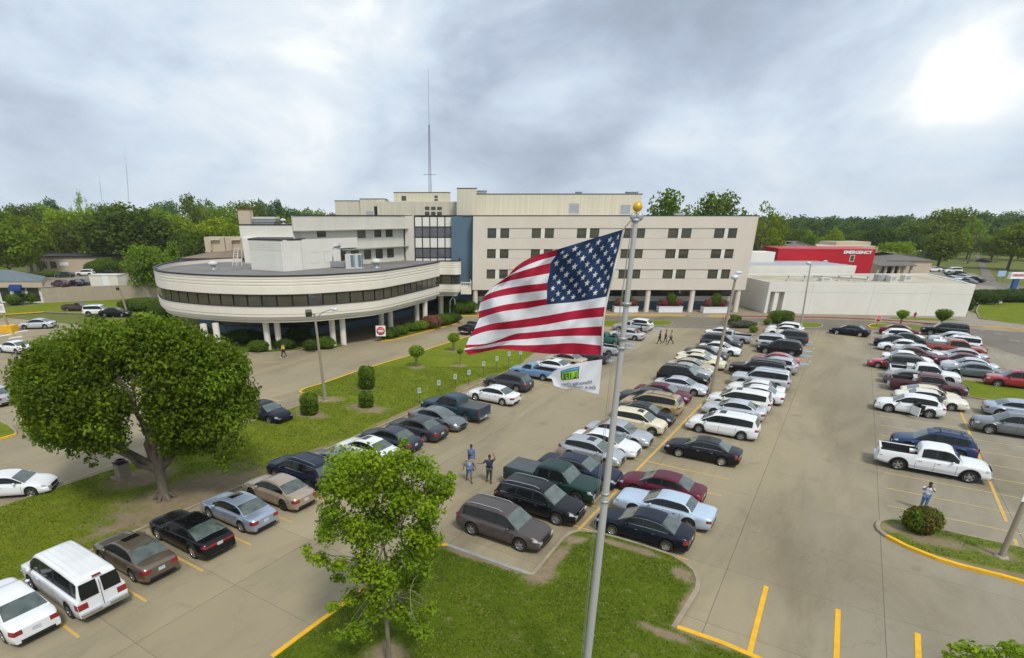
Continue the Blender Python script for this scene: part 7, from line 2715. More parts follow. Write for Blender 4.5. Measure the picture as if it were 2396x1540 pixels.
shrub('azalea', G(1010, 770), 3.2, 2.4, 1.9, M_HEDGE, 'pink flowering azalea under the curved wing', 'azalea', seed=60, dens=190, leaf=0.14, spots=M_AZAL)
# hedges at the far right and left
for i, (px, py, w_, d_, h_, lab) in enumerate(((2296, 712, 7, 5, 2.6, 'dark shrub at the right corner of the white annex'), (2330, 706, 8, 4, 2.2, 'second dark shrub right of the white annex'), (2362, 708, 9, 4, 2.4, 'third dark shrub near the white car on the street'), (2400, 708, 8, 4, 2.6, 'dark shrub at the right edge of the picture'), (2268, 729, 1.0, 1.0, 2.0, 'small upright shrub against the end of the white annex'))):
    shrub('shrub', G(px, py), w_, d_, h_, M_HEDGE2, lab, 'shrub', seed=70 + i, dens=60, leaf=0.22)
for i, (px, py, w_, d_, h_, lab) in enumerate(((34, 713, 3.0, 2.2, 1.9, 'ball shrub left of the blue door'), (75, 708, 5.0, 2.4, 2.1, 'wide shrub right of the blue door'), (228, 641, 7, 5, 3.6, 'round bush left of the leaning trunk at the far car park'), (255, 640, 9, 6, 4.6, 'bigger round bush by the leaning trunk at the far car park'), (110, 647, 13, 4, 1.4, 'low hedge along the far car park'), (160, 633, 8, 2.0, 1.0, 'low edging hedge before the beige building'))):
    shrub('shrub', G(px, py), w_, d_, h_, M_HEDGE, lab, 'shrub', seed=80 + i, dens=45, leaf=0.26, z0=0.0)


def lollipop(px, py, top, wpx, m, label, group, seed, trunks=3, kind='ball'):
    p = G(px, py)
    t = thing('small_tree', (p.x, p.y, 0.12), 0, label, 'tree', group)
    zt = at(px, top, p.y).z - 0.12
    zc = p.y * cp + (CAMH - zt) * sp
    w = wpx / FP * zc
    rng = np.random.default_rng(seed)
    h = w * 0.72
    core = MB()
    core.ball((0, 0, zt - h / 2), 1.0, 12, 0, (w * 0.36, w * 0.36, h * 0.36))
    N = int(420 * w * w) + 300
    q = rng.normal(size=(N, 3))
    q /= np.linalg.norm(q, axis=1, keepdims=True)
    C = q * rng.uniform(0.7, 1.08, (N, 1)) * np.array([w / 2, w / 2, h / 2]) + np.array([0, 0, zt - h / 2])
    if kind == 'vee':
        C[:, :2] *= (0.5 + 0.7 * (C[:, 2:3] - zt + h) / h)
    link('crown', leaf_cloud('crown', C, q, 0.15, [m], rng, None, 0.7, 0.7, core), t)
    tb = MB()
    for k in range(trunks):
        a = k * 2.1 + seed
        tb.tube([(cos(a) * 0.08, sin(a) * 0.08, -0.1), (cos(a) * 0.12, sin(a) * 0.12, zt * 0.4), (cos(a) * w * 0.22, sin(a) * w * 0.22, zt - h * 0.6)], [0.06, 0.05, 0.04], 6)
    tb.build('trunk', [M_BARK2], t)


GT = 'small clipped trees on the lawn'
lollipop(975, 861, 809, 36, M_LIME, 'small multi-stemmed clipped tree on the lawn, nearest to the bushes', GT, 3)
lollipop(1061, 824, 780, 27, M_LIME, 'small round-headed tree by the drive kerb near the flag', GT, 4)
lollipop(1076, 858, 818, 13, M_HEDGE, 'thin small-headed tree close to the flag corner', GT, 5, 1)
GP = 'pruned stubby trees by the annex kerb'
lollipop(2106, 760, 726, 27, M_LIME, 'left one of two stubby pruned trees in front of the white annex', GP, 6, 3, 'vee')
lollipop(2200, 764, 724, 36, M_HEDGE, 'right one of two stubby pruned trees in front of the white annex, bushier', GP, 7, 3, 'vee')

# white planters with azaleas before the block
GPL = 'white planters in front of the big block'
for i, (xa, xb, lab) in enumerate(((1437, 1492, 'white planter with pink azaleas nearest the flagpole'), (1541, 1596, 'white planter with pink azaleas in the middle of the three right of the flag'), (1645, 1702, 'white planter with pink azaleas nearest the leaning light pole'), (1225, 1280, 'white planter behind the flag'))):
    if i == 3: continue
    yb_ = 733 if i != 2 else 734.5
    pa, pb = G(xa, yb_), G(xb, yb_)
    t = thing('planter', ((pa.x + pb.x) / 2, pa.y + 0.7, 0.13), 0, lab, 'planter', GPL)
    w_ = (pb.x - pa.x)
    m_ = MB()
    m_.prism([(-w_ / 2, -0.7), (w_ / 2, -0.7), (w_ / 2, 0.7), (-w_ / 2, 0.7)], 0, 0.98, 0)
    m_.box(-w_ / 2 - 0.05, w_ / 2 + 0.05, -0.75, 0.75, 0.86, 1.0, 0)
    m_.box(-w_ / 2 + 0.08, w_ / 2 - 0.08, -0.62, 0.62, 1.0, 1.03, 1)
    m_.build('tub', [M_PLANT, M_SOIL], t)
    for (dx, ww, hh, mm, sp_, cat_) in ((-w_ * 0.3, 1.7, 1.25, M_HEDGE, M_AZAL, 'azalea'), (w_ * 0.3, 1.7, 1.25, M_HEDGE, M_AZAL, 'azalea'), (0.1, 1.9, 2.3, M_HEDGE, None, 'shrub')):
        s_ = shrub(cat_ if cat_ == 'azalea' else 'planted_shrub', (t.location.x + dx, t.location.y), ww, 1.2, hh, mm, {'azalea': 'pink azalea, %s one in the %s' % ('left' if dx < 0 else 'right', lab.replace(' with pink azaleas', '').replace('in the middle of the three right of the flag', 'in the middle of three')), 'shrub': 'green shrub in the %s' % lab.replace(' with pink azaleas', '').replace('in the middle of the three right of the flag', 'in the middle of three')}[cat_], cat_, seed=90 + i * 3 + int(dx), dens=220, leaf=0.12, spots=sp_, z0=1.14)

# ---- standing grass on the near lawns -----------------------------------------------------------
def inside(P, x, y):
    c = np.zeros(len(x), dtype=bool)
    n = len(P)
    for i in range(n):
        x1, y1, x2, y2 = P[i].x, P[i].y, P[(i + 1) % n].x, P[(i + 1) % n].y
        m = ((y1 > y) != (y2 > y)) & (x < (x2 - x1) * (y - y1) / (y2 - y1 + 1e-12) + x1)
        c ^= m
    return c


def grass_field(name, P, n, box, spots, mats, label, size=0.07, seed=1):
    rng = np.random.default_rng(seed)
    x = rng.uniform(box[0], box[1], n)
    y = rng.uniform(box[2], box[3], n)
    P = [Vector((p.x, p.y)) for p in P]
    if sum(P[i].x * P[(i + 1) % len(P)].y - P[(i + 1) % len(P)].x * P[i].y for i in range(len(P))) < 0: P.reverse()
    P = offset_path(P, 0.27, True)
    k = inside(P, x, y)
    for (sx, sy, rx, ry, rz) in spots:
        dx, dy = x - sx, y - sy
        u_, v_ = (dx * cos(rz) + dy * sin(rz)) / rx, (-dx * sin(rz) + dy * cos(rz)) / ry
        k &= (np.hypot(u_, v_) > rng.uniform(0.7, 1.5, n))
    x, y = x[k], y[k]
    pat = np.array([noise.noise(Vector((a * 0.55, b * 0.55, 2.0))) + 0.5 * noise.noise(Vector((a * 2.1, b * 2.1, 5.0))) for a, b in zip(x, y)])
    keep = rng.random(len(x)) < np.clip(0.62 + pat, 0.25, 1)
    x, y, pat = x[keep], y[keep], pat[keep]
    z = np.full(len(x), 0.13 + size * 0.25)
    C = np.stack([x, y, z], 1)
    N = rng.normal(size=C.shape) * np.array([1, 1, 0.5])
    mi = np.where(pat + rng.normal(size=len(x)) * 0.25 > 0.12, 1, 0)
    mi = np.where(rng.random(len(x)) < 0.05, 2, mi)
    o = link(name, leaf_cloud(name, C, N, size, mats, rng, mi, 0.5, 0.6))
    return tag(o, label, 'grass', kind='stuff')


GM = [mat('grass_blades', (0.10, 0.155, 0.008), 0.8, col2=(0.07, 0.115, 0.006), scale=0.8, spec=0.2), mat('bright_grass_blades', (0.155, 0.21, 0.012), 0.8, col2=(0.11, 0.165, 0.01), scale=0.8, spec=0.2), mat('dry_grass_blades', (0.30, 0.27, 0.12), 0.9, var=0.2)]
grass_field('grass', fg, 150000, (-8, 16, 12.5, 27), sp_fg, GM, 'short thick grass of the front lawn', 0.075, 2)
grass_field('grass', ri, 26000, (20, 34, 17, 29), sp_ri, GM, 'short grass on the right island', 0.075, 3)
lawn_near = [Vector((p.x, p.y)) for p in lawnA]
grass_field('grass', lawn_near, 330000, (-32, 8, 17, 62), sp_lawn, [mat('lawn_blades', (0.135, 0.185, 0.012), 0.8, col2=(0.10, 0.15, 0.01), scale=0.6, spec=0.2), mat('bright_lawn_blades', (0.19, 0.23, 0.018), 0.8, col2=(0.15, 0.195, 0.014), scale=0.6, spec=0.2), GM[2]], 'short grass of the long lawn', 0.09, 4)
# ------------------------------------------------------------------ street furniture, signs, flags
M_POLE = mat('weathered_pole', (0.34, 0.29, 0.21), 0.8, var=0.25, scale=1.5, stretch=(1, 1, 0.2))
M_POLEG = mat('pole_grey_paint', (0.36, 0.36, 0.37), 0.55, var=0.15, scale=1.0, stretch=(1, 1, 0.15))
M_LAMP = mat('lamp_housing', (0.62, 0.67, 0.70), 0.35, var=0.12, metal=0.2)
M_SIGNPOST = mat('sign_post', (0.12, 0.13, 0.11), 0.6, metal=0.4)
M_SIGNRED = mat('sign_red', (0.55, 0.03, 0.03), 0.6, var=0.1)


def light_pole(px, py, tx, ty, label, m, r0=0.17, r1=0.09, heads=(('arm', 1.0, 0),)):
    p = G(px, py)
    top = at(tx, ty, p.y)
    t = thing('light_pole', (p.x, p.y, 0), 0, label, 'light pole')
    d = top - Vector((p.x, p.y, 0))
    h = d.z
    m_ = MB()
    m_.tube([(0, 0, 0), (d.x * 0.5, 0, h * 0.5), (d.x, 0, h)], [r0, (r0 + r1) / 2, r1], 10)
    m_.build('pole', [m], t)
    m_ = MB()
    m_.lathe([(r0 * 2.0, 0), (r0 * 2.0, 0.1), (r0 * 1.3, 0.16)], 12)
    m_.build('base', [m], t)
    for kind, dx, dy in heads:
        if kind == 'arm':
            m_ = MB()
            e = Vector((d.x + dx * 1.0, dy, h + 0.42))
            m_.tube([(d.x, 0, h - 0.5), (d.x + dx * 0.4, dy * 0.4, h + 0.1), e], [0.045, 0.04, 0.035], 6)
            m_.build('arm', [M_GALV], t)
            m_ = MB()
            m_.ball(e + Vector((0.22 * (1 if dx > 0 else -1), 0, -0.02)), 0.42, 12, 0, (0.85, 0.40, 0.28))
            m_.build('lamp_head', [M_LAMP], t)
        elif kind == 'flood':
            m_ = MB()
            m_.bxc((d.x + dx, -0.2 + dy, h + 0.1), (0.5, 0.35, 0.55), 0.4, 0, 0.6)
            m_.tube([(d.x, 0, h - 0.1), (d.x + dx, -0.15 + dy, h + 0.1)], 0.04, 6)
            m_.build('floodlight', [M_SIGNPOST], t)
        elif kind == 'bowl':
            m_ = MB()
            m_.lathe([(0.08, 0), (0.28, 0.08), (0.34, 0.22), (0.3, 0.34), (0.14, 0.42), (0.001, 0.44)], 14, (d.x + dx, dy, h - 0.1))
            m_.build('lamp_head', [M_LAMP], t)
    return t


light_pole(762, 940, 736, 735, 'light pole on the lawn with one arm lamp and a floodlight', M_POLE, 0.15, 0.095, (('arm', 1.5, 0), ('flood', -0.45, 0)))
light_pole(1662, 926, 1721, 652, 'tall leaning light pole between the middle rows', M_POLE, 0.165, 0.10, (('bowl', -0.1, 0), ('arm', 0.55, 1.2)))
light_pole(1874, 762, 1897, 618, 'slim grey light pole in front of the white annex', M_POLEG, 0.13, 0.075, (('bowl', -0.35, 0), ('arm', 1.9, 0)))
light_pole(298, 735, 281, 676, 'pole with a dark floodlight above the oak crown at left', M_POLE, 0.2, 0.16, (('flood', -0.3, 0),))
# street lamps and utility poles far off
for (px, py, tx, ty, lab) in ((2128, 630, 2130, 590, 'curved-arm street lamp behind the clinic'),):
    light_pole(px, py, tx, ty, lab, M_POLEG, 0.14, 0.09, (('arm', 3.0, 0),))


def utility_pole(px, py, top, label, arms=2, H=None, dx=0):
    p = G(px, py)
    t = thing('utility_pole', (p.x, p.y, 0), 0, label, 'utility pole')
    h = at(px, top, p.y).z
    m_ = MB()
    m_.tube([(0, 0, 0), (dx, 0, h)], [0.24, 0.16], 8)
    m_.build('pole', [M_POLE], t)
    for k in range(arms):
        m_ = MB()
        z_ = h - 0.5 - k * 2.4
        m_.box(dx - 1.7, dx + 1.7, -0.08, 0.08, z_, z_ + 0.2)
        for q in (-1.5, -0.7, 0.7, 1.5):
            m_.tube([(dx + q, 0, z_ + 0.2), (dx + q, 0, z_ + 0.5)], 0.06, 5)
        m_.build('crossarm', [M_POLE], t)
    return Vector((p.x + dx, p.y, h))


u1 = utility_pole(436, 596, 537, 'utility pole with crossarms in front of the left wood', 2)
u2 = utility_pole(118, 640, 560, 'utility pole left of the long beige building', 1, dx=-2.0)
u3 = utility_pole(2162, 624, 556, 'grey utility pole by the far right round tree', 0, dx=1.6)
u4 = utility_pole(222, 632, 570, 'thin pole behind the long beige building', 0)
M_WIRE = mat('cable', (0.05, 0.05, 0.05), 0.6)


def cable(a, b, sag, label, r=0.03):
    a, b = Vector(a), Vector(b)
    m_ = MB()
    pts = []
    for k in range(13):
        t_ = k / 12
        pts.append(a.lerp(b, t_) - Vector((0, 0, sag * 4 * t_ * (1 - t_))))
    m_.tube(pts, r, 4)
    o = m_.build('overhead_cable', [M_WIRE])
    tag(o, label, 'cable')


cable(u1 - Vector((0, 0, 0.3)), (u1.x + 60, u1.y + 5, u1.z - 1), 1.5, 'thin overhead cable running right from the utility pole in front of the wood')
cable(u2 - Vector((0, 0, 0.3)), (u4.x, u4.y, u4.z), 1.0, 'thin overhead cable between the poles by the long beige building')


# sign poles
def sign_board(parent, c, w, h, ang, m=M_SIGNW, rows=(), t=0.03, border=None):
    s_ = MB()
    s_.bxc((0, 0, 0), (w, t, h))
    if border:
        s_.bxc((0, -t / 2 - 0.003, h / 2 - 0.03), (w, 0.004, 0.05), 0, 1)
        s_.bxc((0, -t / 2 - 0.003, -h / 2 + 0.03), (w, 0.004, 0.05), 0, 1)
    for (z_, ww, hh, mi) in rows:
        s_.bxc((0, -t / 2 - 0.004, z_), (ww, 0.004, hh), 0, mi)
    o = s_.build('sign_board', [m, M_SIGNPOST, MATS['green_sign_ink']], parent)
    o.location = c
    o.rotation_euler = (0, 0, ang)
    return o


mat('green_sign_ink', (0.22, 0.36, 0.30), 0.7, var=0.3)
mat('dull_sign_face', (0.55, 0.58, 0.56), 0.7)
GS = 'small white bay signs along the lawn kerb'
SG = [((982, 948), 908), ((1027, 919), 890), ((1065, 913), 876), ((1097, 903), 866), ((1131, 887), 846), ((1162, 870), 834), ((1190, 863), 823), ((1217, 849), 820)]
LB = ['first white bay sign, nearest, beside the covered blue-grey pickup', 'second white bay sign along the lawn', 'third white bay sign, behind the white sedan nose', 'fourth white bay sign, close to the white sedan nose', 'fifth white bay sign, on a taller dark post', 'sixth white bay sign, on a dark post by the dark crossover', 'seventh white bay sign, behind the small light blue pickup', 'eighth and farthest white bay sign, under the flag hem']
for ((px, py), top), lab in zip(SG, LB):
    p = G(px, py)
    zt = at(px, top, p.y).z
    t = thing('bay_sign', (p.x, p.y, 0.1), 0, lab, 'sign', GS)
    m_ = MB()
    m_.tube([(0, 0, 0), (0, 0, zt - 0.1)], 0.03, 6)
    m_.build('post', [M_SIGNPOST], t)
    sign_board(t, (0, -0.05, zt - 0.1 - 0.22), 0.29, 0.46, radians(8), m=MATS['dull_sign_face'], rows=((0.02, 0.17, 0.30, 2),))

# no entry sign near the columns
def round_sign(px, py, top, w, lab, kind, name='road_sign'):
    p = G(px, py)
    zt = at(px, top, p.y).z
    t = thing(name, (p.x, p.y, 0.0), 0, lab, 'sign')
    m_ = MB()
    m_.tube([(0, 0.03, 0), (0, 0.03, zt)], 0.035, 6)
    m_.build('post', [M_SIGNPOST], t)
    s_ = MB()
    if kind == 'no_entry':
        s_.bxc((0, 0, 0), (w, 0.03, w * 1.08), 0, 0)
        s_.lathe([(0.001, -0.02), (w * 0.43, -0.02), (w * 0.43, 0.0)], 24, axis='Y', m=1)
        s_.bxc((0, -0.024, 0), (w * 0.6, 0.006, w * 0.15), 0, 0)
    elif kind == 'stop':
        s_.lathe([(0.001, -0.02), (w * 0.5, -0.02), (w * 0.5, 0.0), (0.001, 0.0)], 8, axis='Y', m=1)
        s_.lathe([(w * 0.46, -0.023), (w * 0.5, -0.023)], 8, axis='Y', m=0)
    elif kind == 'yield_back':
        s_.add([(-w / 2, 0, w * 0.45), (w / 2, 0, w * 0.45), (0, 0, -w * 0.42), (-w / 2, 0.02, w * 0.45), (w / 2, 0.02, w * 0.45), (0, 0.02, -w * 0.42)], [(0, 2, 1), (3, 4, 5), (0, 1, 4, 3), (1, 2, 5, 4), (2, 0, 3, 5)], 0)
    o = s_.build('sign_board', [M_SIGNW, M_SIGNRED], t)
    o.location = (0, -0.03, zt - w * 0.5)
    if kind == 'stop':
        o.rotation_euler = (0, radians(22.5), 0)
        text_obj('lettering', 'STOP', w * 0.36, (p.x, p.y - 0.06, zt - w * 0.5), (pi / 2, 0, 0), M_SIGNW, t, ext=0.004)
    if kind == 'no_entry':
        text_obj('lettering', 'DO NOT', w * 0.15, (p.x, p.y - 0.06, zt - w * 0.5 + w * 0.2), (pi / 2, 0, 0), M_SIGNW, t, ext=0.003)
        text_obj('lettering', 'ENTER', w * 0.15, (p.x, p.y - 0.06, zt - w * 0.5 - w * 0.2), (pi / 2, 0, 0), M_SIGNW, t, ext=0.003)
    return t


round_sign(892, 800, 763, 1.3, 'square white do-not-enter sign with red disc beside the columns', 'no_entry')
round_sign(804, 801, 777, 0.9, 'back of a pale triangular yield sign beside a column pair', 'yield_back')
round_sign(1697, 762, 735, 1.0, 'red stop sign partly behind the leaning light pole', 'stop')
round_sign(2050, 766, 738, 1.0, 'red stop sign on the yellow-kerbed island near the annex', 'stop')

# white bent pole by the hedge
p = G(1053, 738)
t = thing('curved_white_pole', (p.x, p.y, 0), 0, 'bent white pole by the hedge at the end of the curved wing', 'pole')
zt = at(1060, 696, p.y).z
m_ = MB()
m_.tube([(0, 0, 0), (0, 0, zt - 0.8), (0.15, 0, zt - 0.3), (0.5, 0, zt), (0.8, 0, zt - 0.35), (0.85, 0, zt - 1.2)], 0.10, 8)
m_.build('pole', [M_PLANT], t)

# left sign pole with the yellow base block
p = G(24, 777)
t = thing('sign_pole', (p.x, p.y, 0), 0, 'pole on a yellow concrete block with a white notice at left', 'sign')
m_ = MB()
zt = at(10, 600, p.y).z
m_.tube([(0, 0, 0), (-0.8, 0, zt)], [0.16, 0.1], 8)
m_.build('pole', [M_POLE], t)
m_ = MB()
m_.box(-0.85, 0.85, -0.75, 0.75, 0, 1.0)
m_.build('base', [M_YEL], t)
zb_ = at(12, 721, p.y).z
sign_board(t, (-0.35, -0.2, zb_), 1.3, 1.3, 0.0, rows=((0.3, 0.9, 0.09, 1), (0.08, 1.0, 0.05, 1), (-0.08, 0.8, 0.05, 1), (-0.24, 0.9, 0.05, 1)))

# lamp pole with notice on the right island
p = G(2340, 1308)
t = thing('sign_pole', (p.x, p.y, 0.1), 0, 'thick grey lamp pole with a white notice at the right edge', 'light pole')
m_ = MB()
m_.tube([(0, 0, 0), (0.05, 0, 4.5), (0.1, 0, 9.0)], [0.13, 0.11, 0.09], 12)
m_.build('pole', [M_POLE], t)
m_ = MB()
m_.lathe([(0.3, 0), (0.28, 0.08), (0.16, 0.12)], 12)
m_.build('base', [M_POLE], t)
m_ = MB()
m_.ball((0.5, 0, 9.1), 0.45, 12, 0, (0.9, 0.45, 0.3))
m_.build('lamp_head', [M_LAMP], t)
zb_ = at(2392, 1150, p.y).z
sign_board(t, (0.12, -0.16, zb_ - 0.1), 0.75, 0.95, radians(-10), rows=((0.15, 0.5, 0.16, 1), (-0.06, 0.55, 0.04, 1), (-0.15, 0.5, 0.04, 1), (-0.24, 0.55, 0.04, 1)))

# emergency totem at the far right
p = G(2370, 676)
t = thing('totem_sign', (p.x, p.y, 0), 0, 'white sign with red lettering on a thick blue post at the right edge', 'sign')
zt = at(2378, 637, p.y).z
m_ = MB()
m_.box(-0.55, 0.55, -0.3, 0.3, 0, zt - 1.3)
m_.build('post', [mat('sign_blue', (0.02, 0.09, 0.25), 0.6)], t)
m_ = MB()
m_.box(-1.85, 1.85, -0.4, 0.4, zt - 1.35, zt)
m_.box(-1.95, 1.95, -0.44, 0.44, zt - 1.45, zt - 1.35)
m_.build('sign_board', [M_SIGNW], t)
o = text_obj('lettering', 'EMERGENCY', 0.68, (p.x, p.y - 0.44, zt - 0.66), (pi / 2, 0, 0), M_SIGNRED, t, ext=0.03, xs=0.8)
p = G(2338, 658)
t = thing('notice_board', (p.x, p.y, 0), 0, 'plain pale blue notice board left of the blue-posted sign', 'sign')
m_ = MB()
m_.box(-1.0, 1.0, -0.08, 0.08, 1.2, 2.6)
m_.build('sign_board', [mat('pale_blue_sign', (0.35, 0.52, 0.72), 0.6)], t)
for x in (-0.8, 0.8):
    m_ = MB()
    m_.tube([(x, 0, 0), (x, 0, 1.2)], 0.07, 6)
    m_.build('post', [M_SIGNPOST], t)

# hydrant, litter bin, wheel stops
p = G(3000 / 1.4803 + 730 * 0.15422, 745.5)
p = G(2139, 745)
t = thing('fire_hydrant', (p.x, p.y, 0.13), 0, 'dark red hydrant on the strip before the white annex', 'hydrant')
m_ = MB()
m_.lathe([(0.22, 0), (0.22, 0.06), (0.14, 0.08), (0.14, 0.6), (0.19, 0.62), (0.19, 0.68), (0.13, 0.8), (0.04, 0.86), (0.03, 0.95), (0.001, 0.96)], 12)
m_.build('barrel', [mat('hydrant_paint', (0.30, 0.05, 0.05), 0.6)], t)
m_ = MB()
m_.lathe([(0.001, -0.26), (0.07, -0.26), (0.07, 0.26), (0.001, 0.26)], 8, (0, 0, 0.5), axis='X')
m_.build('outlets', [MATS['hydrant_paint']], t)

p = G(290, 1118)
t = thing('litter_bin', (p.x, p.y, 0.12), LANE, 'square stone litter bin beside the oak', 'litter bin')
m_ = MB()
m_.box(-0.34, 0.34, -0.34, 0.34, 0, 0.92)
m_.build('body', [mat('pebble_stone', (0.34, 0.28, 0.21), 0.95, var=0.35, scale=14)], t)
m_ = MB()
m_.box(-0.36, 0.36, -0.36, 0.36, 0.92, 1.0)
m_.lathe([(0.30, 1.0), (0.30, 1.12), (0.2, 1.16), (0.19, 1.02)], 14, (0.0, 0.0, 0))
m_.build('lid', [M_BLK], t)
m_ = MB()
m_.box(-0.62, 0.62, -0.62, 0.62, -0.06, 0.0)
m_.build('slab', [M_WALK], t)
GWS = 'white wheel stops at the head of the middle rows'
WS = [(1709, 803, 45, 'topmost wheel stop in front of the white sedan by the light pole'), (1703, 812, 45, 'second wheel stop beside the beige sedans'), (1697, 818, 80, 'third wheel stop beside the beige sedans'), (1678, 829, 60, 'wheel stop just right of the leaning light pole'), (1661, 851, 40, 'wheel stop in front of the black SUV'), (1657, 862, 110, 'wheel stop turned askew in front of the light silver compact'), (1628, 873, 20, 'wheel stop under the nose of the light silver compact')]
for i, (px, py, a, lab) in enumerate(WS):
    p = G(px, py)
    m_ = MB()
    m_.prism([(-0.9, -0.09), (0.9, -0.09), (0.9, 0.09), (-0.9, 0.09)], 0, 0.06, 0)
    m_.add([(-0.9, -0.09, 0.06), (0.9, -0.09, 0.06), (0.9, 0.09, 0.06), (-0.9, 0.09, 0.06), (-0.86, -0.05, 0.13), (0.86, -0.05, 0.13), (0.86, 0.05, 0.13), (-0.86, 0.05, 0.13)], [(0, 1, 5, 4), (1, 2, 6, 5), (2, 3, 7, 6), (3, 0, 4, 7), (4, 5, 6, 7)], 0)
    o = m_.build('wheel_stop', [M_PLANT])
    o.location = (p.x, p.y, 0.005)
    o.rotation_euler = (0, 0, radians(a))
    tag(o, lab, 'wheel stop', GWS)
for i, (px, py, lab) in enumerate(((5, 767, 'leftmost white wheel stop by the yellow base block'), (29, 768, 'wheel stop right behind the yellow base block'), (50, 777, 'wheel stop right of the yellow base block'), (12, 786, 'wheel stop below the yellow base block'), (37, 791, 'wheel stop beside the white car at the oak crown'))):
    p = G(px, py)
    o = bpy.data.objects['wheel_stop'].copy()
    COL.objects.link(o)
    o.location = (p.x, p.y, 0.01)
    o.rotation_euler = (0, 0, radians(70))
    tag(o, lab, 'wheel stop', 'white wheel stops in the left car park')

# ---- flagpole and flags -----------------------------------------------------------------------
YFP = 15.0
base_ = at(1378, 1540, YFP)
topp = at(1487, 520, YFP)
fp = thing('flagpole', (topp.x, YFP, 0), 0, 'tall tapering silver flagpole with a golden ball', 'flagpole')
m_ = MB()
H_ = topp.z
m_.tube([(0, 0, 0), (0, 0, 3), (0, 0, 6.0), (0, 0, 10), (0, 0, H_)], [0.13, 0.125, 0.115, 0.088, 0.060], 20)
m_.build('pole', [mat('brushed_aluminium', (0.50, 0.50, 0.49), 0.5, metal=0.25, col2=(0.42, 0.41, 0.40), scale=1.2, stretch=(1, 1, 0.1))], fp)
m_ = MB()
for z_ in (H_ - 2.0, H_ - 2.9, H_ - 3.15, 8.0, 7.75):
    m_.lathe([(0.10, z_), (0.125, z_ + 0.01), (0.125, z_ + 0.07), (0.10, z_ + 0.08)], 14)
m_.build('collar', [M_GALV], fp)
m_ = MB()
m_.lathe([(0.07, H_), (0.10, H_ + 0.02), (0.10, H_ + 0.06), (0.05, H_ + 0.09)], 14)
m_.ball((0.09, 0, H_ + 0.12), 0.12, 12, 0, (0.8, 0.35, 0.8))
m_.ball((-0.06, 0, H_ + 0.13), 0.12, 12, 0, (0.8, 0.35, 0.8))
m_.build('truck', [M_GALV], fp)
m_ = MB()
m_.tube([(0, 0, H_ + 0.1), (0, 0, H_ + 0.34)], 0.015, 8)
m_.build('finial_rod', [M_GALV], fp)
m_ = MB()
bz = at(1492, 484, YFP)
m_.ball((0.01, 0, bz.z), 0.118, 24)
m_.build('finial_ball', [mat('gold_paint', (0.72, 0.42, 0.03), 0.3, metal=0.35, var=0.1)], fp)
m_ = MB()
for dxy in ((-0.19, -0.02), (-0.22, 0.05)):
    m_.tube([(-0.08, 0, H_ + 0.1), (dxy[0], dxy[1], H_ - 4), (dxy[0] - 0.02, dxy[1], 6), (dxy[0] + 0.03, dxy[1], 1.3)], 0.006, 5)
m_.tube([(-0.05, 0, H_ + 0.12), tuple(at(1457, 538, YFP) - Vector((topp.x, YFP, 0)))], 0.02, 6)
m_.build('halyard', [mat('old_rope', (0.33, 0.32, 0.28), 0.9)], fp)

M_FR = mat('flag_red', (0.40, 0.006, 0.035), 0.85, var=0.1, scale=2, trans=0.35)
M_FW = mat('flag_white', (0.76, 0.76, 0.80), 0.85, var=0.05, scale=2, trans=0.35)
M_FB = mat('flag_blue', (0.010, 0.033, 0.095), 0.85, var=0.15, scale=2, trans=0.25)

# seam lines of the flag: hoist -> fly, as photograph points; depth swell follows the folds
SEAMS = [
    [(1458, 537), (1395, 556), (1305, 583.5), (1262, 596), (1232, 608), (1212, 621), (1198, 634)],
    [(1452, 560), (1385, 577), (1302.8, 598.4), (1255, 612), (1222, 626), (1203, 637), (1190, 644)],
    [(1447, 583), (1378, 600), (1290, 615.3), (1245, 627), (1210, 638), (1193, 645), (1179, 653)],
    [(1441, 606), (1372, 623), (1288, 639), (1240, 648), (1198, 656), (1170, 664), (1150, 673)],
    [(1436, 628), (1366, 645), (1282.4, 661.5), (1236, 667), (1190, 674), (1155, 683), (1133, 693)],
    [(1431, 650), (1360, 667), (1281.6, 678.7), (1232, 685), (1185, 691), (1148, 699), (1124, 708)],
    [(1425, 672), (1355, 688), (1281.6, 699), (1232, 706), (1182, 713), (1146, 722), (1119, 729)],
    [(1420, 694), (1350, 706), (1282.4, 712.7), (1230, 722), (1180, 728), (1145, 737), (1121, 746)],
    [(1415, 718), (1346, 727), (1281, 738.5), (1235, 746), (1192, 752), (1150, 758), (1110, 770)],
    [(1411, 741), (1342, 748), (1281, 759), (1237, 765), (1190, 770), (1140, 775), (1098, 789)],
    [(1409, 763.5), (1340, 768), (1280, 774), (1240, 778), (1200, 783), (1145, 803), (1091, 807)],
    [(1408, 786), (1340, 786), (1282, 789), (1240, 793), (1192, 797), (1135, 808), (1088, 815)],
    [(1407, 808.8), (1342, 803), (1285, 806), (1235, 808), (1180, 808), (1125, 816), (1085, 819)],
    [(1406, 830.5), (1340, 829), (1275, 827.5), (1225, 822), (1170, 817), (1125, 825), (1097, 831)],
]
NU = 42
UB = [0, 0.2, 0.4, 0.55, 0.7, 0.85, 1.0]


def interp_row(row, u):
    for i in range(6):
        if u <= UB[i + 1] + 1e-9:
            t_ = (u - UB[i]) / (UB[i + 1] - UB[i])
            P = [Vector(row[max(i - 1, 0)]), Vector(row[i]), Vector(row[i + 1]), Vector(row[min(i + 2, 6)])]
            a, b, c, d = P
            return 0.5 * ((2 * b) + (c - a) * t_ + (2 * a - 5 * b + 4 * c - d) * t_ * t_ + (3 * b - a - 3 * c + d) * t_ ** 3)
    return Vector(row[-1])


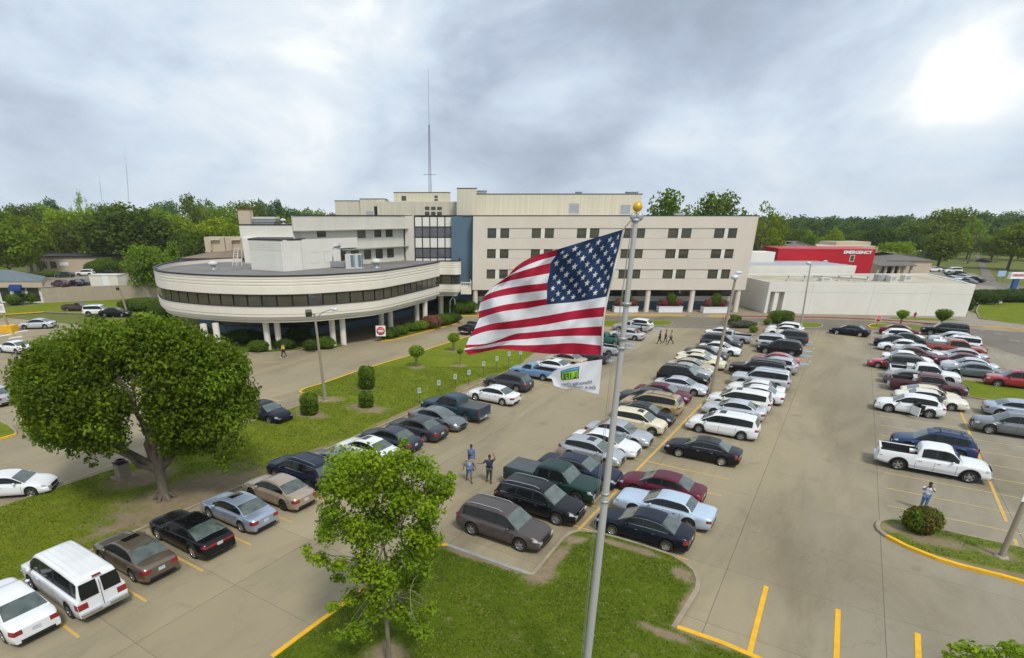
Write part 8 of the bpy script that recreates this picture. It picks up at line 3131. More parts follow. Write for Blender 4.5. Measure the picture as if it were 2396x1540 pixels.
def flag_pt(u, v):
    k = min(int(v * 13), 12)
    f = v * 13 - k
    a, b = interp_row(SEAMS[k], u), interp_row(SEAMS[k + 1], u)
    q = a.lerp(b, f)
    ph = u * 9.0 - v * 5.0 + 1.2 * sin(v * 3.1 + 0.5)
    dep = 1.15 * (0.17 * sin(ph) * u ** 0.6 + 0.10 * sin(u * 17 + v * 7.5) * (0.25 + u) + 0.07 * sin((u * 1.7 + v) * 14 + 2.0 * sin(u * 5)) * (1 - v * 0.4) + 0.045 * sin(u * 41 - v * 23) * (1 - 0.5 * u))
    dep += 0.42 * max(0, u - 0.45) ** 1.4 * (1 - v) * 3.0
    return at(q.x, q.y, YFP + 0.02 + dep)


fl = thing('national_flag', at(1458, 537, YFP), 0, 'large red, white and blue stars and stripes flag streaming from the pole', 'flag')
rows_ = []
NV = 13 * 4
m_ = MB()
for i in range(NU + 1):
    rows_.append([flag_pt(i / NU, j / NV) for j in range(NV + 1)])
vs, fs = [], []
for r in rows_: vs += r
m_.v = [tuple(p) for p in vs]
for i in range(NU):
    for j in range(NV):
        st_ = j // 4
        uu = (i + 0.5) / NU
        canton = uu < 0.4 and st_ < 7
        mi = 2 if canton else (0 if st_ % 2 == 0 else 1)
        m_.f.append((i * (NV + 1) + j, i * (NV + 1) + j + 1, (i + 1) * (NV + 1) + j + 1, (i + 1) * (NV + 1) + j))
        m_.m.append(mi)
        m_.s.append(True)
bw(m_, 'cloth', [M_FR, M_FW, M_FB], fl)
sm = MB()
for r in range(9):
    nst = 6 if r % 2 == 0 else 5
    for c in range(nst):
        uc = 0.4 * ((c * 2 + (1 if r % 2 == 0 else 2)) / 12)
        vc = (7 / 13) * ((r + 1) / 10)
        R = 0.017
        for side_ in (-1, 1):
            vs = []
            for k in range(10):
                a = pi / 2 + k * pi / 5
                rr = R if k % 2 == 0 else R * 0.40
                uu, vv = uc + cos(a) * rr * 0.98, vc - sin(a) * rr * 1.75
                p = flag_pt(max(0.0, uu), max(0, vv))
                pu = (flag_pt(max(0, uu) + 0.004, max(0, vv)) - p).cross(flag_pt(max(0, uu), max(0, vv) + 0.004) - p).normalized()
                if pu.y > 0: pu = -pu
                vs.append(p + pu * 0.012 * (1 if side_ > 0 else -1))
            cpt = sum(vs, Vector((0, 0, 0))) / 10
            sm.add([cpt] + vs, [(0, k + 1, (k + 1) % 10 + 1) for k in range(10)], 0)
bw(sm, 'stars', [M_FW], fl)
hd = MB()
hd.tube([flag_pt(0, j / 13) + Vector((0.02, 0, 0)) for j in range(14)], 0.028, 6)
bw(hd, 'heading', [M_LFRAME], fl)

# the small white flag below it, seen from behind so its print reads mirrored
W_ = [[(1409.4, 841), (1377, 845.5), (1340, 852.7), (1306, 864), (1279, 884)],
      [(1407, 868), (1375, 873), (1336, 879), (1308, 884), (1291, 886)],
      [(1404, 896), (1374, 899), (1340, 902), (1313, 901), (1296, 901)],
      [(1401.4, 922.5), (1376, 917), (1350, 909), (1322, 909), (1300, 904)]]


def wf(u, v):
    k = min(int(v * 3), 2)
    f = v * 3 - k
    def rw(row):
        i = min(int(u * 4), 3)
        t_ = u * 4 - i
        P = [Vector(row[max(i - 1, 0)]), Vector(row[i]), Vector(row[i + 1]), Vector(row[min(i + 2, 4)])]
        a, b, c, d = P
        return 0.5 * ((2 * b) + (c - a) * t_ + (2 * a - 5 * b + 4 * c - d) * t_ * t_ + (3 * b - a - 3 * c + d) * t_ ** 3)
    q = rw(W_[k]).lerp(rw(W_[k + 1]), f)
    dep = 0.05 * sin(u * 8 + v * 3) * (0.2 + u) + 0.02 * sin(u * 19 - v * 9)
    return at(q.x, q.y, YFP + dep)


wfo = thing('small_white_flag', wf(0, 0), 0, 'small white flag with a green and blue box print showing through mirrored', 'flag')
m_ = MB()
m_.grid([[wf(i / 28, j / 20) for j in range(21)] for i in range(29)], 0, True)
bw(m_, 'cloth', [M_FW], wfo)


def on_flag(mb, poly_uv, m=0, off=0.006):
    vs = []
    for (u_, v_) in poly_uv:
        p = wf(u_, v_)
        vs.append(p + Vector((0, -off, 0)))
    mb.add(vs, [tuple(range(len(vs)))], m)


M_LG = mat('print_green', (0.22, 0.45, 0.02), 0.8, var=0.1)
M_LB = mat('print_blue', (0.08, 0.30, 0.62), 0.8, var=0.1)
M_BK = mat('print_black', (0.02, 0.025, 0.02), 0.8)
M_GT = mat('print_grey', (0.13, 0.14, 0.20), 0.8)
pm = MB()


def uvrect(mb, u0, u1, v0, v1, m, off, n=6, sk=0.0):
    mb.grid([[wf(u0 + (u1 - u0) * i / n, v0 + sk * (i / n) + (v1 - v0) * j / 3) + Vector((0, -off, 0)) for j in range(4)] for i in range(n + 1)], m, True)


uvrect(pm, 0.385, 0.705, 0.10, 0.46, 2, 0.006)
uvrect(pm, 0.395, 0.70, 0.115, 0.18, 1, 0.012)
uvrect(pm, 0.40, 0.685, 0.20, 0.44, 0, 0.012)
bw(pm, 'print_box', [M_LG, M_LB, M_BK], wfo)
tp = MB()


def glyph(ch):
    L_ = {'L': [(0, 0, .22, 1), (0, 0, .8, .2)], 'I': [(.35, 0, .62, 1)], 'F': [(0, 0, .22, 1), (0, .8, .8, 1), (0, .42, .65, .6)], 'E': [(0, 0, .22, 1), (0, .8, .8, 1), (0, .42, .65, .6), (0, 0, .8, .2)]}
    return L_[ch]


for i, ch in enumerate('LIFE'):
    for (a, b, c, d) in glyph(ch):
        # first letter nearest the hoist: the print is mirrored
        u0 = 0.42 + i * 0.063
        uvrect(tp, u0 + a * 0.055, u0 + c * 0.055, 0.42 - b * 0.18, 0.42 - d * 0.18, 0, 0.020, 2)
bw(tp, 'lettering', [M_BK], wfo)


def flag_text(s_, u0, u1, vmid, hgt, nm, slope=0.0):
    cu = bpy.data.curves.new('t', 'FONT')
    cu.body = s_
    cu.size = 1.0
    cu.align_y = 'CENTER'
    cu.shear = 0.3
    cu.offset = 0.02
    t_ = bpy.data.objects.new('t', cu)
    COL.objects.link(t_)
    bpy.context.view_layer.update()
    me = bpy.data.meshes.new_from_object(t_)
    bpy.data.objects.remove(t_)
    xs_ = [v.co.x for v in me.vertices]
    x0, x1 = min(xs_), max(xs_)
    for v in me.vertices:
        f = (v.co.x - x0) / (x1 - x0)
        u_ = u0 + (u1 - u0) * f
        p = wf(u_, vmid + slope * f - v.co.y * hgt)
        v.co = p + Vector((0, -0.03, 0))
    me.materials.clear()
    me.materials.append(M_GT)
    o = link('lettering', me, wfo)
    o.location = -wfo.location
    return o


flag_text('Honoring Organ,', 0.17, 0.76, 0.60, 0.15, 'line', 0.02)
flag_text('Eye & Tissue Donors', 0.10, 0.84, 0.79, 0.15, 'line', 0.02)

# ------------------------------------------------------------------ people
M_SKIN = mat('brown_skin', (0.16, 0.08, 0.05), 0.6, var=0.1)
M_SKIN2 = mat('light_skin', (0.42, 0.25, 0.17), 0.6, var=0.1)
M_HAIR = mat('black_hair', (0.012, 0.01, 0.009), 0.6)
CL = {k: mat('cloth_' + k, c, 0.85, var=0.18, scale=6) for k, c in dict(navy=(0.015, 0.025, 0.06), grey=(0.36, 0.35, 0.37), white=(0.68, 0.68, 0.74), jeans=(0.09, 0.17, 0.32), dark=(0.02, 0.02, 0.024), yellow=(0.62, 0.45, 0.04), red=(0.42, 0.05, 0.05), pink=(0.60, 0.30, 0.24), cream=(0.55, 0.50, 0.42), charcoal=(0.05, 0.055, 0.06), blue=(0.10, 0.16, 0.34)).items()}


def skin_mesh(name, verts, edges, radii, mats):
    me = bpy.data.meshes.new(name)
    me.from_pydata([tuple(v) for v in verts], edges, [])
    o = bpy.data.objects.new(name, me)
    COL.objects.link(o)
    md = o.modifiers.new('skin', 'SKIN')
    md.use_smooth_shade = True
    for i, r in enumerate(radii):
        me.skin_vertices[0].data[i].radius = r if isinstance(r, tuple) else (r, r)
        me.skin_vertices[0].data[i].use_root = (i == 0)
    sb = o.modifiers.new('sub', 'SUBSURF')
    sb.levels = 1
    sb.render_levels = 1
    dg = bpy.context.evaluated_depsgraph_get()
    dg.update()
    m2 = bpy.data.meshes.new_from_object(o.evaluated_get(dg))
    bpy.data.objects.remove(o)
    m2.name = name
    m2.materials.clear()
    for m in mats: m2.materials.append(m)
    for p in m2.polygons: p.use_smooth = True
    return m2


def person(px, py, ang, label, top='white', bottom='dark', skin=None, s=1.0, stride=0.0, arms=((0.1, 0.05), (0.1, -0.05)), lean=0.0, pose=None, fat=1.0, sleeve=0.45, shorts=False, phone=False, loc=None, extra=None):
    """faces +x before turning; arms: per side (elbow xyz, hand xyz) offsets from the shoulder"""
    skin = skin or M_SKIN
    p = G(px, py) if loc is None else Vector(loc)
    t = thing('person', (p.x, p.y, p.z if loc else 0.0), radians(ang), label, 'person')
    t.scale = (s, s, s)
    V = Vector
    pel, wa, chs, nk, hd_, ht = V((0, 0, .94)), V((lean * .3, 0, 1.10)), V((lean * .7, 0, 1.32)), V((lean, 0, 1.49)), V((lean + .02, 0, 1.60)), V((lean + .02, 0, 1.70))
    pts = [pel, wa, chs, nk, hd_, ht]
    rad = [(.10 * fat, .085 * fat), (.09 * fat, .075 * fat), (.10 * fat, .08), .05, (.078, .088), (.062, .07)]
    ed = [(0, 1), (1, 2), (2, 3), (3, 4), (4, 5)]
    # legs
    legs = []
    for sg in (1, -1):
        st = stride * sg
        h = V((0, .09 * sg, .90))
        kn = V((st * .28 + .03, .095 * sg, .50 + abs(st) * .01))
        an_ = V((st * .52 - (0.08 if st < 0 else 0), .10 * sg, .09 + (0.07 if st < 0 else 0)))
        toe = an_ + V((.16, .02 * sg, -.05 - (0.03 if st < 0 else 0)))
        i = len(pts)
        pts += [h, kn, an_, toe]
        rad += [.085 * fat, .058, .038, (.038, .03)]
        ed += [(0, i), (i, i + 1), (i + 1, i + 2), (i + 2, i + 3)]
        legs.append((h, kn, an_, toe))
    al = []
    for sg, a in zip((1, -1), arms):
        sh = chs + V((0, .185 * sg, .09))
        el = sh + V(a[0])
        ha = sh + V(a[1])
        d = (ha - el).normalized()
        i = len(pts)
        pts += [sh, el, ha]
        rad += [.052, .040, .028]
        ed += [(2, i), (i, i + 1), (i + 1, i + 2)]
        pm_ = ha + d * .06
        pts.append(pm_)
        rad.append((.036, .02))
        ed.append((i + 2, i + 3))
        sd = d.cross(V((0, 0, 1)))
        sd = sd.normalized() if sd.length > 0.1 else V((0, 1, 0))
        for f, ln in ((-1.5, .055), (-.5, .07), (.5, .075), (1.5, .065)):
            j = len(pts)
            pts.append(pm_ + sd * (.014 * f) + d * .03)
            pts.append(pm_ + sd * (.015 * f) + d * (.03 + ln))
            rad += [.009, .008]
            ed += [(i + 3, j), (j, j + 1)]
        j = len(pts)
        pts.append(ha + sd * .05 + d * .05)
        rad.append(.010)
        ed.append((i + 2, j))
        al.append((sh, el, ha))
    link('body', skin_mesh('body', pts, ed, rad, [skin]), t)
    # shirt
    g = 1.14
    P = [pel + V((0, 0, .02)), wa, chs, nk - V((0, 0, .07))]
    R = [(.16 * fat, .14 * fat), (.15 * fat, .14 * fat), (.18 * fat, .155), .075]
    E_ = [(0, 1), (1, 2), (2, 3)]
    for (sh, el, ha) in al:
        i = len(P)
        P += [sh, sh.lerp(el, min(1, sleeve * 2))]
        R += [.068, .056]
        E_ += [(2, i), (i, i + 1)]
        if sleeve > 0.5:
            P.append(el.lerp(ha, (sleeve - .5) * 2 * 0.9))
            R.append(.042)
            E_.append((i + 1, i + 2))
    link('shirt', skin_mesh('shirt', P, E_, R, [CL[top]]), t)
    P = [pel - V((0, 0, .0))]
    R = [(.145 * fat, .125 * fat)]
    E_ = []
    for (h, kn, an_, toe) in legs:
        i = len(P)
        P += [h, kn if not shorts else h.lerp(kn, 1.0)]
        R += [.098 * fat, .072]
        E_ += [(0, i), (i, i + 1)]
        P.append(kn.lerp(an_, 0.35 if shorts else 0.95))
        R.append(.056)
        E_.append((i + 1, i + 2))
    link('trousers', skin_mesh('trousers', P, E_, R, [CL[bottom]]), t)
    m_ = MB()
    m_.ball(ht + V((-.028, 0, .0)), 1, 12, 0, (.098, .088, .092))
    m_.ball(hd_ + V((-.06, 0, .03)), 1, 10, 0, (.055, .075, .085))
    m_.build('hair', [M_HAIR], t)
    m_ = MB()
    for sg in (1, -1):
        m_.ball(hd_ + V((.082, .03 * sg, .045)), .011, 6, 0)
    m_.ball(hd_ + V((.092, 0, .01)), 1, 6, 1, (.016, .012, .022))
    m_.ball(hd_ + V((.082, 0, -.03)), 1, 6, 2, (.008, .024, .007))
    for sg in (1, -1):
        m_.ball(hd_ + V((0.0, .083 * sg, .02)), 1, 6, 1, (.018, .01, .03))
    m_.build('face', [M_BLK, skin, mat('lips', (0.2, 0.05, 0.05), 0.5)], t)
    m_ = MB()
    for (h, kn, an_, toe) in legs:
        m_.ball((an_ + toe) / 2 + V((.0, 0, -.02)), 1, 8, 0, (.135, .05, .045))
    m_.build('shoes', [M_BLK if top != 'yellow' else M_SIGNW], t)
    if phone:
        m_ = MB()
        c = (al[0][2] + al[1][2]) / 2 + V((.09, 0, .05))
        m_.bxc(c, (.012, .15, .08))
        o = m_.build('phone', [M_BLK])
        Mx = Matrix.Translation(t.location) @ Matrix.Rotation(radians(ang), 4, 'Z') @ Matrix.Scale(s, 4)
        o.matrix_world = Mx
        tag(o, 'small camera or phone held up by the woman behind the shrub', 'phone')
    return t


DOWN = ((0.02, .03, -.29), (.08, .04, -.53))
DOWNr = ((0.02, -.03, -.29), (.08, -.04, -.53))
person(1097.5, 1127, -80, 'woman in a light grey shirt and cropped jeans walking, nearest of three in the aisle', 'grey', 'jeans', s=1.06, stride=0.35, arms=(((-.03, .09, -.28), (.02, .17, -.50)), ((-.03, -.09, -.28), (.02, -.17, -.50))), shorts=True, fat=1.15)
person(1102, 1098, -75, 'man in a blue and white striped polo walking behind the grey-shirted woman', 'blue', 'jeans', s=1.0, stride=0.25, arms=(DOWN, DOWNr))
person(1144, 1129, -85, 'woman in navy shirt, one hand to her head, the other stretched out', 'navy', 'charcoal', s=1.07, stride=0.12, arms=(((0.08, .14, .10), (-.02, .06, .33)), ((0.12, -.24, -.12), (.18, -.46, -.08))), fat=1.2)
st_ = MB()
person(665, 838, 150, 'person in a yellow top and black trousers walking by the path', 'yellow', 'dark', s=1.05, stride=0.5, arms=(DOWN, DOWNr), fat=1.2, sleeve=0.9)
person(1542, 805, 170, 'woman in black, left of three people crossing the far aisle', 'dark', 'dark', s=1.0, stride=0.45, arms=(((.1, .05, -.27), (.25, .05, -.4)), DOWNr), sleeve=0.5)
person(1556, 801, 170, 'person in a red top between the woman in black and the man in pale shirt', 'red', 'dark', s=0.96, stride=0.35, arms=(DOWN, DOWNr))
person(1568, 806, 185, 'man in pale shirt and dark trousers striding, right of three people', 'cream', 'dark', skin=M_SKIN2, s=1.03, stride=0.75, arms=(((-.08, .05, -.28), (.0, .05, -.5)), ((.08, -.05, -.27), (.2, -.05, -.46))))
person(1494, 796, 200, 'person in pink stooping beside the silver sedan at the far end', 'pink', 'dark', skin=M_SKIN2, s=0.95, stride=0.2, lean=0.22, arms=(((.12, .04, -.26), (.3, .02, -.4)), ((.12, -.04, -.26), (.3, -.02, -.4))))
person(1499, 791, 190, 'person in black standing close behind the stooping person in pink', 'dark', 'dark', s=1.0, stride=0.2, lean=0.1, arms=(((.12, .04, -.26), (.3, .02, -.35)), DOWNr))
person(2157, 1194, -128, 'woman in white top and jeans holding a camera to her face', 'white', 'jeans', s=1.0, stride=0.05, arms=(((.14, .10, -.12), (.20, -.13, .17)), ((.14, -.10, -.12), (.20, .13, .17))), fat=1.15, phone=True, sleeve=0.4)
p_ = G(2193, 972)
person(2192, 968, 60, 'person in dark clothes leaning into the open door of the white crossover', 'charcoal', 'jeans', s=0.98, stride=0.1, lean=0.25, arms=(((.2, .04, -.15), (.4, .02, -.15)), ((.2, -.04, -.15), (.4, -.02, -.15))))

# belongings in the beds of pickups
def cooler(px, py, z, lab):
    p = G(px, py, z)
    t = thing('cooler', (p.x, p.y, 0.80), radians(-34), lab, 'cool box')
    m_ = MB()
    m_.box(-0.3, 0.3, -0.2, 0.2, 0, 0.32)
    m_.build('box', [M_SIGNRED], t)
    m_ = MB()
    m_.box(-0.32, 0.32, -0.22, 0.22, 0.32, 0.44)
    m_.build('lid', [M_SIGNW], t)


cooler(2142, 1056, 1.15, 'small red cool box with a white lid in the bed of the nearest white pickup')
for (px, py, lab) in ((2131, 855, 'white toolbox across the bed of the far white pickup'), (2147, 883, 'white toolbox across the bed of the maroon pickup')):
    p = G(px, py, 1.3)
    t = thing('toolbox', (p.x, p.y, 0.82), radians(-34), lab, 'toolbox')
    m_ = MB()
    m_.box(-0.3, 0.3, -0.75, 0.75, 0, 0.5)
    m_.build('box', [M_PLANT], t)
    m_ = MB()
    m_.box(-0.32, 0.32, -0.78, 0.78, 0.5, 0.58)
    m_.build('lid', [M_LFRAME], t)
# ------------------------------------------------------------------ the parked cars
IN, OUT = 146.2, -33.8
R1 = 'cars parked along the lawn kerb'
R2 = 'cars parked in the left half of the middle double row'
R3 = 'cars parked in the right half of the middle double row'
R4 = 'cars parked in the left half of the right double row'
R5 = 'cars parked in the right half of the right double row'
FAR = 'cars parked in the distance'
CARS = [
    # first row, from the bottom left corner towards the buildings
    ('sedan', 'white', 20, 1384, IN, 'white sedan cut by the left edge, parked beside the long white passenger van', R1),
    ('van', 'white', 171, 1306, IN, 'long white passenger van with ribbed roof and dark side windows', R1),
    ('sedan_roof', 'bronze', 313, 1262, IN, 'brown-bronze sedan with sunroof between the white van and the shiny black sedan', R1),
    ('muscle', 'black', 448, 1213, IN, 'glossy black sedan with full-width red tail light bar and chrome wheels', R1),
    ('sedan_roof', 'bluesilver', 560, 1162, IN, 'silver-blue sedan with dark sunroof next to the glossy black sedan', R1),
    ('sedan_steel', 'champ', 656, 1118, IN, 'champagne tan sedan with dark wheels behind the silver-blue sedan', R1),
    ('suv_chrome', 'dblue', 722, 1070, IN, 'dark navy SUV with silver roof bars, half behind the young tree', R1),
    ('sedan', 'grey', 786, 1056, IN, 'grey sedan squeezed between the navy SUV and a white sedan with sunroof', R1),
    ('sedan_roof', 'pearl', 866, 1026, IN, 'pearl white sedan with sunroof, tail just above the young tree', R1),
    ('sedan_chrome', 'slate', 920, 1002, IN, 'dark blue-grey sedan with chrome window line, beside the pearl white sedan', R1),
    ('sedan', 'dgrey', 983, 978, IN, 'charcoal sedan with rear spoiler, nose to the lawn', R1),
    ('sedan', 'grey', 1016, 953, OUT, 'grey sedan backed in with its headlights towards the aisle beside the teal-blue pickup', R1),
    ('pickup_cover', 'steel', 1062, 922, IN, 'blue-grey crew cab pickup with a flat dark cover on its bed', R1),
    ('sedan_chrome', 'white', 1163, 903, IN, 'bright white sedan between the covered blue-grey pickup and a dark crossover', R1),
    ('xover', 'dgrey', 1203, 872, IN, 'dark charcoal crossover beside the faded light blue pickup', R1),
    ('small_pickup', 'sky', 1247, 848, IN, 'small faded light blue pickup with open bed', R1),
    ('sedan_roof', 'white', 1298, 840, IN, 'white sedan just behind the small light blue pickup', R1),
    ('sedan', 'tan', 1330, 825, IN, 'pale tan sedan under the lower edge of the big flag', R1),
    ('small_pickup', 'dgrey', 1374, 814, IN, 'dark pickup mostly hidden behind the lower hem of the big flag', R1),
    ('small_pickup', 'lsilver', 1402, 797, IN, 'silver pickup tail just right of the flag hem', R1),
    ('small_pickup', 'teal', 1418, 777, IN, 'teal green pickup left of the flagpole', R1),
    ('sedan', 'lsilver', 1474, 768, IN, 'silver sedan seen right behind the flagpole at the far end', R1),
    ('small_pickup', 'silver', 1476, 750, IN, 'silver pickup with extended cab at the far end behind the flagpole', R1),
    ('xover', 'white', 1500, 745, IN, 'white crossover with tall red tail lights at the end of the first row', R1),
    # middle row, left half (noses to the yellow divider)
    ('suv', 'taupe', 1151, 1175, OUT, 'brown-grey SUV with silver roof rails, nearest in the middle row', R2),
    ('suv_chrome', 'black', 1237, 1124, OUT, 'black SUV with chrome window line beside the brown-grey SUV', R2),
    ('pickup_cover', 'green', 1300, 1083, OUT, 'dark green crew cab pickup with covered bed', R2),
    ('boat', 'dblue', 1346, 1067, OUT, 'long navy blue sedan between the dark green pickup and a silver hatchback', R2),
    ('hatch', 'silver', 1369, 1023, OUT, 'silver hatchback with sunroof behind the navy blue sedan', R2),
    ('sedan', 'white', 1408, 1007, OUT, 'white sedan crossed by the flagpole in the middle row', R2),
    ('sedan', 'silver', 1441, 985, OUT, 'silver-grey sedan crossed by the flagpole, next to the cream box-shaped hatchback', R2),
    ('boxcar', 'cream', 1480, 957, OUT, 'cream box-shaped hatchback with dark sunroof', R2),
    ('sedan_chrome', 'black', 1500, 942, OUT, 'black sedan between the cream box-shaped hatchback and the gold minivan', R2),
    ('minivan_rack', 'gold', 1549, 920, IN, 'gold minivan with roof rack and red tail lights towards the divider', R2),
    ('sedan', 'dgrey', 1524, 909, IN, 'dark grey sedan tucked behind the gold minivan', R2),
    ('sedan', 'burg', 1545, 897, OUT, 'burgundy sedan with its nose to the divider behind the gold minivan', R2),
    ('sedan', 'lsilver', 1588, 881, OUT, 'light silver compact sedan beside the burgundy sedan', R2),
    ('suv', 'black', 1585, 854, OUT, 'black SUV with bright headlights beside the light silver compact', R2),
    ('sedan', 'silver', 1602, 849, OUT, 'grey-silver sedan just behind the black SUV in the middle row', R2),
    ('sedan', 'tan', 1612, 838, OUT, 'tan sedan, nearest of three beige sedans in the middle row', R2),
    ('boat', 'cream', 1635, 828, OUT, 'beige square-roofed sedan, second of three beige sedans', R2),
    ('sedan', 'ivory', 1632, 818, OUT, 'ivory sedan, farthest of three beige sedans in the middle row', R2),
    ('sedan', 'dgrey', 1648, 809, OUT, 'dark sedan between the ivory sedan and a white sedan by the light pole', R2),
    ('sedan', 'white', 1680, 799, OUT, 'white sedan crossed by the top part of the leaning light pole', R2),
    ('suv', 'dgrey', 1677, 780, OUT, 'dark grey SUV beside the silver open pickup near the far end', R2),
    ('small_pickup', 'silver', 1712, 772, IN, 'silver pickup with empty open bed pointing away from the divider', R2),
    ('sedan', 'white', 1690, 766, OUT, 'white sedan hidden behind the silver open pickup at the end of the middle row', R2),
    # middle row, right half
    ('sedan_chrome', 'navy', 1527, 1201, IN, 'dark navy sedan with chrome wheels, nearest car right of the flagpole', R3),
    ('boat', 'lblue', 1574, 1157, IN, 'pale sky blue long sedan next to the dark navy sedan', R3),
    ('sedan', 'burg', 1567, 1110, IN, 'burgundy sedan behind the pale blue long sedan', R3),
    ('sedan_chrome', 'black', 1662, 1027, IN, 'black sedan with an empty bay in front, right of the yellow divider', R3),
    ('minivan', 'white', 1722, 968, IN, 'big white minivan with dark side glass and open sunroof', R3),
    ('sedan', 'lsilver', 1732, 937, IN, 'silver sedan behind the big white minivan', R3),
    ('minivan', 'pearl', 1757, 913, IN, 'white people carrier with sunroof between two silver-white sedans', R3),
    ('sedan', 'white', 1780, 902, IN, 'white sedan hidden behind the white people carrier', R3),
    ('sedan', 'pearl', 1782, 890, IN, 'white sloping-roofed sedan in front of the long silver-white SUV', R3),
    ('bigsuv', 'lsilver', 1805, 864, IN, 'long silver-white SUV with roof rails and dark rear windows', R3),
    ('bigsuv', 'black', 1796, 841, IN, 'large black SUV beside the long silver-white SUV', R3),
    ('xover', 'silver', 1828, 836, IN, 'silver crossover peeking out behind the large black SUV', R3),
    ('sedan', 'red', 1826, 826, IN, 'cherry red sedan behind the large black SUV', R3),
    ('suv', 'black', 1845, 796, IN, 'black three-row SUV with bright wheels near the blue parking marks', R3),
    ('oldsuv', 'lsilver', 1808, 782, OUT, 'boxy silver-white SUV with roof rack facing the aisle', R3),
    ('oldsuv', 'dgrey', 1862, 773, IN, 'dark grey old SUV next to the boxy silver-white SUV', R3),
    ('sedan', 'white', 1845, 762, IN, 'white sedan near the end of the row before the trimmed hedge', R3),
    ('xover', 'pearl', 1851, 754, IN, 'white crossover, last car of the row before the trimmed hedge', R3),
    # right double row, left half
    ('pickup', 'white', 2196, 1041, OUT, 'white crew cab pickup with open black bed, nearest in the right row', R4),
    ('xover_rails', 'blue', 2219, 1010, IN, 'blue crossover with black roof rails behind the white crew cab pickup', R4),
    ('xover', 'white', 2156, 925, IN, 'white crossover with its rear door standing open', R4),
    ('boat', 'ivory', 2172, 912, OUT, 'ivory long sedan just behind the white crossover with the open door', R4),
    ('coupe', 'cream', 2172, 902, OUT, 'pale yellow coupe beside the maroon pickup', R4),
    ('pickup', 'maroon', 2182, 875, OUT, 'maroon pickup with a toolbox in its bed', R4),
    ('sedan', 'grey', 2133, 866, OUT, 'grey sedan squeezed between the maroon and the white pickups', R4),
    ('pickup', 'white', 2172, 850, OUT, 'white pickup with a toolbox behind the cab, in the far part of the right row', R4),
    ('suv', 'dgrey', 2124, 832, OUT, 'dark grey SUV behind the far white pickup', R4),
    ('coupe', 'red', 2103, 834, IN, 'bright red coupe nosing out beside the dark grey SUV', R4),
    ('sedan', 'white', 2119, 821, OUT, 'white sedan between the bright red coupe and a two-tone maroon sedan', R4),
    ('sedan', 'maroon', 2136, 812, OUT, 'maroon sedan in the far part of the right row', R4),
    ('sedan', 'lsilver', 2149, 806, OUT, 'light silver sedan mostly hidden behind the maroon sedan', R4),
    ('sedan', 'white', 2122, 795, IN, 'white sedan with black side windows facing the wide aisle', R4),
    ('sedan', 'navy', 2095, 785, OUT, 'dark blue sedan in front of a green-black sedan near the far end', R4),
    ('sedan', 'green', 2122, 779, OUT, 'green-black sedan near the far end of the right row', R4),
    ('xover', 'white', 2106, 769, OUT, 'white crossover second from the far end of the right row', R4),
    ('sedan', 'burg', 2103, 759, OUT, 'wine red sedan, last car at the far end of the right row', R4),
    # right double row, right half
    ('bigsuv', 'black', 2232, 755, IN, 'big black SUV with a chrome window line parked by the pavement', R5),
    ('xover', 'lsilver', 2244, 777, IN, 'silver crossover next to the big black SUV', R5),
    ('oldsuv', 'white', 2262, 786, IN, 'white boxy SUV behind the rust-red pickup', R5),
    ('pickup_cover', 'orange', 2244, 794, OUT, 'rust-red crew cab pickup facing right', R5),
    ('sedan', 'silver', 2262, 816, IN, 'silver sedan beside the rust-red pickup', R5),
    ('sedan', 'burg', 2262, 827, IN, 'burgundy sedan between two silver sedans in the right-hand row', R5),
    ('sedan', 'lsilver', 2282, 838, IN, 'light silver sedan in front of the burgundy one, right-hand row', R5),
    ('sedan', 'ggreen', 2290, 849, IN, 'grey-green sedan beside the grass island', R5),
    ('oldsuv', 'red', 2412, 868, IN, 'red SUV cut by the right edge of the picture', R5),
    ('sedan', 'bluesilver', 2385, 936, OUT, 'blue-silver sedan at the right edge below the grass island', R5),
    ('suv_chrome', 'grey', 2415, 970, IN, 'grey SUV cut by the right edge, nose towards the aisle', R5),
    # on the move or elsewhere
    ('sedan_chrome', 'navy', 1999, 760, 138, 'dark navy sedan driving across the empty aisle near the red kerb', None),
    ('small_pickup', 'black', 1104, 752, 60, 'black pickup driving along the drive beside the flag', None),
    ('sedan', 'navy', 612, 938, -33, 'dark blue car on the left drive half hidden by the oak', None),
    ('coupe', 'white', 6, 1106, 10, 'white coupe on the left drive cut by the left edge', None),
    ('sedan', 'lsilver', 89, 745, 190, 'silver sedan left of the oak crown near the yellow pole base', None),
    ('small_pickup', 'brown', 181, 707, 0, 'dark brown pickup parked along the fence verge', None),
    ('oldsuv', 'white', 218, 713, 5, 'white SUV behind the dark brown pickup by the verge', None),
    ('sedan', 'black', 262, 719, 5, 'black car just showing above the oak crown', None),
    ('sedan', 'white', 34, 797, 160, 'white car peeping out at the upper left of the oak crown', None),
    ('sedan', 'silver', -14, 905, 150, 'silver car cut by the left edge beside the oak crown', None),
]
random.seed(11)
for c in CARS:
    carpx(*c)
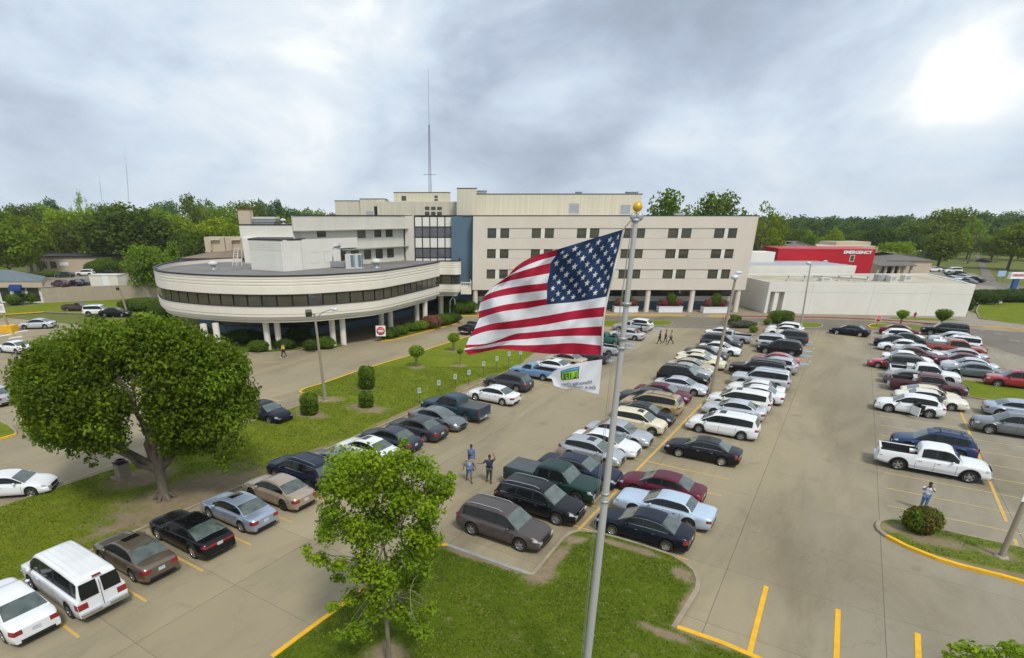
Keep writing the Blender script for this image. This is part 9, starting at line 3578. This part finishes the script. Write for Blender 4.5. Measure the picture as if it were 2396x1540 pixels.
FARC = [
    ('oldsuv', 'white', 204, 630, 190, 'white SUV in front of the long beige building at left'),
    ('sedan', 'green', 152.6, 636, 200, 'dark green car left of the white SUV by the beige building'),
    ('sedan', 'navy', 252, 631, 190, 'dark blue car right of the white SUV by the beige building'),
    ('xover', 'maroon', 143, 654, 160, 'dark red car, left of three cars by the pale trailer'),
    ('sedan', 'navy', 176, 654, 160, 'dark car, middle of three cars by the pale trailer'),
    ('sedan', 'grey', 197, 652, 160, 'grey car nearest to the pale trailer'),
    ('suv', 'dgrey', 277, 609, 190, 'dark SUV beside the round bushes of the far left car park'),
    ('sedan', 'white', 280, 619, 190, 'white car just below the dark SUV by the round bushes'),
    ('sedan', 'white', 26, 644, 200, 'white car behind the blue-grey roof at the left edge'),
    ('minivan', 'white', 110, 680, 0, 'white van roof showing above the fence'),
    ('sedan', 'white', 2187, 624, 175, 'pale car alone under the big tree at the far right'),
    ('oldsuv', 'white', 2237, 625, 175, 'white SUV at the far right street end'),
    ('sedan', 'black', 2241, 633, 175, 'black car just in front of the far white SUV'),
    ('sedan', 'silver', 2143, 640, 170, 'silver car near the clinic porch'),
    ('suv', 'dgrey', 2170, 644, 175, 'dark SUV right of the clinic porch'),
    ('sedan', 'lsilver', 2212, 648, 110, 'silver car at the left of the far right cluster'),
    ('sedan', 'white', 2231, 645, 110, 'white car in the middle of the far right cluster'),
    ('sedan', 'sky', 2241, 654, 105, 'blue car at the front of the far right cluster'),
    ('sedan', 'ggreen', 2266, 651, 105, 'grey-green car right of the blue car in the far cluster'),
    ('sedan', 'lsilver', 2254, 641, 120, 'light silver car at the back of the far right cluster'),
    ('sedan', 'navy', 2283, 647, 120, 'dark blue car at the right end of the far cluster'),
    ('sedan', 'black', 2306, 604, 90, 'dark car driving on the far street between trees'),
    ('sedan', 'white', 2314, 694, 175, 'white car on the street behind the hedge'),
]
for c in FARC:
    carpx(*c, group=FAR)
# open rear door of the white crossover
for o in list(bpy.data.objects):
    if o.get('label', '') == 'white crossover with its rear door standing open':
        d_ = MB()
        d_.bxc((0, 0, 0), (0.98, 0.07, 0.72))
        dr = d_.build('rear_door', [PAINT['white']], o)
        # hinge at the B pillar on the near side, swung out
        a = radians(58)
        dr.location = (-0.10 - 0.49 * cos(a), 0.93 + 0.49 * sin(a), 0.62)
        dr.rotation_euler = (0, 0, pi - a)
        g_ = MB()
        g_.bxc((0.05, 0, 0.55), (0.75, 0.03, 0.40))
        fr_ = g_.build('window', [M_GLASS], dr)
        k_ = MB()
        k_.box(-1.0, -0.12, 0.70, 0.955, 0.36, 1.02)
        k_.build('door_opening', [M_BLK], o)

# ------------------------------------------------------------------ air
hz = MB()
hz.box(-1500, 1500, -60, 1400, -1.2, 75)
hm = bpy.data.materials.new('haze_air')
hm.use_nodes = True
nt = hm.node_tree
nt.nodes.clear()
ho = nt.nodes.new('ShaderNodeOutputMaterial')
pv = nt.nodes.new('ShaderNodeVolumePrincipled')
pv.inputs['Color'].default_value = (0.88, 0.93, 0.97, 1)
pv.inputs['Density'].default_value = 0.00015
pv.inputs['Anisotropy'].default_value = 0.2
nt.links.new(pv.outputs[0], ho.inputs['Volume'])
if HAZE:
    ob_ = hz.build('haze', [hm])
    tag(ob_, 'thin pale air over the whole scene', 'haze', kind='stuff')
